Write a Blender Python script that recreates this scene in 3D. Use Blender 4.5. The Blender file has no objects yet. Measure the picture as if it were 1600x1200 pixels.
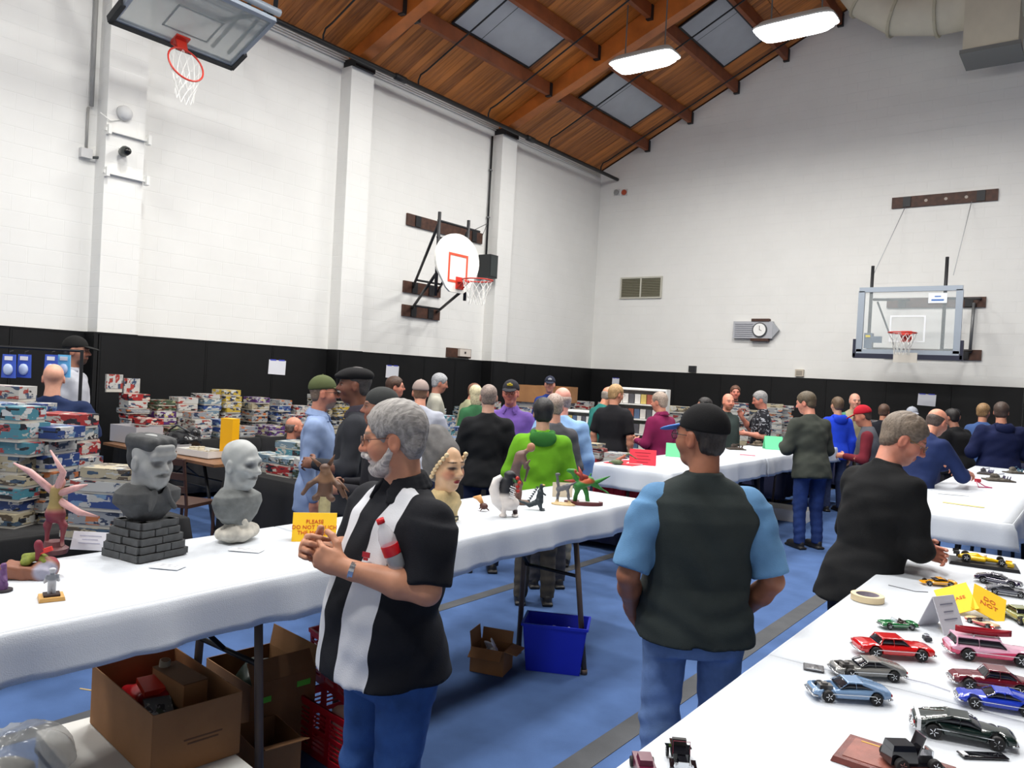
import bpy, math, random
import numpy as np
from mathutils import Vector, Matrix
random.seed(7)
SC = bpy.context.scene
COL = SC.collection
R_ = math.radians
EXPO = -1.0; LPOW = 275; LEMIT = 40

# ------------------------------------------------------------------ camera, world, exposure
FPX = 1207.0; CAMH = 1.8
YAW = R_(37.4); ROLL = math.atan(.0535); PITCH = -math.atan(15.4*math.cos(ROLL)/FPX)
_f0 = np.array([-math.sin(YAW), math.cos(YAW), 0]); _r0 = np.array([math.cos(YAW), math.sin(YAW), 0])
FWD = _f0*math.cos(PITCH)+np.array([0, 0, 1.])*math.sin(PITCH)
_u1 = np.cross(_r0, FWD)
RGT = _r0*math.cos(ROLL)+_u1*math.sin(ROLL); UPV = -_r0*math.sin(ROLL)+_u1*math.cos(ROLL)
CAM = np.array([0, 0, CAMH])
cd = bpy.data.cameras.new('camera'); cam = bpy.data.objects.new('camera', cd); COL.objects.link(cam)
cd.sensor_width = 36; cd.lens = 36*FPX/1600; cd.clip_start = .05; cd.clip_end = 100
cam.matrix_world = Matrix(((RGT[0], UPV[0], -FWD[0], 0), (RGT[1], UPV[1], -FWD[1], 0), (RGT[2], UPV[2], -FWD[2], CAMH), (0, 0, 0, 1)))
SC.camera = cam
w = bpy.data.worlds.new('world'); SC.world = w; w.use_nodes = True
w.node_tree.nodes['Background'].inputs[0].default_value = (.8, .85, .9, 1)
w.node_tree.nodes['Background'].inputs[1].default_value = .3
vs = SC.view_settings; vs.view_transform = 'Standard'; vs.look = 'None'; vs.exposure = EXPO; vs.gamma = 1; vs.use_curve_mapping = False

def ray(px, py): return FWD+RGT*(px-800)/FPX+UPV*(600-py)/FPX
def at(px, py, d): return CAM+ray(px, py)*d                      # d = distance along the viewing axis, metres
def on_z(px, py, z): r = ray(px, py); return CAM+r*(z-CAMH)/r[2]
def on_x(px, py, x): r = ray(px, py); return CAM+r*x/r[0]
def on_y(px, py, y): r = ray(px, py); return CAM+r*y/r[1]
WL, WF, WR, WB = -10.6, 17.2, 10.6, -5.0
EAVE, SLOPE = 7.16, .467
def roofz(x): return EAVE+SLOPE*(10.6-abs(x))

# ------------------------------------------------------------------ lights of the hall: fluorescent high bays
LAMPS = [(x, y) for y in (12.45, 8.3, 4.1, -.5) for x in (-6.9, -4.2, -1.0)]
LAMPZ = 7.6
for x, y in LAMPS:
    ld = bpy.data.lights.new('high_bay_light', 'AREA'); ld.shape = 'RECTANGLE'; ld.size = 1.2; ld.size_y = .5
    ld.energy = LPOW; ld.color = (1, .975, .93); ld.spread = R_(172)
    lo = bpy.data.objects.new('high_bay_light', ld); COL.objects.link(lo); lo.location = (x, y, LAMPZ-.16)

# ------------------------------------------------------------------ materials
def lin(c):
    return tuple(((v/255)/12.92 if v <= 10 else (((v/255)+.055)/1.055)**2.4) for v in c[:3])+(1,)
MATS = {}
def N(nt, t, **kw):
    n = nt.nodes.new(t)
    for k, v in kw.items():
        if k in n.inputs: n.inputs[k].default_value = v
        else: setattr(n, k, v)
    return n
def mat(c, rough=.6, metal=0, kind='', amt=.12, scale=9, spec=.5, emis=0, alpha=1, trans=0, coat=0):
    key = (tuple(c), rough, metal, kind, amt, scale, emis, alpha, trans, coat)
    if key in MATS: return MATS[key]
    m = bpy.data.materials.new('m_%d_%d_%d_%s' % (c[0], c[1], c[2], kind or 'plain')); m.use_nodes = True
    nt = m.node_tree; b = nt.nodes['Principled BSDF']; L = nt.links.new
    b.inputs['Base Color'].default_value = lin(c); b.inputs['Roughness'].default_value = rough
    b.inputs['Metallic'].default_value = metal; b.inputs['Specular IOR Level'].default_value = spec
    b.inputs['Alpha'].default_value = alpha; b.inputs['Transmission Weight'].default_value = trans
    b.inputs['Coat Weight'].default_value = coat
    if emis: b.inputs['Emission Color'].default_value = (1, .99, .97, 1); b.inputs['Emission Strength'].default_value = emis
    if kind in ('fabric', 'noise', 'card', 'knit'):
        tc = N(nt, 'ShaderNodeTexCoord'); n1 = N(nt, 'ShaderNodeTexNoise', Scale=scale, Detail=4)
        L(tc.outputs['Object'], n1.inputs['Vector'])
        mx = N(nt, 'ShaderNodeMix', data_type='RGBA', blend_type='MULTIPLY'); mx.inputs[0].default_value = 1
        mr = N(nt, 'ShaderNodeMapRange'); mr.inputs[1].default_value = .3; mr.inputs[2].default_value = .7
        mr.inputs[3].default_value = 1-amt; mr.inputs[4].default_value = 1+amt
        L(n1.outputs[0], mr.inputs[0]); mx.inputs[6].default_value = lin(c); L(mr.outputs[0], mx.inputs[7]); L(mx.outputs[2], b.inputs['Base Color'])
        bp = N(nt, 'ShaderNodeBump', Strength=.25, Distance=.004); n2 = N(nt, 'ShaderNodeTexNoise', Scale=260 if kind != 'card' else 30, Detail=3)
        L(tc.outputs['Object'], n2.inputs['Vector']); L(n2.outputs[0], bp.inputs['Height']); L(bp.outputs[0], b.inputs['Normal'])
    MATS[key] = m; return m
def fab(*c, rough=.9, amt=.18, scale=6): return mat(c, rough, 0, 'fabric', amt, scale, .25)
def hair_mat(*c):
    key = ('hair', c)
    if key in MATS: return MATS[key]
    m = bpy.data.materials.new('hair_strands'); m.use_nodes = True; nt = m.node_tree; b = nt.nodes['Principled BSDF']; L = nt.links.new; b.inputs['Roughness'].default_value = .55
    tc = N(nt, 'ShaderNodeTexCoord'); mp = N(nt, 'ShaderNodeMapping'); mp.inputs['Scale'].default_value = (1, .16, .5); n1 = N(nt, 'ShaderNodeTexNoise', Scale=150, Detail=3, Distortion=.6)
    L(tc.outputs['Object'], mp.inputs[0]); L(mp.outputs[0], n1.inputs['Vector']); mr = N(nt, 'ShaderNodeMapRange'); mr.inputs[1].default_value = .3; mr.inputs[2].default_value = .7; mr.inputs[3].default_value = .55; mr.inputs[4].default_value = 1.3
    mx = N(nt, 'ShaderNodeMix', data_type='RGBA', blend_type='MULTIPLY'); mx.inputs[0].default_value = 1; mx.inputs[6].default_value = lin(c); L(n1.outputs[0], mr.inputs[0]); L(mr.outputs[0], mx.inputs[7]); L(mx.outputs[2], b.inputs['Base Color'])
    bp = N(nt, 'ShaderNodeBump', Strength=.6, Distance=.004); L(n1.outputs[0], bp.inputs['Height']); L(bp.outputs[0], b.inputs['Normal']); MATS[key] = m; return m
def zone_mat(c0, c1, name):
    """two cloth colours parted by a vertex attribute called zone (>0 is the second)."""
    m = mat(c0, .85, 0, 'fabric', .15, 6, .25).copy(); m.name = name; nt = m.node_tree; b = nt.nodes['Principled BSDF']; L = nt.links.new
    a = N(nt, 'ShaderNodeAttribute', attribute_name='zone'); g = N(nt, 'ShaderNodeMath', operation='GREATER_THAN'); g.inputs[1].default_value = 0
    L(a.outputs['Fac'], g.inputs[0]); mx = N(nt, 'ShaderNodeMix', data_type='RGBA')
    src = b.inputs['Base Color'].links[0].from_socket
    L(g.outputs[0], mx.inputs[0]); L(src, mx.inputs[6]); mx.inputs[7].default_value = lin(c1); L(mx.outputs[2], b.inputs['Base Color'])
    return m
def attr_mat(name, rough=.5, coat=0, sss=0):
    if name in MATS: return MATS[name]
    m = bpy.data.materials.new(name); m.use_nodes = True; nt = m.node_tree; b = nt.nodes['Principled BSDF']; L = nt.links.new
    a = N(nt, 'ShaderNodeAttribute', attribute_name='Col'); b.inputs['Roughness'].default_value = rough; b.inputs['Coat Weight'].default_value = coat
    tc = N(nt, 'ShaderNodeTexCoord'); n1 = N(nt, 'ShaderNodeTexNoise', Scale=30, Detail=3); L(tc.outputs['Object'], n1.inputs['Vector'])
    mr = N(nt, 'ShaderNodeMapRange'); mr.inputs[1].default_value = .3; mr.inputs[2].default_value = .7; mr.inputs[3].default_value = .92; mr.inputs[4].default_value = 1.06
    mx = N(nt, 'ShaderNodeMix', data_type='RGBA', blend_type='MULTIPLY'); mx.inputs[0].default_value = 1
    L(n1.outputs[0], mr.inputs[0]); L(a.outputs['Color'], mx.inputs[6]); L(mr.outputs[0], mx.inputs[7]); L(mx.outputs[2], b.inputs['Base Color'])
    MATS[name] = m; return m
def print_mat(base, acc, acc2, sc=(2.2, 2.2, 1.6)):
    """printed carton: bands and patches of ink, shifted from box to box."""
    key = ('print', base, acc, acc2)
    if key in MATS: return MATS[key]
    m = bpy.data.materials.new('printed_carton'); m.use_nodes = True; nt = m.node_tree; b = nt.nodes['Principled BSDF']; L = nt.links.new
    b.inputs['Roughness'].default_value = .4
    tc = N(nt, 'ShaderNodeTexCoord'); oi = N(nt, 'ShaderNodeObjectInfo')
    mp = N(nt, 'ShaderNodeMapping'); mp.inputs['Scale'].default_value = sc
    ad = N(nt, 'ShaderNodeVectorMath', operation='ADD'); sm = N(nt, 'ShaderNodeVectorMath', operation='SCALE'); sm.inputs['Scale'].default_value = 31
    L(oi.outputs['Random'], sm.inputs[0]); L(tc.outputs['Generated'], mp.inputs['Vector']); L(mp.outputs[0], ad.inputs[0]); L(sm.outputs[0], ad.inputs[1])
    v = N(nt, 'ShaderNodeTexVoronoi', Scale=2.0, distance='CHEBYCHEV'); L(ad.outputs[0], v.inputs['Vector'])
    n = N(nt, 'ShaderNodeTexNoise', Scale=4.5, Detail=3); L(ad.outputs[0], n.inputs['Vector'])
    r = N(nt, 'ShaderNodeValToRGB'); r.color_ramp.interpolation = 'CONSTANT'
    dl = lambda c: lin(tuple(c_*.72+sum(c)/3*.14 for c_ in c))
    cols = [dl(base), dl(acc), dl((205, 205, 198)), dl(base), dl(acc2), lin((28, 30, 36))]
    e = r.color_ramp.elements; e[0].color = cols[0]; e[1].position = .36; e[1].color = cols[1]
    for p, c in zip((.5, .6, .78, .93), cols[2:]): x = e.new(p); x.color = c
    sp = N(nt, 'ShaderNodeSeparateColor'); L(v.outputs['Color'], sp.inputs[0])
    mx = N(nt, 'ShaderNodeMath', operation='ADD'); L(sp.outputs[0], mx.inputs[0])
    mm = N(nt, 'ShaderNodeMath', operation='MULTIPLY_ADD'); L(n.outputs[0], mm.inputs[0]); mm.inputs[1].default_value = .3; mm.inputs[2].default_value = -.15
    L(mm.outputs[0], mx.inputs[1]); L(mx.outputs[0], r.inputs[0]); L(r.outputs[0], b.inputs['Base Color'])
    MATS[key] = m; return m

# ------------------------------------------------------------------ objects
def tag(o, label=None, cat=None, group=None, kind=None):
    if label: o['label'] = label
    if cat: o['category'] = cat
    if group: o['group'] = group
    if kind: o['kind'] = kind
    return o
def thing(name, label, cat, loc=(0, 0, 0), rz=0, group=None):
    o = bpy.data.objects.new(name, None); COL.objects.link(o); o.location = loc; o.rotation_euler = (0, 0, rz); o.empty_display_size = .1
    return tag(o, label, cat, group)
class MB:
    def __init__(s): s.V = []; s.F = []; s.M = []; s.mi = 0; s.n = 0
    def raw(s, V, F):
        b = s.n; s.V += [tuple(float(c) for c in v) for v in V]; s.n += len(V)
        for f in F: s.F.append([i+b for i in f]); s.M.append(s.mi)
        return s
    def m(s, i): s.mi = i; return s
    def box(s, c, h, R=None, taper=1.0):
        P = []
        for z in (-1, 1):
            k = taper if z > 0 else 1
            for x, y in ((-1, -1), (1, -1), (1, 1), (-1, 1)): P.append((x*h[0]*k, y*h[1]*k, z*h[2]))
        P = np.array(P)
        if R is not None: P = P@np.array(R).T
        return s.raw(P+np.array(c), [(3, 2, 1, 0), (4, 5, 6, 7), (0, 1, 5, 4), (1, 2, 6, 5), (2, 3, 7, 6), (3, 0, 4, 7)])
    def bb(s, x0, x1, y0, y1, z0, z1): return s.box(((x0+x1)/2, (y0+y1)/2, (z0+z1)/2), (abs(x1-x0)/2, abs(y1-y0)/2, abs(z1-z0)/2))
    def tube(s, pts, r, n=8, close=False):
        pts = [np.array(p, float) for p in pts]; m = len(pts); rr = r if hasattr(r, '__len__') else [r]*m
        V = []; prev = None
        for i, p in enumerate(pts):
            if close: d = pts[(i+1) % m]-pts[i-1]
            else: d = pts[min(i+1, m-1)]-pts[max(i-1, 0)]
            d = d/(np.linalg.norm(d)+1e-9)
            if prev is None: a = np.cross(d, (0, 0, 1)) if abs(d[2]) < .9 else np.cross(d, (1, 0, 0))
            else: a = prev-d*np.dot(prev, d)
            a = a/(np.linalg.norm(a)+1e-9); prev = a; b = np.cross(d, a)
            for k in range(n): t = 2*math.pi*k/n; V.append(p+(a*math.cos(t)+b*math.sin(t))*rr[i])
        F = []
        for i in range(m if close else m-1):
            j = (i+1) % m
            for k in range(n): l = (k+1) % n; F.append((i*n+k, i*n+l, j*n+l, j*n+k))
        if not close: F.append(tuple(range(n))[::-1]); F.append(tuple((m-1)*n+k for k in range(n)))
        return s.raw(V, F)
    def lathe(s, prof, c=(0, 0, 0), R=None, n=16):
        V = []; F = []
        for r, z in prof:
            for k in range(n): t = 2*math.pi*k/n; V.append((r*math.cos(t), r*math.sin(t), z))
        for i in range(len(prof)-1):
            for k in range(n): l = (k+1) % n; F.append((i*n+k, i*n+l, (i+1)*n+l, (i+1)*n+k))
        F.append(tuple(range(n))[::-1]); F.append(tuple((len(prof)-1)*n+k for k in range(n)))
        V = np.array(V)
        if R is not None: V = V@np.array(R).T
        return s.raw(V+np.array(c), F)
    def prism(s, poly, h, c=(0, 0, 0), R=None):
        n = len(poly); V = np.array([(x, y, -h/2) for x, y in poly]+[(x, y, h/2) for x, y in poly])
        if R is not None: V = V@np.array(R).T
        return s.raw(V+np.array(c), [tuple(range(n))[::-1], tuple(range(n, 2*n))]+[(i, (i+1) % n, n+(i+1) % n, n+i) for i in range(n)])
    def mesh(s, name, mats, smooth=False):
        me = bpy.data.meshes.new(name); me.from_pydata(s.V, [], s.F)
        for m in (mats if isinstance(mats, (list, tuple)) else [mats]): me.materials.append(m)
        me.polygons.foreach_set('material_index', s.M)
        if smooth: me.polygons.foreach_set('use_smooth', [True]*len(me.polygons))
        me.update(); return me
    def build(s, name, mats, parent=None, smooth=False, loc=None, rot=None, kind=None):
        return link(name, s.mesh(name, mats, smooth), parent, loc, rot, kind)
def link(name, me, parent=None, loc=None, rot=None, kind=None):
    o = bpy.data.objects.new(name, me); COL.objects.link(o)
    if parent is not None: o.parent = parent
    if loc is not None: o.location = loc
    if rot is not None: o.rotation_euler = rot
    if kind: o['kind'] = kind
    return o
def smooth_angle(o, a=40):
    me = o.data; me.polygons.foreach_set('use_smooth', [True]*len(me.polygons))
    try: me.set_sharp_from_angle(angle=R_(a))
    except Exception: pass
    return o
def copy_tree(o, parent=None):
    c = o.copy(); COL.objects.link(c); c.parent = parent
    for ch in list(o.children): copy_tree(ch, c)
    return c
def rotm(ax, deg):
    a = R_(deg); c, s = math.cos(a), math.sin(a)
    return np.array({'x': [[1, 0, 0], [0, c, -s], [0, s, c]], 'y': [[c, 0, s], [0, 1, 0], [-s, 0, c]], 'z': [[c, -s, 0], [s, c, 0], [0, 0, 1]]}[ax])
def nrm(v): v = np.array(v, float); return v/(np.linalg.norm(v)+1e-12)
def frame(d, up=(0, 0, 1)):
    """columns x, y, z with z along d"""
    z = nrm(d); x = np.cross(up, z)
    if np.linalg.norm(x) < 1e-3: x = np.cross((0, 1, 0), z)
    x = nrm(x); return np.stack([x, np.cross(z, x), z], 1)

# ------------------------------------------------------------------ soft bodies: signed distance fields turned into one surface
class SDF:
    def __init__(s, h=.01): s.h = h; s.P = []; s.disp = None
    def add(s, f, lo, hi, mode='u', k=.02): s.P.append((f, np.minimum(lo, hi), np.maximum(lo, hi), mode, k)); return s
    def ell(s, c, r, R=None, mode='u', k=.02):
        c = np.array(c, float); r = np.array(r, float) if hasattr(r, '__len__') else np.array([r]*3, float); e = r.max() if R is not None else r
        def f(x, y, z):
            x, y, z = x-c[0], y-c[1], z-c[2]
            if R is not None: x, y, z = [R[0, i]*x+R[1, i]*y+R[2, i]*z for i in range(3)]
            k0 = np.sqrt((x/r[0])**2+(y/r[1])**2+(z/r[2])**2); k1 = np.sqrt((x/r[0]**2)**2+(y/r[1]**2)**2+(z/r[2]**2)**2)
            return k0*(k0-1)/(k1+1e-6)
        return s.add(f, c-e, c+e, mode, k)
    def cap(s, a, b, ra, rb=None, mode='u', k=.02, flat=False):
        a = np.array(a, float); b = np.array(b, float); rb = ra if rb is None else rb; d = b-a; L2 = d@d+1e-12; L = math.sqrt(L2)
        def f(x, y, z):
            t = ((x-a[0])*d[0]+(y-a[1])*d[1]+(z-a[2])*d[2])/L2; tc = np.clip(t, 0, 1)
            tt = t if flat else tc
            q = np.sqrt((x-a[0]-tt*d[0])**2+(y-a[1]-tt*d[1])**2+(z-a[2]-tt*d[2])**2)-(ra+(rb-ra)*tc)
            return np.maximum(q, np.maximum(-t, t-1)*L) if flat else q
        m = max(ra, rb); return s.add(f, np.minimum(a, b)-m, np.maximum(a, b)+m, mode, k)
    def box(s, c, hf, R=None, rd=.005, mode='u', k=.005):
        c = np.array(c, float); hf = np.array(hf, float); e = np.linalg.norm(hf) if R is not None else hf
        def f(x, y, z):
            x, y, z = x-c[0], y-c[1], z-c[2]
            if R is not None: x, y, z = [R[0, i]*x+R[1, i]*y+R[2, i]*z for i in range(3)]
            qx, qy, qz = np.abs(x)-hf[0]+rd, np.abs(y)-hf[1]+rd, np.abs(z)-hf[2]+rd
            return np.sqrt(np.maximum(qx, 0)**2+np.maximum(qy, 0)**2+np.maximum(qz, 0)**2)+np.minimum(np.maximum(qx, np.maximum(qy, qz)), 0)-rd
        return s.add(f, c-e, c+e, mode, k)
    def loft(s, o, R, st, p=2.0, mode='u', k=.02):
        """stations (t, ca, cb, ra, rb) along the frame's third axis; flat ends"""
        o = np.array(o, float); st = np.array(sorted(st), float); T = st[:, 0]
        m = max(st[:, 3].max()+abs(st[:, 1]).max(), st[:, 4].max()+abs(st[:, 2]).max())
        def f(x, y, z):
            x, y, z = x-o[0], y-o[1], z-o[2]
            u, v, t = [R[0, i]*x+R[1, i]*y+R[2, i]*z for i in range(3)]
            ca, cb, ra, rb = [np.interp(t, T, st[:, i]).astype(np.float32) for i in (1, 2, 3, 4)]
            q = ((np.abs(u-ca)/ra)**p+(np.abs(v-cb)/rb)**p)**(1/p)
            return np.maximum((q-1)*np.minimum(ra, rb), np.maximum(T[0]-t, t-T[-1]))
        ends = np.array([o+R[:, 2]*T[0], o+R[:, 2]*T[-1]])
        return s.add(f, ends.min(0)-m, ends.max(0)+m, mode, k)
    def mesh(s):
        h = s.h; U = [p for p in s.P if p[3] == 'u']
        lo = np.min([p[1] for p in U], 0)-3*h; hi = np.max([p[2] for p in U], 0)+3*h
        n = np.ceil((hi-lo)/h).astype(int)+1
        ax = [(lo[i]+h*np.arange(n[i])).astype(np.float32) for i in range(3)]
        F = np.full(n, 1.0, np.float32)
        for f, l, u, mode, k in s.P:
            a = np.clip(np.floor((l-k-3*h-lo)/h).astype(int), 0, n-1); b = np.clip(np.ceil((u+k+3*h-lo)/h).astype(int)+1, 1, n)
            if (b <= a).any(): continue
            sl = tuple(slice(a[i], b[i]) for i in range(3)); X = ax[0][sl[0]][:, None, None]; Y = ax[1][sl[1]][None, :, None]; Z = ax[2][sl[2]][None, None, :]
            g = f(X, Y, Z).astype(np.float32); A = F[sl]
            if mode == 'u': hh = np.maximum(k-np.abs(A-g), 0)/k; F[sl] = np.minimum(A, g)-hh*hh*k*.25
            else:
                if mode == 's': g = -g
                hh = np.maximum(k-np.abs(A-g), 0)/k; F[sl] = np.maximum(A, g)+hh*hh*k*.25
        if s.disp is not None: F += s.disp(ax[0][:, None, None], ax[1][None, :, None], ax[2][None, None, :]).astype(np.float32)
        F[0] = F[-1] = 1; F[:, 0] = F[:, -1] = 1; F[:, :, 0] = F[:, :, -1] = 1
        S = F < 0
        C = [(i, j, k) for i in (0, 1) for j in (0, 1) for k in (0, 1)]
        def sub(A, c): return A[c[0]:A.shape[0]-1+c[0], c[1]:A.shape[1]-1+c[1], c[2]:A.shape[2]-1+c[2]]
        cnt = sum(sub(S, c).astype(np.int8) for c in C); m = (cnt > 0) & (cnt < 8)
        I = np.argwhere(m); idx = np.full(m.shape, -1, np.int64); idx[m] = np.arange(len(I))
        vals = [F[I[:, 0]+c[0], I[:, 1]+c[1], I[:, 2]+c[2]] for c in C]
        pos = np.zeros((len(I), 3)); num = np.zeros(len(I))
        for a in range(8):
            for b in range(a+1, 8):
                if sum(abs(C[a][i]-C[b][i]) for i in range(3)) != 1: continue
                x = (vals[a] < 0) != (vals[b] < 0); t = vals[a]/(vals[a]-vals[b]+1e-20); t = np.where(x, t, 0)
                for i in range(3): pos[:, i] += np.where(x, C[a][i]+t*(C[b][i]-C[a][i]), 0)
                num += x
        V = lo+h*(I+pos/num[:, None]); Q = []
        for axi in range(3):
            o1, o2 = [i for i in range(3) if i != axi]
            s0 = [slice(1, -1)]*3; s0[axi] = slice(0, -1); s1 = [slice(1, -1)]*3; s1[axi] = slice(1, None)
            A = S[tuple(s0)]; B = S[tuple(s1)]; E = np.argwhere(A != B); inside = A[A != B]
            base = E.copy(); base[:, o1] += 1; base[:, o2] += 1
            def cell(d1, d2): c = base.copy(); c[:, o1] -= d1; c[:, o2] -= d2; return idx[c[:, 0], c[:, 1], c[:, 2]]
            q = np.stack([cell(1, 1), cell(0, 1), cell(0, 0), cell(1, 0)], 1)
            flip = inside if axi != 1 else ~inside
            q[~flip] = q[~flip][:, ::-1]; Q.append(q)
        return V, np.concatenate(Q)
def pymesh(name, VQ, mats, col=None, zone=None):
    """VQ: list of (verts, quads[, material index])"""
    off = 0; Vs = []; Qs = []; Ms = []
    for t in VQ:
        V, Q = t[0], t[1]; Vs.append(V); Qs.append(Q+off); Ms.append(np.full(len(Q), t[2] if len(t) > 2 else 0)); off += len(V)
    V = np.concatenate(Vs); Q = np.concatenate(Qs); M = np.concatenate(Ms).astype(np.int32)
    me = bpy.data.meshes.new(name); me.vertices.add(len(V)); me.vertices.foreach_set('co', V.astype(np.float32).ravel())
    me.loops.add(len(Q)*4); me.loops.foreach_set('vertex_index', Q.astype(np.int32).ravel())
    me.polygons.add(len(Q)); me.polygons.foreach_set('loop_start', np.arange(0, len(Q)*4, 4, dtype=np.int32))
    me.update(calc_edges=True)
    me.polygons.foreach_set('use_smooth', np.ones(len(Q), bool))
    for m in (mats if isinstance(mats, (list, tuple)) else [mats]): me.materials.append(m)
    me.polygons.foreach_set('material_index', M)
    if col is not None:
        a = me.attributes.new('Col', 'FLOAT_COLOR', 'POINT'); a.data.foreach_set('color', col(V).astype(np.float32).ravel())
    if zone is not None:
        a = me.attributes.new('zone', 'FLOAT', 'POINT'); a.data.foreach_set('value', zone(V).astype(np.float32).ravel())
    me.update(); return me
def soft(name, S, mats, parent=None, col=None, zone=None, **kw):
    return link(name, pymesh(name, [S.mesh()], mats, col, zone), parent, **kw)

# ------------------------------------------------------------------ people
def lc(c): return np.array(lin(c)[:3])
def head_prims(S, c, R, s, ears=True, fem=0, wide=1.0):
    T = lambda x, y, z: c+R@(np.array([x*wide, y, z])*s)
    E = lambda p, r, mode='u', k=.02: S.ell(T(*p), np.array(r)*s*np.array([wide, 1, 1]), R, mode, k*s)
    E((0, -.012, .035), (.076, .096, .086))
    E((0, .022, -.03), (.062, .070, .082), k=.04)
    E((0, .048, -.092), (.034-.006*fem, .034, .026), k=.035)
    for q in (-1, 1):
        E((q*.042, .055, -.028), (.024, .028, .028), k=.03)
        E((q*.034, .094, .004), (.020, .014, .012), 's', .018)
        if ears:
            E((q*.079, -.006, -.012), (.010, .021, .034), k=.008)
            E((q*.090, .000, -.010), (.008, .011, .020), 's', .008)
    S.cap(T(-.036, .078, .024), T(.036, .078, .024), .0135*s, mode='u', k=.02*s)
    S.cap(T(0, .088, .012), T(0, .112, -.026), .0085*s, .0125*s, mode='u', k=.016*s)
    for q in (-1, 1): E((q*.012, .098, -.03), (.009, .012, .008), k=.008)
    E((0, .088, -.058), (.024, .010, .0065), k=.006); E((0, .086, -.069), (.020, .010, .007), k=.006)
    E((0, .103, -.0635), (.024, .008, .0016), 's', .003)
    return T
def face_paint(c, R, s, skin, brow=(90, 70, 60), beard=None, lips=None, fem=0):
    sk = lc(skin); bw = lc(brow); lp = lc(lips) if lips else sk*np.array([.82, .55, .55])
    def col(V):
        q = (V-c)@R/s; out = np.ones((len(V), 4)); out[:, :3] = sk
        def mask(p, r, soft=.35):
            d = np.sqrt((((q-np.array(p))/np.array(r))**2).sum(1)); return np.clip((1+soft-d)/soft, 0, 1)[:, None]
        def mixin(m, cc):
            out[:, :3] = out[:, :3]*(1-m)+cc*m
        for k in (-1, 1):
            mixin(mask((k*.04, .08, -.03), (.025, .03, .022), .9)*.35, sk*np.array([1.1, .72, .68]))
            mixin(mask((k*.078, 0, -.01), (.02, .03, .04))*.3, sk*np.array([1.1, .7, .65]))
            mixin(mask((k*.034, .09, .028), (.019, .03, .0045), .5)*.85, bw)
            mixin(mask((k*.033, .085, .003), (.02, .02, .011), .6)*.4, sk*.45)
        mixin(mask((0, .11, -.026), (.016, .02, .014), .9)*.35, sk*np.array([1.1, .65, .6]))
        mixin(mask((0, .09, -.063), (.025, .02, .010), .3)*.9, lp)
        if beard:
            m = np.maximum(mask((0, .06, -.095), (.055, .05, .032), .3), mask((0, .10, -.046), (.032, .03, .009), .4))*(1-mask((0, .09, -.062), (.02, .03, .006)))
            mixin(m*.9, lc(beard))
        return out
    return col
def hair_sdf(c, R, s, h, style='short', wide=1.0, vol=1.0, noise=.0015):
    S = SDF(h); T = lambda x, y, z: c+R@(np.array([x*wide, y, z])*s)
    E = lambda p, r, mode='u', k=.02: S.ell(T(*p), np.array(r)*s*np.array([wide, 1, 1]), R, mode, k*s)
    if style in ('short', 'full', 'long', 'bun'):
        v = .004+.008*vol
        E((0, -.012, .035), (.076+v, .096+v, .086+v)); E((0, -.055, -.03), (.068+v*.6, .045, .055))
        if style == 'long': E((0, -.055, -.08), (.085, .05, .10), k=.04)
        E((0, .108, -.024), (.078, .088, .094), 's', .018)                     # clears the face
        if style != 'long':
            for q in (-1, 1): E((q*.086, .004, -.012), (.022, .024, .036), 's', .01)
            S.box(T(0, 0, -.145), (.2*s, .2*s, .06*s), R, .005, 's', .01)
    elif style == 'bald':                                                       # a horseshoe of hair
        E((0, -.016, .012), (.081, .099, .062)); E((0, -.05, -.03), (.069, .045, .05))
        E((0, .0, .105), (.074, .088, .075), 's', .01); E((0, .115, -.01), (.09, .085, .12), 's', .015)
        for q in (-1, 1): E((q*.086, .004, -.012), (.022, .024, .036), 's', .01)
    elif style == 'buzz':
        E((0, -.014, .035), (.0785, .098, .0885)); E((0, -.05, -.03), (.066, .044, .05))
        E((0, .105, -.035), (.074, .085, .088), 's', .02)
        for q in (-1, 1): E((q*.086, .004, -.012), (.022, .024, .036), 's', .01)
    if noise:
        def d(x, y, z):
            return noise*.8*(np.sin(230*x+30*y+3*np.sin(60*y))+.8*np.sin(40*z-50*y+2*np.sin(50*x)))
        S.disp = d
    return S
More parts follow.
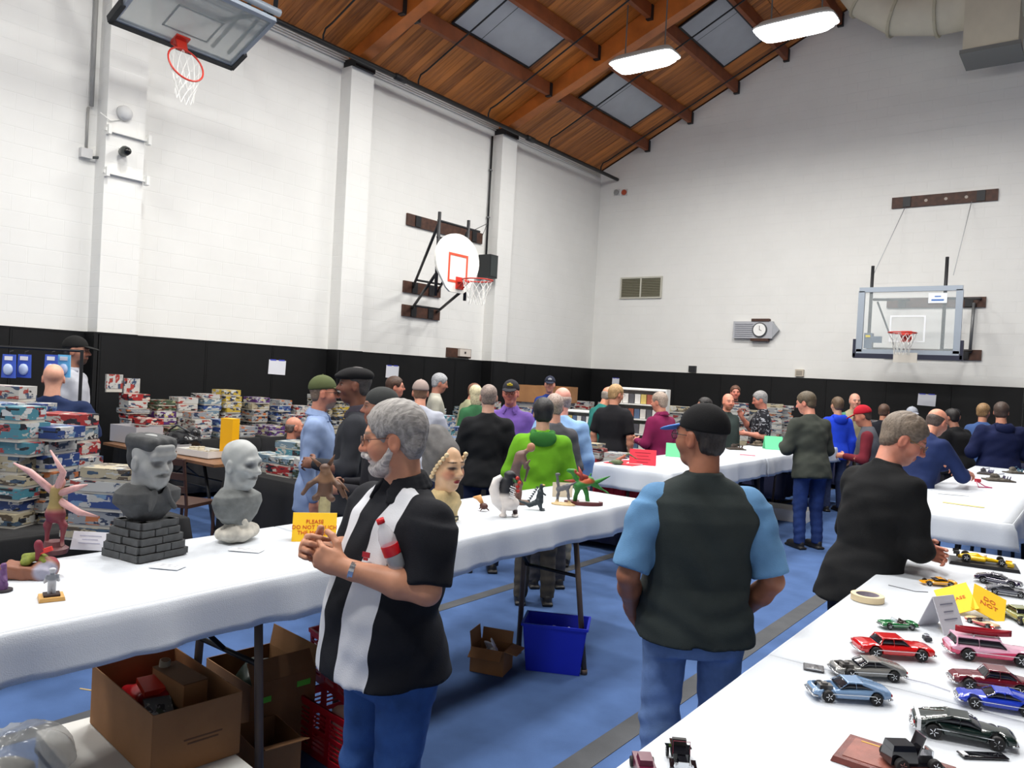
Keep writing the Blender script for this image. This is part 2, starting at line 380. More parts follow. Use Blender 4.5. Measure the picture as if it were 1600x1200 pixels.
def fingers(S, wrist, d, n, side, curl=25, s=1.0, spread=3, thumb=1.0):
    """palm, four fingers of unequal length and a thumb from the side of the palm. d: towards the fingers, n: out of the palm"""
    d = nrm(d); n = nrm(np.array(n, float)-d*np.dot(n, d)); sd = np.cross(d, n)*side; w0 = np.array(wrist, float)
    Rm = np.stack([sd, n, d], 1)
    S.ell(w0+d*.05*s-n*.002*s, (.041*s, .0155*s, .052*s), Rm, k=.012*s)
    S.cap(w0-d*.03*s, w0+d*.03*s, .026*s, .027*s, k=.02*s)
    S.ell(w0+d*.035*s+sd*.022*s+n*.008*s, (.017*s, .014*s, .03*s), Rm, k=.012*s)
    for i, (off, ln, r) in enumerate(((.031, .95, .0095), (.0105, 1.06, .0098), (-.0105, .99, .0093), (-.030, .78, .0082))):
        p = w0+d*(.088-abs(off+.003)*.2)*s+sd*off*s; a = 0; q0 = w0+d*.05*s+sd*off*.9*s
        S.cap(q0, p, r*1.05*s, r*1.05*s, k=.006*s); sp = math.sin(R_(spread*(1.5-i)))
        for j, (l, c1) in enumerate(((.044, .8), (.027, 1.2), (.021, .8))):
            a += R_(curl*c1*(1+.12*i)); v = nrm(d*math.cos(a)+n*math.sin(a)+sd*sp); e = p+v*l*ln*s
            S.cap(p, e, r*(1-.08*j)*s, r*(.92-.08*j)*s, k=.003*s); p = e
    p = w0+d*.025*s+sd*.024*s+n*.006*s; v = nrm(d*.62+sd*.72*thumb+n*.35)
    for j, l in enumerate((.042, .030, .024)):
        e = p+v*l*s; S.cap(p, e, (.0135-.0013*j)*s, (.0122-.0013*j)*s, k=.006*s); p = e; v = nrm(v+d*.32-sd*.28*thumb+n*.12)

UNIT = 1.75
def person(label, pos, H, phi, z=None, lean=0, headyaw=0, headpitch=0, skin=(205, 150, 125), hair=None, hairc=(90, 70, 55), hairvol=1.0,
           top=None, sleeve='short', topname='shirt', topmat=None, topzone=None, trousers=(50, 65, 95), shoes=(30, 28, 28), bulk=1.0, belly=.0,
           armL='down', armR='down', legs='stand', q=1, cap=None, glasses=None, beard=None, vest=None, hood=None, collar=None,
           hem=-.13, brow=None, group=None, fem=0, extra=None, sit=False, neck=None, mustache=None, capyaw=0, capname='cap', backcap=False, legsep=.105):
    """pos: (x, y) of the feet; phi: 0 looks away from the camera's heading, 90 to its left, 180 back to it. q: 0 far, 1 middle, 2 near"""
    s = H/UNIT; hb = (.024, .016, .0088)[q]; hh = (.0125, .0088, .0048)[q]; hf = (.0125, .0095, .0046)[q]
    root = thing('person', label, 'person', (pos[0], pos[1], 0), YAW+R_(phi), group)
    A = lambda *v: np.array(v, float)
    hipz = .93 if legs != 'sit' else .52
    hip = A(0, 0, hipz); cl, sl = math.cos(R_(lean)), math.sin(R_(lean))
    u = A(0, sl, cl); f = A(0, cl, -sl); X = A(1, 0, 0); TR = np.stack([X, f, u], 1)
    P = lambda x, y, t: hip+TR@A(x, y, t)
    b = bulk
    neck0 = P(0, -.012, .53); hd = neck0+TR@A(0, .028, .165)
    HR = rotm('z', headyaw)@rotm('x', -(lean*.5+headpitch)); hc = neck0+(hd-neck0)+HR@A(0, .012, .0)*1.0+A(0, .055, -.035)*math.sin(R_(max(0, headpitch)))
    scale = lambda v: v*s
    # arms
    arms = []
    for side, spec in ((-1, armL), (1, armR)):
        sh = P(side*.172*b, -.005, .445)
        if isinstance(spec, dict):
            el = A(*spec['el']); wr = A(*spec['wr']); d = A(*spec['d']); n = A(*spec['n']); cu = spec.get('curl', 25)
        elif spec == 'down':
            el = sh+A(side*.055*b, -.03, -.285); wr = el+A(side*.005, .06, -.25); d = A(0, .15, -1); n = A(-side, 0, 0); cu = 22
        elif spec == 'front':
            el = sh+A(side*.06*b, .02, -.28); wr = el+A(-side*.10, .22, .02); d = A(-side*.5, .8, 0); n = A(-side*.7, 0, -.3); cu = 30
        elif spec == 'reach':
            el = sh+A(side*.05, .16, -.235); wr = el+A(-side*.04, .22, -.06); d = A(0, 1, -.25); n = A(0, 0, -1); cu = 20
        elif spec == 'pocket':
            el = sh+A(side*.085*b, -.085, -.265); wr = el+A(-side*.045, .14, -.20); d = A(-side*.15, .35, -1); n = A(-side, 0, 0); cu = 30
        elif spec == 'cross':
            el = sh+A(side*.045, .07, -.27); wr = el+A(-side*.24, .13, .05+.03*side); d = A(-side, .1, .1); n = A(0, -1, 0); cu = 15
        elif spec == 'swing':
            el = sh+A(side*.05, -.12, -.265); wr = el+A(0, -.02, -.26); d = A(0, -.05, -1); n = A(-side, 0, 0); cu = 25
        elif spec == 'up':
            el = sh+A(side*.09, .12, -.21); wr = el+A(-side*.08, .14, .17); d = A(-side*.2, .4, .8); n = A(-side*.6, 0, 0); cu = 25
        arms.append((side, sh, el, wr, nrm(d), n, cu))
    # legs
    LG = []
    for side in (-1, 1):
        if legs == 'sit': kn = A(side*.13, .44, .50); an = A(side*.14, .40, .09)
        elif legs == 'walk': kn = A(side*.09, .17 if side > 0 else -.02, .50 if side > 0 else .49); an = A(side*.09, .28 if side > 0 else -.33, .09 if side > 0 else .20)
        else: kn = A(side*legsep, .02, .49); an = A(side*(legsep+.01), -.02, .085)
        LG.append((side, A(side*.095*b, 0, hipz-.03), kn, an))
    # body under the clothes: one surface
    S = SDF(max(hb, .014))
    S.loft(hip, TR, [(-.1, 0, 0, .13*b, .09), (.1, 0, 0, .12*b, .085), (.35, 0, 0, .14*b, .085), (.46, 0, 0, .13*b, .07), (.53, 0, 0, .055, .05)], k=.03)
    for side, h0, kn, an in LG:
        S.cap(h0, kn, .07, .05, k=.03); S.cap(kn, an, .048, .036, k=.03)
    for side, sh, el, wr, d, n, cu in arms: S.cap(sh, el, .044*b**.5, .038, k=.03)
    parts = [S.mesh()]
    S = SDF(hh); head_prims(S, hc, HR, 1.0, fem=fem); S.cap(neck0-u*.05, hc+HR@A(0, -.025, -.05), .060*b**.4, .053, k=.03)
    parts.append(S.mesh())
    for side, sh, el, wr, d, n, cu in arms:
        S = SDF(hf)
        S.cap(sh+(el-sh)*.35, el, .044*b**.5, .039, k=.02); S.cap(el, el+(wr-el)*.35, .041*b**.4, .043*b**.4, k=.02); S.cap(el+(wr-el)*.35, wr, .042*b**.4, .026, k=.02)
        fingers(S, wr, d, n, side, cu); parts.append(S.mesh())
    paint = face_paint(hc, HR, 1.0, skin, brow or tuple(int(c*.75) for c in hairc), beard, fem=fem)
    V0 = [(V*s, Q) for V, Q in parts]
    link('body', pymesh('body', V0, attr_mat('skin', .5), col=lambda V: paint(V/s)), root)
    def put(name, S, m, parent=root, zone=None, col=None):
        V, Q = S.mesh(); return link(name, pymesh(name, [(V*s, Q)], m, zone=(lambda W: zone(W/s)) if zone else None, col=(lambda W: col(W/s)) if col else None), parent)
    if q >= 0:
        for k in (-1, 1):
            e = MB(); e.lathe([(.001, -.011), (.008, -.0075), (.011, 0), (.008, .0075), (.001, .011)], (0, 0, 0), n=8)
            e.m(1).lathe([(.0052, .0085), (.0048, .0108), (.001, .0118)], (0, 0, 0), n=8)
            o = e.build('eye', [mat((225, 220, 212), .25), mat((45, 32, 25), .2)], root, True)
            Me = np.eye(4); Me[:3, :3] = HR@rotm('x', -90)*s; Me[:3, 3] = (hc+HR@A(k*.033, .0735, .003))*s; o.matrix_local = Matrix(Me)
    # hair, hat, glasses
    if hair: put('hair', hair_sdf(hc, HR, 1.0, hh, hair, vol=hairvol, noise=.0014 if q == 2 else .001), hair_mat(*hairc), root)
    T = lambda x, y, z: hc+HR@A(x, y, z)
    if mustache:
        S = SDF(hh); S.cap(T(-.026, .088, -.05), T(0, .104, -.043), .007, .009, k=.005); S.cap(T(0, .104, -.043), T(.026, .088, -.05), .009, .007, k=.005); put('mustache', S, hair_mat(*mustache))
    if beard and q == 2:
        S = SDF(hh)
        S.ell(T(0, .048, -.098), (.046, .050, .032), HR); S.cap(T(-.067, .006, -.03), T(-.042, .048, -.088), .011, .021); S.cap(T(.067, .006, -.03), T(.042, .048, -.088), .011, .021)
        S.cap(T(-.03, .086, -.056), T(0, .104, -.044), .009, .0095); S.cap(T(0, .104, -.044), T(.03, .086, -.056), .0095, .009)
        S.ell(T(0, .105, -.064), (.020, .02, .005), HR, 's', .004)
        S.disp = lambda x, y, z: .0007*(np.sin(260*x+90*z)+np.sin(240*z-80*y))
        put('beard', S, hair_mat(*beard))
    if cap:
        S = SDF(hh); CR = HR@rotm('z', 180 if backcap else 0)
        C = lambda x, y, z: hc+CR@A(x, y, z)
        if cap[0] == 'flat':
            S.ell(C(0, -.01, .068), (.092, .115, .052), CR); S.ell(C(0, .06, .055), (.08, .075, .026), CR, k=.03); S.box(C(0, 0, -.02), (.2, .2, .055), CR, .003, 's', .01)
        elif cap[0] == 'beanie':
            S.ell(C(0, -.014, .05), (.087, .106, .085), CR); S.box(C(0, 0, -.05), (.2, .2, .065), CR, .003, 's', .01)
        else:
            S.ell(C(0, -.014, .04), (.087, .106, .098), CR); S.box(C(0, .0, -.055), (.2, .2, .085), CR@rotm('x', 6), .003, 's', .006)
        cm = put(capname, S, fab(*cap[1], amt=.1))
        if cap[0] == 'ball':
            S = SDF(hh*.8); BR = CR@rotm('x', -14)
            S.ell(C(0, .108, .036), (.074, .082, .0075), BR); S.ell(C(0, .118, .022), (.072, .09, .009), BR, 's', .004); S.ell(C(0, .0, .0), (.07, .09, .05), CR, 's', .01)
            S2 = SDF(hh*.7); S2.ell(C(0, .112, .034), (.075, .080, .0085), BR); S2.ell(C(0, -.014, .03), (.084, .103, .09), CR, 's', .004)
            put('brim', S2, fab(*(cap[2] if len(cap) > 2 else cap[1]), amt=.1), cm)
            b2 = MB(); b2.lathe([(.001, .006), (.007, .004), (.008, 0)], (0, 0, 0), n=8); o = b2.build('cap_button', fab(*cap[1]), cm); o.location = (C(0, -.014, .137))*s
            if len(cap) > 3:
                e = MB(); e.box((0, 0, 0), (.028, .003, .009)); e.box((0, 0, .014), (.012, .003, .005)); o = e.build('cap_emblem', mat(cap[3], .6), cm)
                Me = np.eye(4); Me[:3, :3] = CR@rotm('x', -25)*s; Me[:3, 3] = C(0, .086, .082)*s; o.matrix_local = Matrix(Me)
    if glasses:
        g = MB()
        for k in (-1, 1):
            pts = [T(k*.034+.0235*math.cos(t), .106-.004*abs(math.cos(t)), .002+.0175*math.sin(t)) for t in np.linspace(0, 2*math.pi, 15)[:-1]]
            g.tube(pts, .0014, 5, True); g.tube([T(k*.0575, .102, .006), T(k*.074, .075, .008), T(k*.080, .0, .006), T(k*.079, -.02, -.012)], .0015, 5)
        g.tube([T(-.011, .106, .005), T(0, .110, .008), T(.011, .106, .005)], .0014, 5)
        g.V = [tuple(np.array(v)*s) for v in g.V]; go = g.build('glasses', mat(glasses, .3, .4), root, True)
        if q == 2:
            l = MB()
            for k in (-1, 1): l.prism([(.0225*math.cos(t), .0168*math.sin(t)) for t in np.linspace(0, 2*math.pi, 15)[:-1]], .0012, T(k*.034, .1045, .002), HR@rotm('x', 90))
            l.V = [tuple(np.array(v)*s) for v in l.V]; l.build('lens', mat((230, 235, 235), .05, alpha=.18), go, True)
    # top
    col_ = topmat or fab(*top); S = SDF(hb)
    bl = belly; bs = b*(.93 if vest else 1)
    S.loft(hip, TR, [(hem, 0, bl*.4, .192*bs, .152*bs+bl*.5), (0, 0, bl*.5, .184*bs, .140*bs+bl*.55), (.12, 0, .01+bl*.7, .160*b+bl*.3, .118*b+bl*.6), (.25, 0, .005+bl*.3, .167*b+bl*.1, .124*b+bl*.3), (.36, 0, .0, .180*bs, .120*bs), (.43, 0, -.004, .180*bs, .102*bs), (.475, 0, -.008, .150*b, .088), (.515, 0, -.01, .105*b, .074), (.54, 0, -.01, .072, .066), (.555, 0, -.01, .064, .062)], 2.3, k=.03)
    for side, sh, el, wr, d, n, cu in arms:
        sb = sh+A(-side*.012, 0, .0)
        if sleeve == 'short':
            e = sh+(el-sh)*.92; S.cap(sb, sh+(el-sh)*.3, .061*b**.6, .064*b**.5, k=.05); S.cap(sh+(el-sh)*.1, e, .066*b**.5, .068*b**.5, k=.03, flat=True)
        elif sleeve == 'long':
            S.cap(sb, el, .061*b**.6, .054*b**.5, k=.05); S.cap(el, wr-nrm(wr-el)*.01, .054*b**.5, .040, k=.03)
        elif sleeve == 'puffy':
            S.cap(sb, el, .066*b**.6, .066*b**.5, k=.05); S.cap(el, wr-nrm(wr-el)*.02, .070*b**.5, .050, k=.03)
        else: S.cap(sb, sb+(el-sb)*.1, .058*b**.6, .055, k=.04)
    am = (.0, .004, .0042)[q]
    if am: S.disp = lambda x, y, z: am*(np.sin(34*z+9*x+3*np.sin(13*x+7*y))*np.sin(11*x+8*y+3*z)+.6*np.sin(52*z-30*x+20*y)*np.sin(9*z+14*y))
    shirt = put(topname, S, col_, root, zone=topzone)
    if collar:
        S = SDF(max(hh, .007)); c0 = P(0, -.012, .53)
        g = lambda t, r, dz: c0+TR@A(r*math.cos(t), r*.94*math.sin(t), dz-.012*math.sin(t))
        for k in range(16):
            t0, t1 = [R_(-245+310*(k+j)/16) for j in (0, 1)]
            for r, dz in ((.066, .028), (.078, .012), (.090, -.006)): S.cap(g(t0, r, dz), g(t1, r, dz), .009, k=.012)
        for k in (-1, 1): S.box(P(k*.060, .066, .500), (.022, .006, .026), TR@rotm('z', k*-38)@rotm('x', 28), .003, k=.014)
        put('collar', S, fab(*collar), shirt)
    if hood:
        S = SDF(max(hh, .01)); S.ell(P(0, -.11, .49), (.115, .055, .075), TR, k=.02); S.ell(P(0, -.095, .545), (.075, .04, .035), TR, 's', .02)
        for k in (-1, 1): S.cap(P(k*.08, -.06, .53), P(k*.055, .05, .52), .028, .02, k=.03)
        put('hood', S, fab(*hood), shirt)
    if vest:
        S = SDF(hb)
        S.loft(hip, TR, [(hem-.03, 0, bl*.4, .204*b, .162*b+bl*.5), (-.02, 0, bl*.5, .194*b, .150*b+bl*.55), (.12, 0, .01+bl*.7, .172*b+bl*.3, .128*b+bl*.6), (.25, 0, .005+bl*.3, .178*b+bl*.1, .134*b+bl*.3), (.38, 0, .0, .194*b, .130*b), (.445, 0, -.004, .192*b, .110*b), (.485, 0, -.008, .160*b, .095), (.522, 0, -.01, .112*b, .080), (.548, 0, -.01, .078, .072), (.562, 0, -.01, .070, .068)], 2.5, k=.03)
        for side, sh, el, wr, d, n, cu in arms: S.ell(sh+A(side*.062*b, 0, -.05), (.055, .12, .12), None, 's', .02)
        S.cap(P(0, .2, .44), P(0, .2, .6), .085, .1, 's', .03)
        S.disp = lambda x, y, z: .0045*(np.sin(30*z+9*x+3*np.sin(13*x))*np.sin(11*x+8*y)+1.0*np.sin(62*z-26*np.abs(x)+2*np.sin(9*x))*np.exp(-((z-.95)/.09)**2)+.5*np.sin(34*x+22*z)*np.exp(-((z-1.25)/.12)**2))
        put('vest', S, fab(*vest), root)
    # trousers
    S = SDF(hb)
    S.loft(A(0, 0, hipz), np.eye(3), [(-.15, 0, 0, .150*b, .108*b), (-.06, 0, 0, .160*b, .115*b), (.02, 0, 0, .150*b, .100*b), (.08, 0, 0, .138*b, .09*b)], 2.4, k=.03)
    for side, h0, kn, an in LG:
        S.cap(h0-A(0, 0, .03), kn, .086*b**.7, .068*b**.4, k=.03); S.cap(kn, an-nrm(an-kn)*-.03, .067*b**.4, .060, k=.02, flat=True); S.cap(kn, kn+(an-kn)*.1, .068*b**.4, .067, k=.03)
    if legs != 'sit': S.cap((0, 0, hipz-.27), (0, 0, hipz-.16), .012, .006, 's', .03)
    if q: S.disp = lambda x, y, z: .0034*(np.sin(75*z+26*y+19*x+2*np.sin(20*x))*(.8*np.exp(-((z-.47)/.12)**2)+np.exp(-((z-.16)/.10)**2)+.2)+.6*np.sin(18*z-32*x+14*y))*(z < .78)
    put('trousers', S, fab(*trousers, amt=.28, scale=10), root)
    for side, h0, kn, an in LG:
        S = SDF((.014, .01, .008)[q]); tz = an[2]-.085
        S.ell((an[0], an[1]+.075, .038+tz), (.046, .135, .046), k=.02); S.ell((an[0], an[1]-.01, .055+tz), (.042, .06, .055), k=.02)
        S.box((an[0], an[1]+.06, .014+tz), (.048, .145, .014), None, .012, k=.01); S.box((an[0], an[1]+.05, -.1+tz), (.2, .4, .1), None, .001, 's', .004)
        put('shoe', S, mat(shoes, .5), root)
    root['hc'] = [float(v) for v in hc*s]
    if extra: extra(root, s, hc, HR, P, arms, shirt)
    del root['hc']
    return root

# ------------------------------------------------------------------ the hall
def structure(o): o['kind'] = 'structure'; return o
carpet = mat((72, 97, 142), .95, 0, 'fabric', .16, 3.2, .15)
floor = structure(MB().bb(WL, WR, WB, WF, -.1, 0).build('floor', carpet))
tape = mat((74, 76, 80), .9, 0, 'noise', .15, 5)
for x0, x1 in ((-3.955, -3.85), (-1.92, -1.79), (2.4, 2.5)): MB().bb(x0, x1, WB+.1, WF-.1, 0, .003).build('floor_line', tape, floor)
def block_wall():
    m = mat((228, 228, 225), .8, 0, 'noise', .02, 2).copy(); m.name = 'painted_block'; nt = m.node_tree; L = nt.links.new; b = nt.nodes['Principled BSDF']
    g = N(nt, 'ShaderNodeNewGeometry'); sx = N(nt, 'ShaderNodeSeparateXYZ'); L(g.outputs['Position'], sx.inputs[0])
    ad = N(nt, 'ShaderNodeMath', operation='ADD'); L(sx.outputs[0], ad.inputs[0]); L(sx.outputs[1], ad.inputs[1])
    cb = N(nt, 'ShaderNodeCombineXYZ'); L(ad.outputs[0], cb.inputs[0]); L(sx.outputs[2], cb.inputs[1])
    br = N(nt, 'ShaderNodeTexBrick', Scale=1.0); br.inputs['Brick Width'].default_value = .406; br.inputs['Row Height'].default_value = .203; br.inputs['Mortar Size'].default_value = .006; br.inputs['Mortar Smooth'].default_value = .3
    L(cb.outputs[0], br.inputs['Vector']); bp = N(nt, 'ShaderNodeBump', Strength=.45, Distance=.006, invert=True); L(br.outputs['Fac'], bp.inputs['Height']); L(bp.outputs[0], b.inputs['Normal'])
    return m
white = block_wall()
structure(MB().bb(WL-.3, WL, WB-.3, WF+.3, 0, EAVE).build('wall_left', white))
structure(MB().bb(WR, WR+.3, WB-.3, WF+.3, 0, EAVE).build('wall_right', white))
gable = [(WL, 0), (WR, 0), (WR, EAVE), (0, roofz(0)), (WL, EAVE)]
structure(MB().prism(gable, .3, (0, WF+.15, 0), rotm('x', 90)).build('wall_far', white))
structure(MB().prism(gable, .3, (0, WB-.15, 0), rotm('x', 90)).build('wall_back', white))
plain_white = mat((232, 232, 228), .75, 0, 'noise', .02, 2)
grey_steel = mat((120, 122, 124), .45, .4); dark_steel = mat((34, 35, 38), .5, .3); wood_dark = mat((70, 42, 30), .6, 0, 'noise', .35, 14)
PILY = (-3.7, .45, 4.65, 8.6, 12.74)
for y in PILY:
    p = structure(MB().bb(WL, WL+.27, y, y+.5, 0, 6.86).build('pilaster', white))
    MB().bb(WL+.02, WL+.33, y+.03, y+.47, 6.86, 7.0).build('beam_seat', dark_steel, p)
# roof deck: slabs above, tongue and groove planks below on the slope in view
SA = math.degrees(math.atan(SLOPE)); LEN = 10.6/math.cos(R_(SA))
for sgn, nm in ((-1, 'ceiling'), (1, 'ceiling_right')):
    R = rotm('y', -SA if sgn < 0 else SA)
    c = np.array([sgn*5.3, (WF+WB)/2, (EAVE+roofz(0))/2])+R@np.array([0, 0, .13])
    o = structure(MB().box(c, (LEN/2+.1, (WF-WB)/2+.3, .08), R).build(nm, mat((112, 62, 30), .7, 0, 'noise', .3, 4)))
    if sgn < 0: ceiling = o
pw = bpy.data.materials.new('cedar_plank'); pw.use_nodes = True; nt = pw.node_tree; L = nt.links.new; b = nt.nodes['Principled BSDF']; b.inputs['Roughness'].default_value = .5
oi = N(nt, 'ShaderNodeObjectInfo'); tc = N(nt, 'ShaderNodeTexCoord'); mp = N(nt, 'ShaderNodeMapping'); mp.inputs['Scale'].default_value = (1.2, 14, 14)
n1 = N(nt, 'ShaderNodeTexNoise', Scale=1.6, Detail=6); sm = N(nt, 'ShaderNodeVectorMath', operation='ADD'); L(tc.outputs['Object'], mp.inputs[0]); L(mp.outputs[0], sm.inputs[0]); L(oi.outputs['Random'], sm.inputs[1]); L(sm.outputs[0], n1.inputs['Vector'])
md = N(nt, 'ShaderNodeMath', operation='MULTIPLY_ADD'); md.inputs[1].default_value = .55; L(oi.outputs['Random'], md.inputs[0]); L(n1.outputs[0], md.inputs[2])
rp = N(nt, 'ShaderNodeValToRGB'); e = rp.color_ramp.elements; e[0].position = .3; e[0].color = lin((108, 56, 18)); e[1].position = 1.05 if False else 1.0; e[1].color = lin((212, 130, 56)); L(md.outputs[0], rp.inputs[0]); L(rp.outputs[0], b.inputs['Base Color'])
R = rotm('y', -SA); pc = np.array([-5.3, 0, (EAVE+roofz(0))/2])
for half, (a0, a1) in enumerate(((-LEN/2, -.4), (-.39, LEN/2))):
    pm = MB().box((((a0+a1)/2), 0, .022), ((a1-a0)/2, .068, .022)).mesh('plank', pw)
    for i in range(94):
        o = link('plank', pm, ceiling); o.location = (pc[0], 4.0+i*.1405, pc[2]+random.uniform(0, .004)); o.rotation_euler = (0, -R_(SA), 0)
glu = mat((186, 104, 42), .45, 0, 'noise', .22, 3)
for y in (0.7, 4.9, 8.85, 13.0):
    for sg in (-1, 1):
        poly = [(WL, roofz(WL)-.02), (0, roofz(0)-.02), (0, roofz(0)-1.0), (-6.1, roofz(6.1)-.56), (WL+.05, 6.97)]
        if sg > 0: poly = [(-x, z) for x, z in poly][::-1]
        structure(MB().prism(poly, .24, (0, y, 0), rotm('x', 90)).build('roof_beam', glu))
pur = mat((134, 70, 34), .6, 0, 'noise', .25, 3)
YB = [WB, .7, 4.9, 8.85, 13.0, WF]
for i in range(9):
    x = -9.27+1.11*i
    for j in range(2, 5):
        y0, y1 = YB[j]+.12, YB[j+1]-(.12 if j < 4 else .02)
        o = structure(MB().bb(x-.045, x+.045, y0, y1, roofz(x)-.27, roofz(x)-.02).build('roof_purlin', pur)); h = MB().bb(x-.06, x+.06, y0, y0+.10, roofz(x)-.29, roofz(x)-.02).bb(x-.06, x+.06, y1-.1, y1, roofz(x)-.29, roofz(x)-.02)
        for yy in ((y0, y0+.08), (y1-.08, y1)): MB().bb(x-.06, x+.06, yy[0], yy[1], roofz(x)-.29, roofz(x)-.02).build('joist_hanger', dark_steel, o)
panm = mat((178, 182, 186), .6, 0, 'noise', .05, 3); WHERE = {}
k = 0
for (xc, y0, y1), lab in (((-8.75, 9.8, 11.98), 'grey translucent ceiling panel nearest the middle wall pilaster'), ((-8.75, 13.85, 16.05), 'grey translucent ceiling panel directly behind the lower lamp'),
                          ((-6.55, 13.95, 16.15), 'grey translucent ceiling panel high up between the two lamps'), ((-6.55, 9.8, 11.98), 'grey translucent ceiling panel beyond the top edge of the view')):
    R = rotm('y', -SA); c = np.array([xc, (y0+y1)/2, roofz(xc)-.03])
    t = thing('ceiling_panel', lab, 'panel', c, 0, 'grey panels set between the roof purlins'); t.rotation_euler = (0, -R_(SA), 0)
    hy = (y1-y0)/2
    for a, bq in ((-hy, -.35), (-.335, hy)): MB().bb(-.46, .46, a, bq, -.02, .01).build('pane', panm, t)
    f = MB(); f.bb(-.50, -.46, -hy-.03, hy+.03, -.03, .0).bb(.46, .50, -hy-.03, hy+.03, -.03, .0).bb(-.46, .46, -hy-.03, -hy, -.03, 0).bb(-.46, .46, hy, hy+.03, -.03, 0).bb(-.46, .46, -.35, -.335, -.02, .0)
    o = f.build('panel_frame', dark_steel, t)
# lamps
lens_m = mat((255, 255, 255), .4, emis=LEMIT); hous = mat((205, 208, 206), .5)
lname = {(-6.9, 12.45): 'bright white high bay lamp hanging lower beside the wood beam', (-4.2, 12.45): 'bright white high bay lamp higher up towards the far gable wall'}
for x, y in LAMPS:
    t = thing('high_bay_lamp', lname.get((x, y), 'white high bay lamp hanging from the roof outside the view'), 'lamp', (x, y, LAMPZ), 0, 'high bay lamps under the roof')
    S = [(.62, .19, 0), (.66, .23, .02), (.60, .17, .10)]
    m = MB(); V = []
    for hx, hy, z in ((.60, .24, .02), (.64, .28, .0), (.64, .28, .03), (.55, .18, .13)):
        for q in range(24): a = 2*math.pi*q/24; cx, cy = math.cos(a), math.sin(a); pz_ = abs(cx)**.35*np.sign(cx), abs(cy)**.35*np.sign(cy); V.append((hx*pz_[0], hy*pz_[1], z))
    F = [(i*24+q, i*24+(q+1) % 24, (i+1)*24+(q+1) % 24, (i+1)*24+q) for i in range(3) for q in range(24)]+[tuple(range(72, 96))]
    m.raw(V, F).build('housing', hous, t)
    m = MB(); V = []
    for hx, hy, z in ((.60, .24, .02), (.58, .23, -.06), (.50, .16, -.12)):
        for q in range(24): a = 2*math.pi*q/24; cx, cy = math.cos(a), math.sin(a); V.append((hx*abs(cx)**.45*np.sign(cx), hy*abs(cy)**.45*np.sign(cy), z))
    F = [((i+1)*24+q, (i+1)*24+(q+1) % 24, i*24+(q+1) % 24, i*24+q) for i in range(2) for q in range(24)]+[tuple(range(48, 72))[::-1]]
    lo = m.raw(V, F).build('diffuser', lens_m, t, True)
    rz = roofz(x)-LAMPZ
    for s in (-.4, .4): MB().tube([(s, 0, .12), (s, 0, roofz(x+s)-LAMPZ)], .012, 6).build('hanging_rod', grey_steel, t)
# sprinkler main along the eave with branch lines up the roof
t = thing('sprinkler_pipe', 'long black pipe running along the top of the left wall under the wooden roof', 'pipe', (-10.1, 8, 6.9))
MB().tube([(0, WB-7.9, 0), (0, WF-8.02, 0)], .042, 10).build('main_pipe', dark_steel, t, True)
for y in (-1, 1.8, 5.8, 7.8, 9.95, 11.95, 14.1, 16.35):
    yy = y-8; pts = [(0, yy, 0), (.0, yy, .12), (.05, yy, roofz(-10.05)-.36-6.9+.05)]+[(d, yy, roofz(-10.1+d)-.33-6.9) for d in ((.2, 3, 6, 9) if y < 15 else (.2, 2.5, 5.2))]
    MB().tube(pts, .016, 6).build('branch_pipe', dark_steel, t, True)
for y in (9.5, 13.4, 5.2): MB().tube([(0, y-8.12, 0), (0, y-7.88, 0)], .06, 10).build('coupling', dark_steel, t, True)
t = thing('conduit_run', 'bundle of thin white conduits fixed along the top of the left wall', 'conduit', (WL+.04, 8, 6.98))
for k in range(4):
    for j in range(len(YB)-1): MB().tube([(0, YB[j]-8+.14, .0+k*.042), (0, YB[j+1]-8-.14, .0+k*.042)], .013, 6).build('conduit', plain_white, t, True)
# black wall pads
padm = mat((12, 13, 15), .6, 0, 'noise', .2, 4, .3); rail_m = mat((52, 54, 60), .5)
padme = {}
def pad(loc, wd, rz, lab, grp):
    if wd not in padme:
        S = SDF(.035); m = MB(); m.box((0, 0, 1.03), (wd/2-.003, .025, 1.01)); m.box((0, .004, 2.045), (wd/2-.001, .034, .012)).box((0, -.001, 1.03), (wd/2-.03, .028, .98))
        padme[wd] = m.mesh('wall_pad', padm)
    o = link('wall_pad', padme[wd]); o.location = loc; o.rotation_euler = (0, 0, rz); tag(o, lab, 'pad', grp)
ys = [(0.95+i*.91, .91) for i in range(0, 4)]
segs = []
for a, bq in zip([0.95, 5.15, 9.1, 13.24], [4.65, 8.6, 12.74, WF-.01]):
    n = round((bq-a)/1.0); wdt = round((bq-a)/n, 3); segs += [(a+wdt*(i+.5), wdt) for i in range(n)]
for y, wd in segs: pad((WL+.035, y, 0), wd, R_(90), 'tall black vinyl pad strapped to the left wall', 'black pads along the left wall')
for y in PILY[1:]:
    pad((WL+.305, y+.25, 0), .5, R_(90), 'narrow black vinyl pad covering the foot of a white pilaster', 'black pads on the pilasters')
    pad((WL+.19, y-.035, 0), .29, 0, 'narrow black vinyl pad on the near side of a white pilaster', 'black pads on the pilaster sides')
n = 18; wd = round((WR-WL-.1)/n, 3)
for i in range(n): pad((WL+.055+wd*(i+.5), WF-.035, 0), wd, 0, 'tall black vinyl pad strapped to the far wall', 'black pads along the far wall')
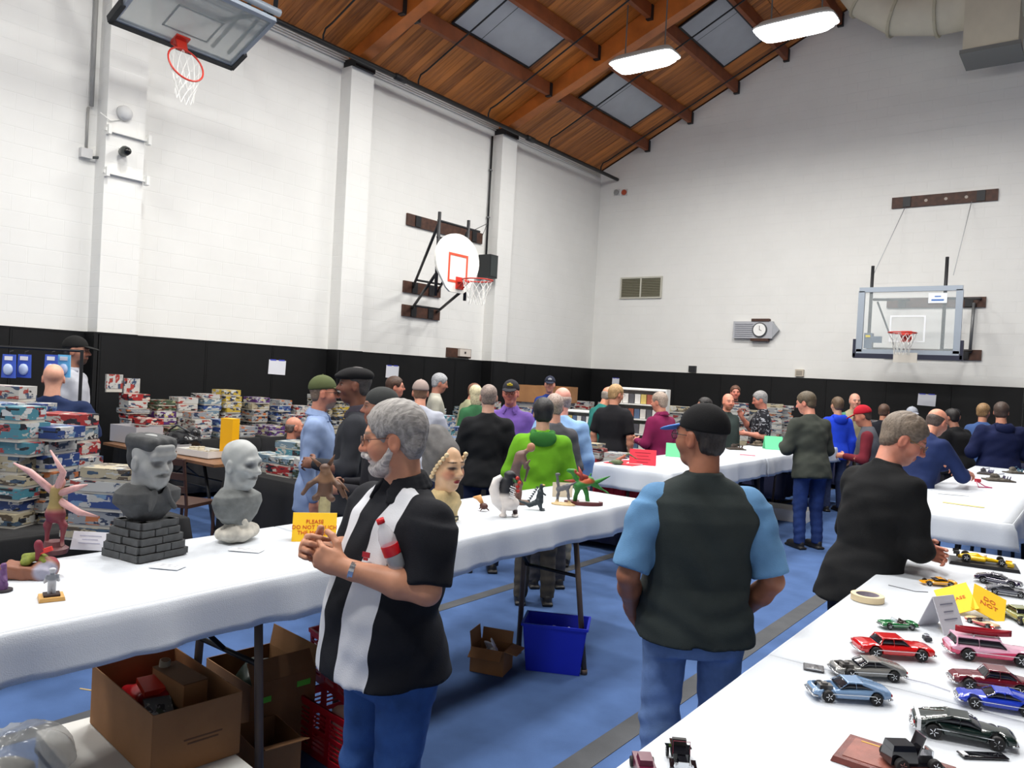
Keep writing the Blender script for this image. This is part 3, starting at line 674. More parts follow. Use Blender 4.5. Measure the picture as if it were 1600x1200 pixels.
# sheets of paper taped to the pads
def paper(c, rz, lab, hw=.16, hh=.115, onto='x'):
    t = thing('paper_notice', lab, 'paper', c, rz)
    MB().box((0, 0, 0), (hw, .002, hh), rotm('y', 2)).build('sheet', mat((222, 224, 232), .8), t)
    for s in (-1, 1): MB().box((s*hw*.5, -.003, hh), (hw*.35, .001, .010)).build('tape_strip', mat((70, 80, 190), .6), t)
    return t
for (px, py), lab in (((157, 558), 'white paper sheet taped to the black pads right of the hooded man'), ((433, 574), 'white paper sheet taped to the pads above the yellow sign man in denim'), ((613, 581), 'white paper sheet taped to the pads behind the brown haired man')):
    p = on_x(px, py, WL+.072); paper(p, R_(90), lab.replace('above the yellow sign man in denim', 'left of the man in camouflage cap'))
p = on_y(1448, 625, WF-.075); paper(p, 0, 'white paper sheet with blue tape on the far wall pads')
p = on_y(857, 590, WF-.075); paper((WL+.8, WF-.072, p[2]), 0, 'small white paper on the pads at the far corner', .1, .08)
# things on the far wall
def planks(name, lab, c, L_, hgt, rz, n=1, holes=()):
    t = thing(name, lab, 'board', c, rz)
    MB().box((0, 0, 0), (L_/2, .02, hgt/2)).build('plank', wood_dark, t)
    for h in holes: MB().lathe([(.001, -.004), (.03, -.003), (.03, .003), (.001, .004)], (h, -.023, 0), rotm('x', 90), 10).build('bolt_plate', mat((170, 160, 150), .5), t)
    for h in (-L_/2+.28, L_/2-.28): MB().box((h, -.03, 0), (.07, .012, hgt/2-.01)).build('bracket', dark_steel, t)
    return t
a, bq = on_y(1394, 319, WF), on_y(1560, 305, WF)
planks('mounting_board', 'long brown board bolted high on the far wall above the glass backboard', ((a[0]+bq[0])/2, WF-.02, 5.7), bq[0]-a[0], .22, 0, holes=(-.3, .05, .4))
t = thing('wall_vent', 'grey louvred vent grille on the far wall', 'vent', ((on_y(972, 450, WF)[0]+on_y(1033, 450, WF)[0])/2, WF-.012, 4.12))
MB().bb(-.56, .56, -.008, .012, -.25, .25).build('backing', mat((82, 78, 60), .7), t)
MB().bb(-.58, .58, -.03, 0, .23, .27).bb(-.58, .58, -.03, 0, -.27, -.23).bb(-.58, -.54, -.03, 0, -.23, .23).bb(.54, .58, -.03, 0, -.23, .23).bb(-.02, .02, -.03, 0, -.23, .23).build('frame', mat((190, 188, 175), .6), t)
sl = MB().box((0, 0, 0), (.255, .014, .003), rotm('x', 35)).mesh('slat', mat((150, 148, 128), .6))
for k in range(11):
    for s in (-1, 1): o = link('slat', sl, t); o.location = (s*.28, -.012, -.2+k*.04)
p = on_y(1190, 516, WF)
t = thing('buzzer_clock', 'grey scoreboard buzzer with round white dial on the far wall', 'clock', (p[0], WF-.02, p[2]))
MB().bb(-.62, .28, -.09, .0, -.19, .19).build('casing', mat((176, 178, 184), .5), t)
MB().prism([(.28, -.17), (.42, 0), (.28, .17)], .08, (0, -.045, 0), rotm('x', 90)).build('pointed_end', mat((165, 168, 174), .5), t)
for k in range(7): MB().bb(-.58, -.16, -.1, -.085, -.15+k*.045, -.135+k*.045).build('louvre', mat((130, 132, 140), .5), t)
MB().lathe([(.001, 0), (.165, 0), (.165, .03), (.14, .034)], (0, -.09, 0), rotm('x', 90), 28).build('dial_ring', mat((60, 62, 66), .4), t, False)
fc = MB().lathe([(.001, 0), (.14, 0), (.14, .006), (.001, .007)], (0, -.122, 0), rotm('x', 90), 28).build('dial_face', mat((240, 240, 238), .4), t)
MB().box((0, -.131, .04), (.005, .002, .05)).box((.025, -.131, -.01), (.03, .002, .005), rotm('y', 25)).build('hands', mat((40, 40, 45), .5), fc)
MB().bb(-.2, .2, -.11, 0, .19, .25).bb(-.2, .2, -.11, 0, -.25, -.19).build('wooden_guard', wood_dark, t)
for (px, py), col, lab, nm in (((1083, 577), (40, 42, 46), 'small black box on the wall above the far pads', 'junction_box'), ((1250, 583), (190, 180, 165), 'small beige box on the wall above the far pads', 'junction_box')):
    p = on_y(px, py, WF); t = thing(nm, lab, 'box', (p[0], WF-.03, p[2])); MB().bb(-.09, .09, -.035, .03, -.07, .08).build('housing', mat(col, .5), t); MB().bb(-.06, .06, -.045, -.035, -.04, .05).build('cover', mat(tuple(int(c*.8) for c in col), .5), t)
for (px, py), col, lab, cat in (((964, 301), (150, 150, 148), 'small grey sensor high in the far wall corner', 'sensor'), ((976, 301), (170, 70, 40), 'small red alarm sounder high in the far wall corner', 'alarm')):
    p = on_y(px, py, WF); t = thing('alarm_sounder' if cat == 'alarm' else 'wall_sensor', lab, cat, (p[0], WF-.02, p[2])); MB().lathe([(.001, .02), (.07, .02), (.07, -.03), (.04, -.06), (.001, -.06)], (0, 0, 0), rotm('x', -90), 14).build('housing', mat(col, .5), t, False)
    MB().bb(-.08, .08, 0, .02, -.08, .08).build('back_plate', mat((200, 200, 200), .6), t)
# things on the left wall
t = thing('conduit', 'thin grey conduit running down the left wall to a junction box', 'pipe', (WL+.03, 4.5, 4.35))
MB().tube([(0, .02, .05), (0, .02, .6)], .016, 8).tube([(0.02, .05, .62), (.02, .05, 2.55)], .028, 8).build('pipe', mat((150, 150, 148), .6), t, True)
MB().bb(-.02, .05, -.06, .08, -.06, .06).build('junction_box', mat((200, 200, 200), .5), t)
MB().tube([(.03, .08, -.04), (.05, .16, -.02), (.07, .24, .02), (.1, .33, .0), (.12, .38, .02)], .018, 8).build('flexible_pipe', mat((70, 74, 74), .6), t, True)
t = thing('security_camera', 'small dark security camera on the white pilaster at left', 'camera', (WL+.30, 4.86, 4.42))
MB().tube([(0, .0, 0), (.1, -.02, 0), (.2, -.04, -.02)], [.06, .065, .05], 12).build('camera_body', mat((58, 62, 60), .4), t, True)
MB().lathe([(.04, 0), (.035, .012), (.001, .014)], (.2, -.04, -.02), frame((1, -.2, -.1)), 12).build('lens', mat((10, 10, 12), .1), t, True)
MB().bb(-.035, .0, -.05, .05, -.05, .05).build('mount', plain_white, t)
t = thing('wall_speaker', 'small round white speaker above the security camera', 'speaker', (WL+.28, 4.86, 4.93))
MB().lathe([(.001, -.01), (.10, -.01), (.095, .04), (.07, .07), (.001, .075)], (0, 0, 0), rotm('y', 90), 20).build('shell', mat((205, 206, 206), .5), t, True)
MB().tube([(0, -.06, -.1), (.02, -.18, -.15), (0, -.3, -.08)], .008, 6).build('cable', plain_white, t, True)
for z, lab in ((4.66, 'white steel bracket on the left pilaster above the security camera'), (4.12, 'white steel bracket on the left pilaster below the security camera')):
    t = thing('wall_bracket', lab, 'bracket', (WL+.27, 4.9, z))
    MB().bb(0, .05, -.28, .32, -.02, .02).build('rail', plain_white, t)
    for s in (-.24, .28): MB().bb(0, .09, s-.02, s+.02, -.06, .06).build('tab', plain_white, t)
t = thing('conduit', 'black conduit running down the far pilaster to the black speaker', 'pipe', (WL+.045, 12.66, 4.2)); MB().tube([(0, 0, 0), (0, 0, 2.62)], .022, 8).build('pipe', dark_steel, t, True)
for z in (.9, 1.9): MB().bb(-.02, .03, -.04, .03, z-.015, z+.015).build('strap', grey_steel, t)
t = thing('black_speaker', 'small black loudspeaker box beside the fan shaped backboard', 'speaker', (WL+.24, 12.5, 4.02))
MB().bb(-.16, .16, -.13, .13, -.24, .24).build('cabinet', mat((30, 34, 36), .5), t); MB().bb(.16, .17, -.11, .11, -.21, .21).build('grille', mat((52, 58, 58), .8), t)
MB().tube([(0, .13, .1), (-.1, .2, .1)], .02, 6).build('bracket', dark_steel, t)
p = on_x(718, 552, WL)
t = thing('wall_box', 'brown board with a white switch box just above the left pads', 'box', (WL+.03, p[1], 2.18))
MB().bb(-.03, .03, -.42, .30, -.10, .09).build('plank', wood_dark, t); MB().bb(.03, .09, -.12, .22, -.07, .08).build('switch_box', mat((215, 205, 195), .5), t); MB().bb(.09, .1, .02, .06, -.01, .03).build('switch', mat((60, 50, 50), .5), t)
# ------------------------------------------------------------------ basketball goals
red_m = mat((196, 50, 36), .4); net_m = mat((226, 226, 222), .8)
def rim_parts(root, c, R, netc=net_m, r=.23):
    """rim with its plate and net; columns of R: x along the board, y away from it, z up"""
    T = lambda x, y, z: np.array(c)+R@np.array([x, y, z])
    m = MB(); m.tube([T(r*math.cos(a), .15+r+r*math.sin(a), 0) for a in np.linspace(0, 2*math.pi, 29)[:-1]], .012, 6, True)
    o = m.build('rim', red_m, root, True)
    MB().box(T(0, .01, -.04), (.09, .012, .10), R).box(T(0, .09, -.015), (.07, .08, .012), R).tube([T(-.07, .02, -.12), T(-.07, .16, -.01)], .01, 6).tube([T(.07, .02, -.12), T(.07, .16, -.01)], .01, 6).build('rim_plate', red_m, o)
    m = MB(); K = 12; down = np.array([0, 0, -1.0])
    ctr = T(0, .15+r, 0)
    rows = [(r, 0), (r*.86, .10), (r*.70, .20), (r*.58, .30), (r*.55, .40)]
    ring = lambda i, k: ctr+R@np.array([rows[i][0]*math.cos(2*math.pi*(k+.5*(i % 2))/K), rows[i][0]*math.sin(2*math.pi*(k+.5*(i % 2))/K), 0])+down*rows[i][1]
    for i in range(4):
        for k in range(K):
            for dk in ((0, -1) if i % 2 == 0 else (0, 1)): m.tube([ring(i, k), ring(i+1, k+dk)], .0045, 3)
    o2 = m.build('net', netc, o); o2['kind'] = 'stuff'
def strut(root, name, pts, r, m=dark_steel): return MB().tube(pts, r, 8).build(name, m, root, True)
# far wall goal: glass board in a grey frame
t = thing('basketball_goal', 'glass basketball backboard with grey frame and orange rim on the far wall', 'basketball hoop', (-2.92, 15.7, 0))
glass = mat((225, 235, 238), .05, alpha=.16, spec=.5); al = mat((150, 160, 172), .4, .3)
hw, z0, z1 = .82, 2.60, 3.73
MB().bb(-hw, hw, -.008, .008, z0, z1).build('glass', glass, t)
f = MB(); f.bb(-hw-.04, hw+.04, -.03, .03, z1-.02, z1+.07).bb(-hw-.04, hw+.04, -.03, .03, z0-.05, z0+.03).bb(-hw-.05, -hw+.06, -.03, .03, z0-.02, z1).bb(hw-.06, hw+.05, -.03, .03, z0-.02, z1); f.build('frame', al, t)
f = MB(); f.bb(-hw-.09, hw+.09, -.04, .04, z0-.14, z0-.05).bb(-hw-.10, -hw-.05, -.04, .04, z0-.12, z0+.22).bb(hw+.05, hw+.10, -.04, .04, z0-.12, z0+.22); f.build('edge_padding', mat((24, 28, 52), .6), t)
ln = MB(); a = .013
for x0, x1, q0, q1 in ((-.3, .3, z0+.64, z0+.67), (-.3, .3, z0+.18, z0+.2), (-.3, -.27, z0+.2, z0+.64), (.27, .3, z0+.2, z0+.64)): ln.bb(x0, x1, -.011, -.009, q0, q1)
ln.build('target_square', mat((225, 228, 232), .5), t)
MB().bb(.32, .62, -.014, -.009, z1-.24, z1-.06).build('sticker', mat((226, 232, 240), .5), t)
MB().bb(.37, .57, -.016, -.014, z1-.20, z1-.17).bb(.42, .52, -.016, -.014, z1-.13, z1-.11).build('sticker_print', mat((60, 110, 180), .5), t)
rim_parts(t, (0, -.02, 2.92), np.array([[1, 0, 0], [0, -1, 0], [0, 0, 1.]]).T@np.eye(3))
MB().bb(-.2, .2, -.05, -.03, z0-.2, z0-.02).build('rim_mount_plate', mat((205, 200, 190), .5), t)
wy = WF-15.7-.06
for s in (-.62, .62):
    strut(t, 'rail', [(s-.05, .08, z0-.05), (s-.05, .08, 4.22 if s < 0 else 4.33)], .03)
    strut(t, 'arm', [(s, .08, z1-.15), (s+.35, wy, 3.72)], .025); strut(t, 'arm', [(s, .08, z0+.05), (s+.25, wy, 2.72)], .025)
strut(t, 'arm', [(-.55, .08, z1-.2), (-.5, wy, 2.8)], .018); strut(t, 'wall_post', [(.85, wy-.02, 2.68), (.87, wy-.02, 3.64)], .028, grey_steel)
for s in (-1, 1): strut(t, 'chain', [(s*.68, .1, 4.0), (s*.58+.14, wy+.04, 5.62)], .007, mat((170, 172, 176), .5))
m = MB(); m.bb(-.74, -.6, .02, .16, z0+.05, z0+.34).bb(-.6, -.44, .03, .10, z0+.16, z0+.28); m.build('height_crank', mat((60, 84, 110), .5), t)
MB().bb(-.71, -.63, .0, .02, z0+.26, z0+.30).build('yellow_label', mat((220, 200, 60), .5), t)
for z, lab, x0, x1 in ((3.66, 'brown board behind the top of the glass backboard', -3.6, -1.86), (2.64, 'brown board behind the bottom of the glass backboard', -3.6, -1.88)):
    planks('mounting_board', lab, ((x0+x1)/2, WF-.02, z), x1-x0, .2, 0)
# left wall goal: white fan board on a swinging frame
t = thing('basketball_goal', 'white fan shaped basketball backboard with orange rim on the left wall', 'basketball hoop', (-8.6, 9.58, 0))
RW = np.stack([np.array([0, 1., 0]), np.array([1., 0, 0]), np.array([0, 0, 1.])], 1)
prof = []
for a in np.linspace(-30, 210, 25): prof.append((.54*math.cos(R_(a)), .17+.44*math.sin(R_(a))*1.0))
prof += [(-.50, -.02), (-.26, -.30), (-.16, -.36), (.16, -.36), (.26, -.30), (.50, -.02)]
MB().prism(prof, .04, (0, 0, 3.46+.0), np.stack([[0, 1, 0], [0, 0, 1], [1, 0, 0]], 1)).build('backboard', mat((244, 243, 236), .5), t)
q = MB()
for y0, y1, zz0, zz1 in ((-.24, .24, 3.70, 3.74), (-.24, .24, 3.26, 3.30), (-.24, -.2, 3.3, 3.7), (.2, .24, 3.3, 3.7)): q.bb(.021, .026, y0, y1, zz0, zz1)
q.build('target_square', mat((226, 84, 56), .5), t)
rim_parts(t, (.02, .05, 3.30), RW, r=.25)
xw = WL+8.6+.05
for s in (-.42, .3): strut(t, 'upright', [(-.06, s, 3.0), (-.06, s, 4.36)], .028)
strut(t, 'crossbar', [(-.06, -.45, 4.22), (-.06, .6, 4.22)], .02); strut(t, 'crossbar', [(-.06, -.45, 3.95), (-.06, .45, 3.95)], .02)
for s0, s1, za, zb in ((-.42, .95, 4.15, 3.36), (.3, 1.65, 4.15, 3.36), (-.42, .95, 3.35, 2.95), (.3, 1.65, 3.2, 2.95)): strut(t, 'arm', [(-.08, s0, za), (xw, s1, zb)], .026)
for z, za in ((3.46, .55), (2.98, .5)): strut(t, 'brace', [(-.08+(xw+.08)*.85, -.42+(1.37)*.85, z), (-.08+(xw+.08)*.85, .3+1.35*.85, z)], .02)
strut(t, 'cable', [(-.05, .4, 4.2), (-.4, 1.2, 4.5), (xw, 2.9, 4.65)], .006)
for z, y0, y1, lab in ((4.62, 10.3, 12.52, 'long brown board bolted to the left wall above the fan backboard'), (3.35, 10.3, 11.32, 'short brown board on the left wall holding the upper swing arms'), (2.9, 10.3, 11.33, 'lowest short brown board on the left wall below the swing arms')):
    planks('mounting_board', lab, (WL+.02, (y0+y1)/2, z), y1-y0, .22, R_(90))
# folded goal at the top left
tx, ty, tz = -9.6, 5.13, 5.79; th = R_(22); v = np.array([math.cos(th), 0, math.sin(th)]); nn = np.array([math.sin(th), 0, -math.cos(th)])
t = thing('basketball_goal', 'swung up glass backboard with black padded edge and orange rim at top left', 'basketball hoop', (tx, ty, tz))
RG = np.stack([np.array([0, 1., 0]), nn, v], 1)        # x along the wall, y out of the face, z up the board
B = lambda x, y, z: RG@np.array([x, y, z])
gm = mat((200, 208, 202), .1, alpha=.45)
MB().box(B(0, 0, .5), (.78, .008, .5), RG).build('glass', gm, t)
f = MB(); f.box(B(0, 0, 1.0), (.8, .03, .03), RG).box(B(0, 0, 0), (.8, .03, .025), RG)
for s in (-1, 1): f.box(B(s*.78, 0, .5), (.025, .03, .5), RG)
f.build('frame', al, t)
f = MB(); f.box(B(0, .0, -.03), (.82, .045, .035), RG)
for s in (-1, 1): f.box(B(s*.81, 0, .12), (.03, .045, .17), RG)
f.build('edge_padding', mat((26, 30, 34), .6), t)
ln = MB()
for cx, cz, hx, hz in ((0, .62, .3, .012), (0, .22, .3, .012), (-.29, .42, .012, .2), (.29, .42, .012, .2)): ln.box(B(cx, .010, cz), (hx, .002, hz), RG)
ln.build('target_square', mat((150, 158, 156), .5), t)
rim_parts(t, B(0, .02, .12), RG)
strut(t, 'carrier_bar', [B(-1.6, -.1, 1.06), B(.85, -.1, 1.06)], .05, al); strut(t, 'carrier_bar', [B(-1.6, -.22, .95), B(.80, -.22, .95)], .035, grey_steel)
for s in (.45, .68): strut(t, 'arm', [B(s, -.06, .12), B(s, -.1, 1.05)], .025, grey_steel)
strut(t, 'wall_arm', [B(.8, -.12, 1.0), (WL-tx+.02, 1.2, 1.0)], .03); strut(t, 'wall_arm', [B(-.8, -.12, 1.0), (WL-tx+.02, -1.2, 1.0)], .03)
strut(t, 'roof_hanger', [B(.78, -.1, 1.06), (B(.78, 0, 1.06)[0]+.1, B(.78, 0, 1)[1], roofz(tx+1.1)-tz-.25)], .03)
# air duct up in the gable
t = thing('air_duct', 'fat beige air duct hanging in the gable at the top right', 'duct', (-2.5, 16.2, 8.8))
dm = mat((214, 208, 188), .6, 0, 'noise', .05, 3)
pts = [(-2.1, -.2, 1.5), (-1.55, -.1, .75), (-1.0, 0, .38), (-.3, 0, .25), (.8, 0, .3), (1.6, 0, .35)]
MB().tube(pts, [.36, .40, .44, .46, .5, .5], 16).build('trunk', dm, t, True)
for i in range(1, 5):
    c = (np.array(pts[i])); d = nrm(np.array(pts[i+1])-np.array(pts[i-1])); MB().tube([c-d*.025, c+d*.025], [.44, .48, .50, .54][i-1], 16).build('joint_band', mat((190, 184, 160), .5), t)
MB().box((.62, -.1, -.35), (.42, .4, .48)).build('drop_box', dm, t)
MB().box((.62, -.1, -.84), (.46, .44, .035)).build('outlet_rim', mat((120, 122, 120), .5), t)
m = MB(); R = rotm('y', -40)
for s in (-.16, .16): m.box(R@np.array([s, 0, 0]), (.02, .16, .3), R)
for s in (-.28, 0, .28): m.box(R@np.array([0, 0, s]), (.17, .16, .02), R)
o = m.build('louvre_outlet', mat((215, 216, 212), .5), t); o.location = (-.2, -.5, .75)

# ------------------------------------------------------------------ show tables
TT = .97
vinyl = mat((208, 214, 222), .45, 0, 'noise', .02, 3); brown_leg = mat((96, 82, 72), .5, .2); ply = mat((120, 96, 70), .6, 0, 'noise', .2, 6)
def folding_table(x0, x1, y0, y1, T, label, legs, legm=brown_leg, cat='table', top=ply, grp=None, dz=0):
    t = thing('folding_table', label, cat, ((x0+x1)/2, (y0+y1)/2, 0), 0, grp); cx, cy = (x0+x1)/2, (y0+y1)/2
    MB().bb(x0-cx+.01, x1-cx-.01, y0-cy+.01, y1-cy-.01, T-.035, T-.006).build('tabletop', top, t)
    for (ly, lx0, lx1) in legs:
        for lx in (lx0, lx1):
            tx_ = (lx-cx)*.72; m = MB(); m.tube([(lx-cx, ly-cy, .02), (tx_, ly-cy, T-.04)], .0175, 8).tube([(lx-cx, ly-cy, 0), (lx-cx, ly-cy, .03)], .021, 8); m.build('leg', legm, t, True)
        MB().tube([((lx0-cx)*.73, ly-cy, T-.07), ((lx1-cx)*.73, ly-cy, T-.07)], .014, 6).build('crossbar', legm, t, True)
        s = .32 if ly < cy else -.32
        MB().tube([(cx-cx, ly-cy, T*.60), (0, ly+s-cy, T-.05)], .011, 6).tube([((lx0-cx)*.84, ly-cy, T*.60), ((lx1-cx)*.84, ly-cy, T*.60)], .011, 6).build('brace', dark_steel, t, True)
    return t
def cloth(x0, x1, y0, y1, T, drop, label, ends=(1, 1), seed=1, m=vinyl, grp=None, name='tablecloth', amp=.012):
    rnd = random.Random(seed); cx, cy = (x0+x1)/2, (y0+y1)/2; hx, hy = (x1-x0)/2, (y1-y0)/2
    P = []; st = .06; rc = .02
    def side(ax, ay, bx, by):
        n = max(2, int(math.hypot(bx-ax, by-ay)/st))
        for i in range(n): P.append((ax+(bx-ax)*i/n, ay+(by-ay)*i/n))
    side(hx, -hy, hx, hy); side(hx, hy, -hx, hy); side(-hx, hy, -hx, -hy); side(-hx, -hy, hx, -hy)
    n = len(P); ph = [rnd.uniform(0, 6.28) for _ in range(6)]
    V = []; rows = [(0, 0), (.004, -.003), (.010, -.012)]+[(.014, -.012-drop*k/5) for k in range(1, 6)]
    L_ = 0
    for ri, (o, z) in enumerate(rows):
        for i, (x, y) in enumerate(P):
            s_ = i*st; nx = 1 if x >= hx-1e-6 else (-1 if x <= -hx+1e-6 else 0); ny = 1 if y >= hy-1e-6 else (-1 if y <= -hy+1e-6 else 0)
            if (ny > 0 and not ends[1]) or (ny < 0 and not ends[0]): nyy = 0; zz = z if nx else max(z, -.004)
            else: nyy = ny; zz = z
            fr = max(0, -z)/max(drop, .01)
            wv = amp*fr*(math.sin(s_*9+ph[0])+.7*math.sin(s_*21+ph[1]+2*math.sin(s_*2+ph[2]))+.5*math.sin(s_*37+ph[3]))
            if abs(nx)+abs(ny) == 2 and ri > 2: o_ = o+.01
            else: o_ = o
            V.append((x+nx*(o_+wv+.02*fr), y+nyy*(o_+wv+.02*fr), T+.002+zz+(.008*fr*math.sin(s_*3+ph[4]) if fr > .9 else 0)))
    F = []
    for r in range(len(rows)-1):
        for i in range(n): j = (i+1) % n; F.append((r*n+i, (r+1)*n+i, (r+1)*n+j, r*n+j))
    mb = MB(); mb.raw(V, F)
    # top: strip grid with faint ripples
    nx_, ny_ = 9, max(4, int(2*hy/.1)); tv = []
    for a in range(nx_+1):
        for b in range(ny_+1):
            x = -hx+2*hx*a/nx_; y = -hy+2*hy*b/ny_; e = a in (0, nx_) or b in (0, ny_)
            tv.append((x, y, T+.002+(0 if e else .0012*(math.sin(5*y+ph[0])+math.sin(9*x+3*y+ph[1])))))
    mb.raw(tv, [(a*(ny_+1)+b, (a+1)*(ny_+1)+b, (a+1)*(ny_+1)+b+1, a*(ny_+1)+b+1) for a in range(nx_) for b in range(ny_)])
    o = mb.build(name, m, None, True, (cx, cy, 0)); o.data.flip_normals() if False else None
    sl = o.modifiers.new('thick', 'SOLIDIFY'); sl.thickness = .0018; sl.offset = 1
    return tag(o, label, 'tablecloth', grp)
folding_table(-3.25, -2.5, -.1, 2.36, TT, 'long display table at left under the white vinyl, brown steel legs', [(.35, -3.08, -2.6), (1.87, -3.1, -2.58)])
folding_table(-3.25, -2.5, 2.38, 4.86, TT, 'display table in the middle whose legs stand beside the blue bin', [(2.58, -2.98, -2.46), (4.04, -2.92, -2.42)])
cloth(-3.26, -2.49, -.12, 2.365, TT, .15, 'white vinyl tablecloth at left carrying the grey busts', (1, 0), 3)
cloth(-3.26, -2.49, 2.375, 4.87, TT, .15, 'white vinyl tablecloth in the middle carrying the painted creature models', (0, 1), 5)
folding_table(-.76, -.03, -.1, 2.4, TT, 'nearest display table under the model cars, mostly below the view', [(.3, -.6, -.2), (1.9, -.6, -.2)])
folding_table(-.76, -.03, 2.42, 4.84, TT, 'right display table whose far end holds the yellow racing car', [(2.7, -.6, -.2), (4.3, -.6, -.2)])
cloth(-.78, -.01, -.12, 2.405, TT, .13, 'white vinyl tablecloth nearest the camera under the blue model cars', (1, 0), 7)
cloth(-.78, -.01, 2.41, 4.86, TT, .13, 'white vinyl tablecloth under the red model car and the tape roll', (0, 1), 9)
folding_table(-1.2, -.45, 6.2, 8.62, TT, 'display table behind the black sweater man near its dark folding legs', [(6.85, -1.0, -.62), (8.0, -1.0, -.62)], dark_steel)
folding_table(-1.2, -.45, 8.66, 11.1, TT, 'display table further along the right aisle under a plain white cloth', [(9.2, -1.0, -.62), (10.4, -1.0, -.62)], dark_steel)
cloth(-1.21, -.44, 6.18, 11.12, TT, .16, 'white vinyl tablecloth on the right carrying the dark military models', (1, 1), 11)
folding_table(-3.93, -3.12, 6.5, 9.0, TT, 'display table behind the vest man beginning with the red cloth', [(6.62, -3.6, -3.2), (8.7, -3.7, -3.25)])
folding_table(-3.93, -3.12, 9.02, 11.6, TT, 'display table beside the man in the dark olive jacket', [(9.4, -3.7, -3.25), (11.25, -3.74, -3.25)])
cloth(-3.94, -3.10, 6.48, 9.01, TT, .20, 'white vinyl tablecloth holding the red tent card', (1, 0), 13)
cloth(-3.94, -3.10, 9.02, 13.1, TT, .20, 'white vinyl tablecloth running behind the olive jacket man', (0, 1), 15)
red_cloth = mat((188, 28, 44), .8, 0, 'fabric', .1, 5)
m = MB()
for i in range(24):
    a0, a1 = i/24, (i+1)/24; w0, w1 = [.012*math.sin(a*30)+.006*math.sin(a*71) for a in (a0, a1)]
    m.raw([(-.42+.8*a0, w0, .0), (-.42+.8*a1, w1, 0), (-.42+.8*a1, w1*1.5, -.36), (-.42+.8*a0, w0*1.5, -.36)], [(0, 1, 2, 3)])
o = m.build('red_drape', red_cloth, None, True, (-3.56, 6.62, TT-.05)); o.modifiers.new('t', 'SOLIDIFY').thickness = .004; tag(o, 'red cloth hanging under the end of the table with the red card', 'cloth')
def flat_sheet(name, label, cat, c, rz, hw, hh, m, th=.0012, tilt=0, lines=None, grp=None):
    t = thing(name, label, cat, c, rz, grp); MB().box((0, 0, th), (hw, hh, th)).build('sheet', m, t)
    if lines:
        b = MB()
        for i in range(lines): b.box((0, hh*(.6-i*1.1/lines), 2*th+.0004), (hw*(.7-.1*(i % 2)), hh*.05, .0003))
        b.build('printed_lines', mat((110, 110, 125), .8), t, kind='stuff')
    return t
flat_sheet('red_cloth_mat', 'red felt mat lying on the corner of the far left white table', 'mat', (-3.72, 6.85, TT+.004), 0, .16, .22, red_cloth, .003)
flat_sheet('entry_sheet', 'white entry sheet lying on the red felt mat', 'paper', (-3.66, 6.9, TT+.011), .3, .08, .12, mat((240, 240, 240), .8), lines=4)

# lettering as flat mesh
def lettering(txt, size, m, parent, loc, rot, name='lettering', ext=.0006, sx=1.0):
    cu = bpy.data.curves.new('lettering', 'FONT'); cu.body = txt; cu.size = size; cu.align_x = 'CENTER'; cu.align_y = 'CENTER'; cu.extrude = ext; cu.resolution_u = 2; cu.space_line = 1.0
    o = bpy.data.objects.new('tmp', cu); COL.objects.link(o); dg = bpy.context.evaluated_depsgraph_get(); me = bpy.data.meshes.new_from_object(o.evaluated_get(dg)); bpy.data.objects.remove(o)
    me.materials.clear(); me.materials.append(m); q = link(name, me, parent, loc, rot); q.scale = (sx, 1, 1); return q
def tent(name, label, cat, c, rz, w_, h_, m, txt=None, tcol=(200, 40, 30), size=.02, lines=0, lean=22, m2=None):
    """a folded card: the written leaf faces local -y"""
    t = thing(name, label, cat, c, rz); a = R_(lean)
    R1 = rotm('x', -lean); R2 = rotm('x', lean); off = h_*math.sin(a)/2
    MB().box((0, -off, h_*math.cos(a)/2), (w_/2, .0012, h_/2), R1).build('front_leaf', m, t)
    MB().box((0, off, h_*math.cos(a)/2), (w_/2, .0012, h_/2), R2).build('back_leaf', m2 or m, t)
    if txt: lettering(txt, size, mat(tcol, .7), t, (0, -off-.003, h_*math.cos(a)/2-.001), (R_(90)-a, 0, 0))
    if lines:
        b = MB()
        for i in range(lines): b.box(np.array([0, -off, h_*math.cos(a)/2])+R1@np.array([0, -.003, h_*(.28-i*.2)]), (w_*(.22 if i % 2 else .3), .0005, h_*.012), R1)
        b.build('printed_lines', mat(tcol, .8), t, kind='stuff')
    return t
yel = mat((250, 200, 30), .7)
p = on_z(497, 846, TT); tent('warning_card', 'yellow folded card asking visitors not to touch, beside the bearded man', 'sign', (p[0]-.03, p[1], TT+.005), R_(50), .20, .135, yel, 'PLEASE\nDO NOT TOUCH\nTHE MODELS', size=.026, m2=mat((225, 200, 170), .8))
p = on_z(1470, 985, TT); tent('entry_card', 'white folded card with printed lines among the model cars', 'card', (p[0], p[1], TT+.005), R_(62), .11, .13, mat((206, 206, 214), .8), lines=3, tcol=(110, 110, 130), lean=24)
p = on_z(1515, 965, TT); t = thing('warning_card', 'yellow card with red lettering lying collapsed behind the white folded card', 'sign', (p[0]+.0, p[1]+.05, TT+.006), R_(15))
for s, w_ in ((-1, 0), (1, 1)):
    R = rotm('y', 24*s)@rotm('x', 28); c = np.array([s*.055, 0, .045]); MB().box(c, (.06, .075, .0012), R).build('leaf', yel, t)
    q = lettering('DO\nNOT' if s > 0 else 'PLEASE', .03 if s > 0 else .022, mat((214, 120, 40), .7), t, c+R@np.array([0, 0, .0025]), Matrix(R).to_euler()) if False else lettering('DO\nNOT' if s > 0 else 'PLEASE', .03 if s > 0 else .022, mat((205, 90, 40), .7), t, tuple(c+R@np.array([0, 0, .0025])), tuple(Matrix(R.tolist()).to_euler()))
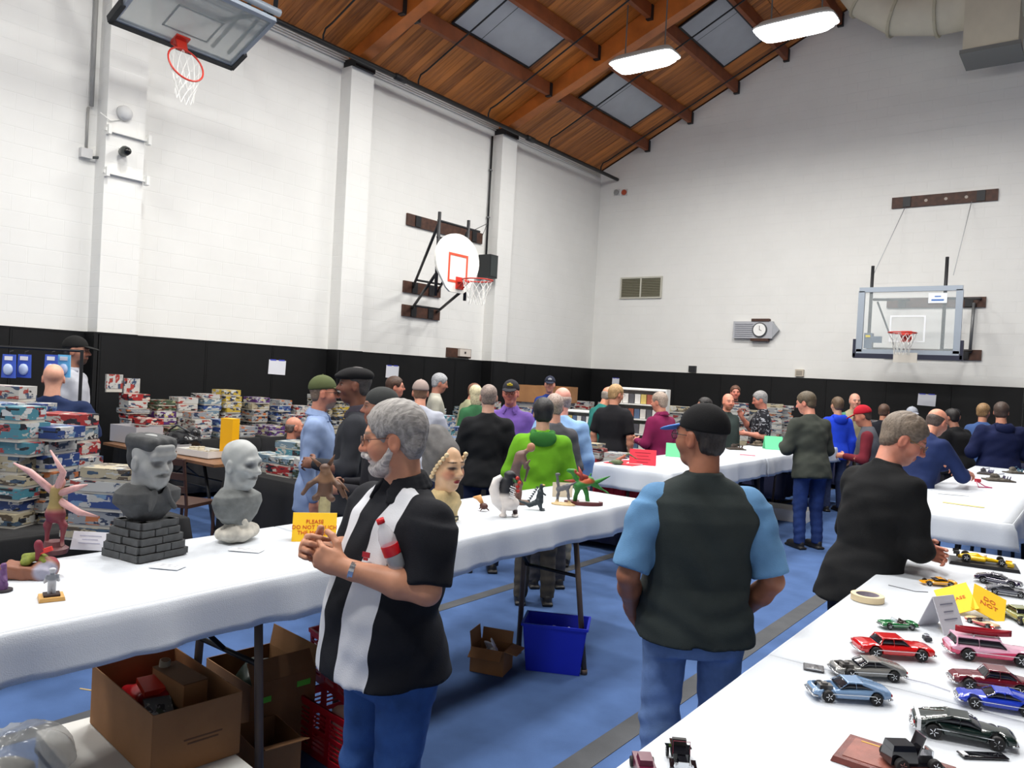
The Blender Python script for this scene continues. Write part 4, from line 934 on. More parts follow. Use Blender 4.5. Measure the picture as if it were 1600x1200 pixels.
p = on_z(1000, 727, TT); tent('entry_card', 'red folded card standing on the white table left of the vest man', 'card', (p[0], p[1]+.05, TT+.005), R_(25), .26, .16, mat((222, 44, 66), .7), lines=4, tcol=(120, 20, 40))
p = on_z(1060, 716, TT); tent('entry_card', 'pale green folded card peeking out behind the vest man', 'card', (p[0]-.06, p[1]+.1, TT+.005), R_(25), .26, .16, mat((110, 205, 150), .7))
p = on_z(1212, 703, TT); tent('entry_card', 'pale green folded card beside the olive jacket sleeve', 'card', (p[0]-.04, p[1], TT+.005), R_(35), .24, .19, mat((110, 215, 160), .7))
p = on_z(1312, 695, TT); tent('entry_card', 'pale green folded card by the brown model heap', 'card', (p[0]-.1, p[1], TT+.005), R_(35), .2, .2, mat((120, 205, 160), .7))
p = on_z(170, 826, TT); tent('entry_card', 'white printed card standing left of the flat topped grey bust', 'card', (p[0]+.36, p[1]-.24, TT+.005), R_(38), .15, .075, mat((228, 228, 236), .8), lines=3, tcol=(150, 150, 180), lean=20)
p = on_z(262, 888, TT); flat_sheet('entry_sheet', 'small white slip lying in front of the flat topped grey bust', 'paper', (p[0], p[1], TT+.006), R_(30), .06, .035, mat((236, 240, 246), .8), lines=2)
p = on_z(385, 862, TT); flat_sheet('entry_sheet', 'small white slip lying in front of the bald grey bust', 'paper', (p[0], p[1], TT+.006), R_(30), .07, .03, mat((225, 228, 232), .8), lines=2)
p = on_z(1505, 790, TT); flat_sheet('entry_sheet', 'pale yellow strip lying on the white table behind the sweater man', 'paper', (p[0], p[1], TT+.006), R_(-3), .14, .025, mat((250, 226, 140), .8))
p = on_z(1590, 868, TT); 
# roll of masking tape
p = on_z(1355, 940, TT); t = thing('tape_roll', 'cream roll of masking tape lying at the edge of the car table', 'tape', (p[0], p[1], TT+.006))
m = MB(); V = []; K = 32
for r, z in ((.062, 0), (.062, .024), (.044, .024), (.044, 0)):
    for k in range(K): V.append((r*math.cos(2*math.pi*k/K), r*math.sin(2*math.pi*k/K), z))
m.raw(V, [(i*K+k, i*K+(k+1) % K, ((i+1) % 4)*K+(k+1) % K, ((i+1) % 4)*K+k) for i in range(4) for k in range(K)]); smooth_angle(m.build('tape', mat((232, 212, 172), .7), t))
m = MB(); V = []
for r, z in ((.0438, .0005), (.0438, .0235), (.0415, .0235), (.0415, .0005)):
    for k in range(K): V.append((r*math.cos(2*math.pi*k/K), r*math.sin(2*math.pi*k/K), z))
m.raw(V, [(i*K+k, i*K+(k+1) % K, ((i+1) % 4)*K+(k+1) % K, ((i+1) % 4)*K+k) for i in range(4) for k in range(K)]); smooth_angle(m.build('core', mat((150, 140, 150), .8), t))

# ------------------------------------------------------------------ sculpted models on the middle tables
def stand(px, py): p = on_z(px, py, TT); return (p[0], p[1], TT+.005)
grey_cl = (128, 130, 130)
def paintcol(base, zones):
    """zones: (centre, radii, colour, softness) in local coordinates"""
    def col(V):
        out = np.ones((len(V), 4)); out[:, :3] = lc(base)
        for c, r, cc, so in zones:
            d = np.sqrt((((V-np.array(c))/np.array(r))**2).sum(1)); m = np.clip((1+so-d)/so, 0, 1)[:, None]; out[:, :3] = out[:, :3]*(1-m)+lc(cc)*m
        return out
    return col
scm = attr_mat('painted_resin', .55)
# flat topped grey bust on a plinth of blocks
c = stand(226, 868); s = .78
t = thing('grey_bust', 'grey bust of a heavy browed man with flat dark hair on a block plinth', 'sculpture', c, YAW+R_(-118)); t.scale = (1.13, 1.13, 1.13)
rb = random.Random(4); PH = .135
bm_ = mat((74, 76, 78), .8, 0, 'noise', .25, 30)
for lv in range(5):
    w_ = .098-.006*lv; n = 3 if lv % 2 else 2
    for side in range(4):
        for i in range(n):
            a = -w_+2*w_*(i+.5)/n; R = rotm('z', 90*side)
            q = MB().box((0, 0, 0), (w_/n-.0022, .020, PH/10-.0018)).build('block', bm_, t); q.location = R@np.array([a, w_-.012+rb.uniform(-.004, .004), PH/10+lv*PH/5]); q.rotation_euler = (0, 0, R_(90*side)+rb.uniform(-.03, .03))
MB().box((0, 0, PH/2), (.075, .075, PH/2-.004)).build('plinth_core', mat((60, 62, 64), .9), t)
S = SDF(.004); hc = np.array([0, .01, .345]); HR = rotm('z', 0)@rotm('x', -4); head_prims(S, hc, HR, s*1.02)
Q = lambda x, y, z: hc+HR@(np.array([x, y, z])*s)
S.box(Q(0, .055, .055), (.056*s, .045*s, .035*s), HR, .014, k=.012); S.cap(Q(-.05, .088, .036), Q(.05, .088, .036), .016*s, k=.01); S.ell(Q(0, .055, -.085), (.046*s, .04*s, .036*s), HR)
for k in (-1, 1): S.ell(Q(k*.033, .104, .0), (.022*s, .014*s, .012*s), HR, 's', .008); S.cap(Q(k*.045, .07, -.04), Q(k*.03, .085, -.075), .008*s, k=.012)
S.cap((0, -.01, .18), (0, -.005, .30), .058, .052, k=.02)
V0 = link('face', pymesh('face', [S.mesh()], scm, col=paintcol((146, 148, 148), [((.026, .08, .345), (.013, .03, .005), (92, 92, 94), .9), ((-.026, .08, .345), (.013, .03, .005), (92, 92, 94), .9), ((0, .08, .297), (.024, .03, .005), (90, 92, 92), .5)])), t)
S = SDF(.005); S.loft((0, 0, 0), np.eye(3), [(.13, 0, 0, .05, .05), (.16, 0, 0, .085, .06), (.20, 0, 0, .125, .075), (.235, 0, 0, .12, .07), (.26, 0, -.01, .075, .06)], 2.4, k=.01)
for k in (-1, 1): S.cap((k*.018, .062, .245), (k*.05, .085, .18), .016, .008, k=.008)
S.ell((0, .045, .27), (.036, .03, .05), None, 's', .01); S.disp = lambda x, y, z: .0025*np.sin(70*z+20*x)*np.sin(50*x+10)
soft('coat', S, mat((66, 68, 70), .85, 0, 'noise', .2, 30), t)
S = SDF(.004); S.box(Q(0, -.012, .085), (.078*s, .100*s, .034*s), HR, .022, k=.01); S.ell(Q(0, -.06, .02), (.078*s, .055*s, .09*s), HR); S.box(Q(0, .10, .02), (.05*s, .06*s, .05*s), HR, .01, 's', .01); S.ell(Q(0, .03, -.02), (.072*s, .075*s, .10*s), HR, 's', .01)
for k in (-.05, -.02, .015, .045): S.cap(Q(k, .080, .085), Q(k+.005, .092, .062), .010*s, .004*s, k=.008)
S.disp = lambda x, y, z: .0012*np.sin(200*x+60*y)
soft('hair', S, mat((58, 60, 62), .7, 0, 'noise', .15, 60), t)
# bald grey bust on broken rock
c = stand(368, 846)
t = thing('grey_bust', 'pale grey bald bust with deep eyes on a rough white base', 'sculpture', c, YAW+R_(-112)); t.scale = (1.17, 1.17, 1.17)
S = SDF(.004); hc = np.array([0, .01, .30]); HR = rotm('x', -3); head_prims(S, hc, HR, s*1.0)
Q = lambda x, y, z: hc+HR@(np.array([x, y, z])*s)
for k in (-1, 1): S.ell(Q(k*.034, .10, .003), (.024*s, .02*s, .017*s), HR, 's', .01); S.ell(Q(k*.052, .055, -.055), (.014*s, .03*s, .03*s), HR, 's', .02)
S.cap((0, -.01, .14), (0, -.005, .25), .052, .046, k=.02)
S.disp = lambda x, y, z: .0012*np.sin(110*z+40*x)*np.sin(80*y)
link('head', pymesh('head', [S.mesh()], scm, col=paintcol((168, 172, 172), [((.027, .085, .303), (.014, .03, .007), (92, 94, 96), .9), ((-.027, .085, .303), (.014, .03, .007), (92, 94, 96), .9), ((0, .085, .25), (.024, .03, .004), (100, 102, 102), .5)])), t)
S = SDF(.005); S.loft((0, 0, 0), np.eye(3), [(.07, 0, 0, .05, .05), (.10, 0, 0, .09, .06), (.15, 0, 0, .11, .07), (.18, 0, 0, .10, .065), (.205, 0, -.01, .06, .05)], 2.3); S.disp = lambda x, y, z: .003*np.sin(60*z+30*x)*np.sin(45*x+20*y)
soft('shoulders', S, mat((112, 116, 116), .8, 0, 'noise', .2, 30), t)
S = SDF(.006); S.ell((0, 0, .03), (.085, .07, .034)); S.ell((.05, .02, .05), (.04, .03, .02), rotm('y', 30)); S.ell((-.05, .01, .055), (.045, .025, .018), rotm('y', -40)); S.cap((-.08, .03, .03), (.02, .05, .085), .014, .01)
S.cap((0, 0, .03), (0, 0, .11), .045, .04); S.box((0, 0, -.05), (.2, .2, .05), None, .001, 's', .004); S.disp = lambda x, y, z: .004*np.sin(90*x+40*z)*np.sin(80*y+30*z)
soft('rock_base', S, mat((196, 192, 182), .85, 0, 'noise', .25, 25), t)
# woman's bust with tall grey wrap
c = stand(690, 815)
t = thing('painted_bust', "painted bust of a woman with a tall grey head wrap behind the bearded man", 'sculpture', c, YAW+R_(-132))
s2 = 1.08; hc = np.array([0, .01, .30]); HR = rotm('z', 0)@rotm('x', -2); Q = lambda x, y, z: hc+HR@(np.array([x, y, z])*s2)
S = SDF(.0045); head_prims(S, hc, HR, s2, ears=False, fem=1, wide=.95); S.cap((0, 0, .07), (0, 0, .26), .048, .046, k=.02)
pc_ = paintcol((206, 166, 130), [(Q(.033, .085, .004), (.018, .03, .006), (60, 44, 40), .8), (Q(-.033, .085, .004), (.018, .03, .006), (60, 44, 40), .8), (Q(.035, .09, .034), (.022, .03, .003), (60, 40, 30), .6), (Q(-.035, .09, .034), (.022, .03, .003), (60, 40, 30), .6), (Q(0, .095, -.063), (.021, .02, .009), (140, 28, 34), .3), (Q(.045, .07, -.03), (.02, .03, .02), (196, 134, 104), .9), (Q(-.045, .07, -.03), (.02, .03, .02), (196, 134, 104), .9)])
link('face', pymesh('face', [S.mesh()], attr_mat('painted_skin', .45), col=pc_), t)
S = SDF(.005); S.cap(Q(0, -.035, .05), Q(0, -.10, .115), .098*s2, .088*s2, k=.03); S.ell(Q(0, -.05, 0), (.085*s2, .08*s2, .09*s2), HR, k=.03); S.ell(Q(0, .09, -.03), (.072*s2, .09*s2, .098*s2), HR, 's', .012)
S.disp = lambda x, y, z: .003*np.sin(70*z+50*y+2*np.sin(30*x)); soft('head_wrap', S, mat((92, 90, 90), .8, 0, 'noise', .2, 25), t)
for k in (-1, 1):
    for i in range(7):
        q = MB().lathe([(.001, -.013), (.011, -.009), (.014, 0), (.011, .009), (.001, .013)], (0, 0, 0), n=10).build('braid_bead', mat((214, 190, 150), .6), t, True); q.location = Q(k*(.066+.012*math.sin(i*.5)), .070-.016*i, .070-.020*i); q.rotation_euler = (.9, 0, k*.3)
S = SDF(.006); S.loft((0, 0, 0), np.eye(3), [(0, 0, 0, .085, .07), (.05, 0, 0, .09, .07), (.10, 0, 0, .115, .075), (.14, 0, 0, .10, .07), (.175, 0, 0, .056, .05)], 2.5); S.disp = lambda x, y, z: .005*np.sin(55*z+30*x)*np.sin(30*x+15)
soft('gown', S, mat((206, 184, 136), .8, 0, 'noise', .2, 18), t)
MB().bb(-.05, .05, .072, .08, .01, .035).build('name_plate', mat((60, 56, 46), .5), t); MB().bb(-.04, .04, .0805, .082, .017, .028).build('plate_marks', mat((190, 180, 140), .5), t)
# winged pink figure at the left
def figurine(label, cat, loc, rz, H_, cols, pose, h=.0045, base=None, name='figurine', extra=None, mats=None, dispa=.0015):
    t = thing(name, label, cat, loc, rz); S = SDF(h)
    for p in pose:
        if p[0] == 'c': S.cap(np.array(p[1])*H_, np.array(p[2])*H_, p[3]*H_, (p[4] if len(p) > 4 else p[3])*H_, k=.035*H_)
        else: S.ell(np.array(p[1])*H_, np.array(p[2])*H_, (p[3] if len(p) > 3 else None), k=.03*H_)
    f_ = 18/H_; S.disp = lambda x, y, z: dispa*np.sin(f_*1.7*z+f_*x)*np.sin(f_*1.3*y+f_*x)
    link('sculpted_body', pymesh('sculpted_body', [S.mesh()], scm, col=paintcol(cols[0], [((np.array(c_)*H_), np.array(r_)*H_, cc, .3) for c_, r_, cc in cols[1:]])), t)
    if base: base(t)
    if extra: extra(t)
    return t
def spikes(t, pts, r, m, name='spike'):
    for a, b_ in pts: MB().tube([a, (np.array(a)+np.array(b_))/2, b_], [r, r*.7, r*.1], 6).build(name, m, t, True)
def base_disc(r, hh, m, name='base', ry=None):
    def f(t): MB().prism([(r*math.cos(a), (ry or r)*math.sin(a)) for a in np.linspace(0, 2*math.pi, 25)[:-1]], hh, (0, 0, hh/2)).build(name, m, t)
    return f
pink = mat((206, 160, 158), .6, 0, 'noise', .2, 30)
def wings(t):
    for k, pts in ((-1, [(0, 0, .24), (-.10, -.02, .33), (-.165, -.02, .36)]), (1, [(0, 0, .25), (.03, -.01, .33), (-.02, -.02, .42)]), (1, [(0, 0, .22), (.10, 0, .17), (.17, .01, .155)]), (1, [(0, 0, .24), (.08, 0, .27), (.125, 0, .285)])):
        MB().tube(pts, [.016, .013, .003], 7).build('spread_limb', pink, t, True)
p = stand(75, 872); p = (p[0]-.05, p[1]+.04, p[2])
figurine('pink winged figure with spread limbs leaping above a dark red plinth', 'figurine', p, YAW, .36, [(190, 140, 130), ((0, 0, .62), (.16, .2, .12), (150, 130, 80)), ((0, 0, .3), (.2, .2, .18), (120, 44, 54))],
         [('c', (0, 0, .52), (0, 0, .72), .075, .06), ('e', (.03, .03, .80), (.05, .055, .06)), ('c', (0, 0, .5), (-.10, .03, .30), .05, .035), ('c', (-.10, .03, .30), (-.08, 0, .10), .035, .02), ('c', (0, 0, .5), (.10, 0, .32), .05, .035), ('c', (.10, 0, .32), (.10, -.02, .10), .033, .02), ('e', (0, 0, .44), (.11, .09, .10))],
         base=lambda t: (MB().lathe([(.05, 0), (.055, .02), (.04, .03), (.035, .05)], (0, 0, 0), n=16).build('plinth', mat((96, 50, 52), .5), t)), extra=wings, name='winged_figure')
p = stand(48, 905); t = thing('rubble_diorama', 'small brown rubble scene with green shrub at the left table end', 'diorama', p, YAW+.2)
S = SDF(.005); S.box((-.01, 0, .024), (.085, .045, .024), rotm('y', 6), .01); S.ell((.05, .01, .04), (.04, .035, .035)); S.box((0, 0, -.05), (.2, .2, .05), None, .001, 's', .003); S.disp = lambda x, y, z: .003*np.sin(120*x+40*z)*np.sin(100*y+60*z)
link('rubble', pymesh('rubble', [S.mesh()], scm, col=paintcol((134, 84, 62), [((.06, -.03, .03), (.035, .03, .03), (150, 150, 168), .4), ((.07, .02, .06), (.02, .02, .02), (140, 50, 60), .3)])), t)
S = SDF(.004)
for i in range(10): S.ell((random.uniform(-.03, .05), random.uniform(-.02, .02), random.uniform(.055, .08)), (.012, .012, .009))
soft('shrub', S, mat((120, 130, 50), .8, 0, 'noise', .4, 60), t)
S = SDF(.004); S.cap((.02, 0, .07), (.02, 0, .12), .010, .007); S.ell((.02, 0, .125), (.010, .010, .012)); S.cap((.02, 0, .11), (.05, 0, .09), .005); soft('small_figure', S, mat((120, 30, 50), .6), t)
MB().box((.045, .0, .10), (.022, .006, .008), rotm('y', -20)).build('red_banner', mat((210, 50, 44), .6), t)
p = stand(80, 938); t = thing('soldier_figurine', 'small grey soldier figurine on a square light wood base', 'figurine', p, YAW+R_(35))
MB().box((0, 0, .006), (.038, .038, .006), taper=.94).build('wooden_base', mat((206, 160, 92), .5), t); MB().box((0, 0, .015), (.024, .024, .004)).build('ground_block', mat((52, 40, 38), .8), t)
S = SDF(.0025)
for k in (-1, 1): S.cap((k*.007, 0, .018), (k*.006, 0, .052), .0055, .007, k=.003); S.cap((k*.014, 0, .078), (k*.02, .008, .058), .0045, k=.003); S.cap((k*.02, .008, .058), (k*.004, .018, .062), .004, k=.003)
S.ell((0, 0, .066), (.013, .009, .019), k=.004); S.ell((0, 0, .092), (.0085, .0095, .010), k=.002); S.ell((0, 0, .098), (.011, .012, .006), k=.002)
link('sculpted_body', pymesh('sculpted_body', [S.mesh()], scm, col=paintcol((178, 180, 186), [((0, .008, .09), (.007, .006, .006), (200, 150, 120), .3), ((0, 0, .075), (.02, .02, .012), (120, 124, 132), .3)])), t)
MB().tube([(-.022, .016, .05), (.022, .02, .074)], .0018, 5).build('rifle', mat((50, 44, 40), .5), t)
p = stand(-12, 925); figurine('purple figure cut off at the left edge of the table', 'figurine', (p[0]+.03, p[1]+.02, p[2]), 0, .10, [(96, 60, 110)], [('c', (0, 0, .1), (0, 0, .7), .16, .1), ('e', (0, 0, .85), (.1, .1, .12)), ('c', (0, 0, .6), (.2, 0, .4), .06)], h=.003, base=base_disc(.03, .008, mat((40, 34, 40), .6)))
# brown horned beast behind the yellow card
p = stand(530, 822)
br = mat((96, 66, 48), .7, 0, 'noise', .3, 40)
def horns(t): spikes(t, [((.03, .02, .30), (.085, .02, .345)), ((-.02, .02, .305), (-.045, .02, .36)), ((-.06, 0, .22), (-.13, .02, .17)), ((-.08, 0, .19), (-.13, 0, .11))], .013, br, 'horn')
figurine('brown horned beast crouching on a pale stone column behind the yellow card', 'figurine', (p[0]-.10, p[1]-.02, p[2]), YAW+R_(180), .36, [(88, 62, 48), ((0, .1, .7), (.2, .1, .1), (130, 96, 70))],
         [('c', (0, 0, .45), (0, .03, .72), .11, .08), ('e', (.0, .08, .80), (.075, .09, .07)), ('c', (.06, 0, .66), (.22, .05, .55), .05, .035), ('c', (.22, .05, .55), (.30, .08, .42), .035, .03), ('c', (-.06, 0, .66), (-.2, .05, .55), .05, .035), ('c', (-.2, .05, .55), (-.28, .05, .40), .035, .025), ('c', (0, 0, .45), (.12, .08, .36), .06, .045), ('c', (0, 0, .45), (-.12, .08, .36), .06, .045)],
         base=lambda t: MB().lathe([(.05, 0), (.045, .02), (.03, .03), (.032, .12), (.04, .14)], (0, 0, 0), n=14).build('stone_column', mat((170, 160, 120), .7, 0, 'noise', .2, 30), t), extra=horns, name='horned_beast')
p = stand(562, 828)
def shell(t): MB().lathe([(.001, .0), (.03, .004), (.034, .02), (.02, .034), (.001, .036)], (-.005, -.02, .05), rotm('x', 70), 12).build('round_shield', mat((196, 176, 110), .6), t, True)
figurine('olive green figure with a round shield half hidden behind the bearded man', 'figurine', (p[0]-.02, p[1]+.02, p[2]), YAW+R_(160), .16, [(70, 82, 50), ((0, 0, .85), (.12, .1, .1), (150, 130, 70))],
         [('c', (-.1, 0, 0), (-.06, 0, .4), .08, .1), ('c', (.1, 0, 0), (.06, 0, .4), .08, .1), ('e', (0, 0, .55), (.17, .13, .2)), ('e', (0, .02, .83), (.1, .1, .1)), ('c', (.12, 0, .65), (.28, .1, .5), .06, .05), ('c', (-.12, 0, .65), (-.28, .1, .5), .06, .05)], h=.004, extra=shell)
# small brown creature and orange wing behind the woman's bust
p = stand(752, 800); figurine('small dark brown crab-like creature beside the black and white bird', 'figurine', (p[0]+.0, p[1]+.02, p[2]), 0, .08, [(74, 36, 30)], [('e', (0, 0, .35), (.35, .25, .25)), ('c', (.2, 0, .3), (.5, .1, .05), .07, .04), ('c', (-.2, 0, .3), (-.5, .1, .05), .07, .04), ('c', (0, .1, .3), (0, .5, .04), .07, .04), ('c', (0, -.1, .3), (.1, -.5, .04), .07, .04)], h=.004, extra=lambda t: MB().tube([(-.01, 0, .04), (-.04, 0, .075), (-.085, 0, .07)], [.01, .02, .004], 6).build('orange_wing', mat((206, 150, 92), .6), t, True))
# black and white bird-like model
p = stand(790, 808)
def tailw(t):
    MB().tube([(-.0, 0, .035), (-.045, 0, .075), (-.062, 0, .125), (-.052, 0, .17), (-.03, 0, .19)], [.028, .030, .026, .02, .010], 10).build('white_tail', mat((226, 222, 220), .6, 0, 'noise', .1, 30), t, True)
    for i, (x, z, cc) in enumerate(((.046, .185, (190, 44, 36)), (.056, .165, (200, 60, 36)), (.05, .145, (190, 40, 34)), (.038, .17, (50, 110, 60)), (.052, .125, (180, 50, 40)))):
        MB().lathe([(.001, -.010), (.009, -.005), (.010, .003), (.001, .011)], (x, -.012, z), n=8).build('red_flower', mat(cc, .5), t, True)
    m = MB()
    for i in range(6): m.box((.024+.004*(i % 2), -.034, .095+.010*i), (.013, .002, .0022), rotm('y', 20))
    m.build('white_marks', mat((230, 230, 230), .6), t, kind='stuff')
figurine('black hunched bird-like model with a curled white tail on white feet', 'figurine', p, YAW, .225, [(34, 36, 42), ((.02, 0, .2), (.34, .3, .26), (222, 216, 212)), ((.2, 0, .1), (.05, .1, .05), (60, 40, 40))],
         [('c', (-.02, 0, .35), (.0, 0, .75), .16, .12), ('e', (.04, 0, .88), (.12, .11, .09)), ('c', (.10, 0, .88), (.22, 0, .80), .05, .02), ('e', (.06, 0, .28), (.21, .18, .16)), ('c', (-.04, -.07, .2), (-.06, -.1, .03), .06, .05), ('c', (.18, .05, .2), (.2, .06, .03), .06, .05), ('e', (-.06, -.06, .03), (.08, .12, .035)), ('e', (.2, .03, .03), (.08, .12, .035))], h=.004, extra=tailw, name='bird_model').scale = (1.22, 1.22, 1.22)
# thin brown figure bending over
p = stand(812, 790)
figurine('tall thin grey brown figure leaning forward over the table', 'figurine', (p[0]-.03, p[1]+.05, p[2]), YAW, .36, [(120, 92, 84), ((.10, 0, .93), (.1, .1, .08), (168, 118, 88)), ((0, 0, .5), (.2, .2, .16), (96, 78, 76))],
         [('c', (-.10, 0, .05), (-.06, 0, .30), .035, .04), ('c', (-.06, 0, .30), (-.12, 0, .50), .04, .055), ('c', (-.12, 0, .50), (-.05, 0, .76), .075, .08), ('c', (-.05, 0, .76), (.08, 0, .86), .05, .035), ('e', (.12, 0, .90), (.065, .055, .075)), ('c', (0, .04, .78), (.09, .05, .56), .03, .024), ('c', (.09, .05, .56), (.05, .05, .36), .022, .018), ('c', (0, -.05, .78), (.04, -.06, .58), .03, .024), ('c', (.04, -.06, .58), (.10, -.08, .70), .02, .018), ('c', (-.02, .03, .05), (-.02, .03, .3), .03, .035), ('c', (-.02, .03, .3), (-.11, 0, .48), .035, .05)],
         h=.0045, base=base_disc(.055, .014, mat((104, 76, 60), .7))).scale = (1.12, 1.12, 1.12)
# dark dinosaur
p = stand(842, 798)
def plates(t):
    for i in range(7):
        z = .135-.014*i; x = -.012-.008*i; MB().raw([(x, -.003, z-.008), (x, .003, z-.008), (x-.018, 0, z+.006), (x+.004, 0, z+.010)], [(0, 1, 2), (1, 3, 2), (3, 0, 2), (0, 3, 1)]).build('back_plate', mat((60, 66, 72), .6), t)
figurine('dark blue grey reptile standing upright with a long tail on the table', 'figurine', p, YAW+R_(-10), .165, [(40, 50, 56), ((.14, 0, .95), (.05, .08, .03), (180, 150, 60))],
         [('c', (0, 0, .32), (.02, 0, .68), .15, .11), ('c', (.02, 0, .7), (.05, 0, .86), .085, .07), ('e', (.09, 0, .92), (.11, .07, .06)), ('c', (-.02, .08, .34), (.06, .12, .06), .09, .055), ('c', (-.02, -.08, .34), (.10, -.14, .06), .09, .055), ('e', (.10, .12, .03), (.11, .06, .03)), ('e', (.14, -.14, .03), (.11, .06, .03)),
          ('c', (-.06, 0, .3), (-.35, -.02, .16), .12, .08), ('c', (-.35, -.02, .16), (-.80, -.05, .30), .08, .03), ('c', (-.80, -.05, .30), (-1.0, -.06, .42), .03, .012), ('c', (.08, .06, .66), (.22, .08, .56), .035, .025), ('c', (.08, -.06, .66), (.22, -.08, .56), .035, .025)], h=.0035, extra=plates, name='reptile_model')
p = stand(880, 790)
figurine('slim grey long necked creature on sandy ground in front of a beige card', 'figurine', p, YAW+R_(-15), .15, [(96, 96, 102), ((.0, 0, .05), (.6, .6, .10), (206, 178, 130))],
         [('e', (0, 0, .02), (.42, .22, .07)), ('c', (-.22, 0, .05), (-.18, 0, .5), .05, .05), ('c', (.2, 0, .08), (.12, 0, .5), .045, .05), ('c', (-.18, 0, .5), (.12, 0, .62), .09, .09), ('c', (-.18, 0, .5), (-.26, 0, .95), .06, .04), ('e', (-.24, 0, 1.0), (.09, .05, .05)), ('c', (.1, 0, .6), (.4, 0, .8), .05, .02)], h=.0035, name='creature_model').scale = (1.3, 1.3, 1.3)
flat = stand(884, 780); t = thing('backing_card', 'small beige printed card standing behind the grey creature model', 'card', (flat[0]-.05, flat[1]+.03, flat[2]), YAW+.1); MB().box((0, 0, .05), (.07, .002, .05)).box((0, .02, .02), (.02, .02, .002)).build('card', mat((216, 200, 176), .7), t)
p = stand(912, 790)
def frill(t):
    spikes(t, [((.02, 0, .115), (-.05, 0, .145)), ((0, 0, .11), (-.02, 0, .165)), ((.0, 0, .10), (-.08, 0, .10))], .013, mat((170, 70, 56), .6), 'red_fin'); spikes(t, [((.02, 0, .10), (.10, 0, .065)), ((.04, 0, .09), (.12, 0, .13))], .012, mat((50, 130, 50), .6), 'green_spike')
def oval(t): MB().prism([(.085*math.cos(a), .042*math.sin(a)) for a in np.linspace(0, 2*math.pi, 29)[:-1]], .014, (.01, 0, .007)).build('oval_base', mat((92, 32, 34), .4), t); MB().bb(-.01, .075, -.02, .02, .0145, .0155).build('caption_slip', mat((236, 232, 236), .7), t)
figurine('bright green dragon with red fins on an oval dark red base', 'figurine', (p[0]-.02, p[1], p[2]), YAW, .19, [(46, 124, 50), ((.1, 0, .55), (.16, .12, .07), (190, 90, 50)), ((-.1, 0, .75), (.10, .1, .06), (170, 80, 60))],
         [('c', (-.15, .02, .08), (-.1, 0, .35), .045, .06), ('c', (.15, -.02, .08), (.08, 0, .35), .045, .06), ('c', (-.1, 0, .42), (.18, 0, .55), .11, .10), ('c', (-.08, 0, .45), (-.22, 0, .72), .07, .05), ('e', (-.26, 0, .76), (.12, .06, .055)), ('c', (.18, 0, .55), (.42, 0, .40), .07, .03), ('c', (.42, 0, .40), (.62, 0, .28), .03, .012), ('c', (.1, .05, .5), (.2, .12, .7), .04, .02)], h=.0035, extra=lambda t: (frill(t), oval(t)), name='dragon_model').scale = (1.5, 1.5, 1.5)
p = on_z(960, 706, TT); figurine('mottled green and brown winged model at the corner of the table with the red card', 'figurine', (-3.72, 6.62, TT+.006), YAW, .2, [(92, 104, 70), ((.1, 0, .4), (.3, .2, .15), (170, 96, 70))], [('e', (0, 0, .12), (.3, .2, .12)), ('c', (0, 0, .2), (.5, 0, .55), .10, .04), ('c', (.5, 0, .55), (1.0, 0, .30), .05, .02), ('c', (0, 0, .15), (-.4, 0, .1), .08, .04)], h=.007)

# ------------------------------------------------------------------ under the middle tables
card_m = mat((150, 106, 66), .85, 0, 'card', .14, 5); card_in = mat((112, 78, 50), .9, 0, 'card', .14, 5)
def open_box(name, label, c, rz, hx, hy, hz, m, flaps=(), mi=None, cat='box', tape=None, th=.004):
    t = thing(name, label, cat, c, rz); mi = mi or m
    MB().bb(-hx, hx, -hy, hy, 0, th).build('bottom', m, t)
    for s, ax in ((-1, 'y'), (1, 'y'), (-1, 'x'), (1, 'x')):
        b = MB()
        if ax == 'y': b.bb(-hx, hx, s*hy-th/2, s*hy+th/2, th, hz)
        else: b.bb(s*hx-th/2, s*hx+th/2, -hy, hy, th, hz)
        b.build('side_wall', m, t)
    for ax, s, ln, ang in flaps:
        a = R_(ang); b = MB()
        if ax == 'y': R = rotm('x', -ang*s); b.box(np.array([0, s*hy, hz])+R@np.array([0, 0, ln/2]), (hx-.005, th/2, ln/2), R)
        else: R = rotm('y', ang*s); b.box(np.array([s*hx, 0, hz])+R@np.array([0, 0, ln/2]), (th/2, hy-.005, ln/2), R)
        b.build('flap', m, t)
    return t
WBX = (-2.93, 1.56)
t = thing('carton', 'white lidded carton with black rim under the big brown box', 'box', (WBX[0], WBX[1], 0), R_(-6))
wc = mat((222, 222, 218), .7, 0, 'card', .04, 4)
MB().bb(-.40, .40, -.245, .245, 0, .2).build('body', wc, t); lid = MB().bb(-.41, .41, -.255, .255, .17, .25).build('lid', wc, t)
b = MB(); k = .412; kk = .257
for x0, x1, y0, y1 in ((-k, k, -kk, -kk+.003), (-k, k, kk-.003, kk), (-k, -k+.003, -kk, kk), (k-.003, k, -kk, kk)): b.bb(x0, x1, y0, y1, .165, .185)
b.build('black_stripe', mat((24, 24, 28), .6), lid)
lettering('ber', .10, mat((22, 22, 26), .6), t, (.414, .13, .085), (R_(90), 0, R_(90)), sx=1.25)
tb = open_box('cardboard_box', 'big open brown cardboard box holding red wrapping under the left table', (-2.955, 1.66, .252), R_(-6), .31, .17, .245, card_m, [('y', 1, .0, 0)][:0])
b = MB().bb(-.10, .10, 0, .001, -.002, .002)
pr = MB()
for dz, w_ in ((0, .075), (-.016, .06)): pr.bb(.3125, .3135, -w_+.02, w_+.02, .115+dz, .121+dz)
pr.build('faint_print', mat((104, 72, 48), .8), tb, kind='stuff')
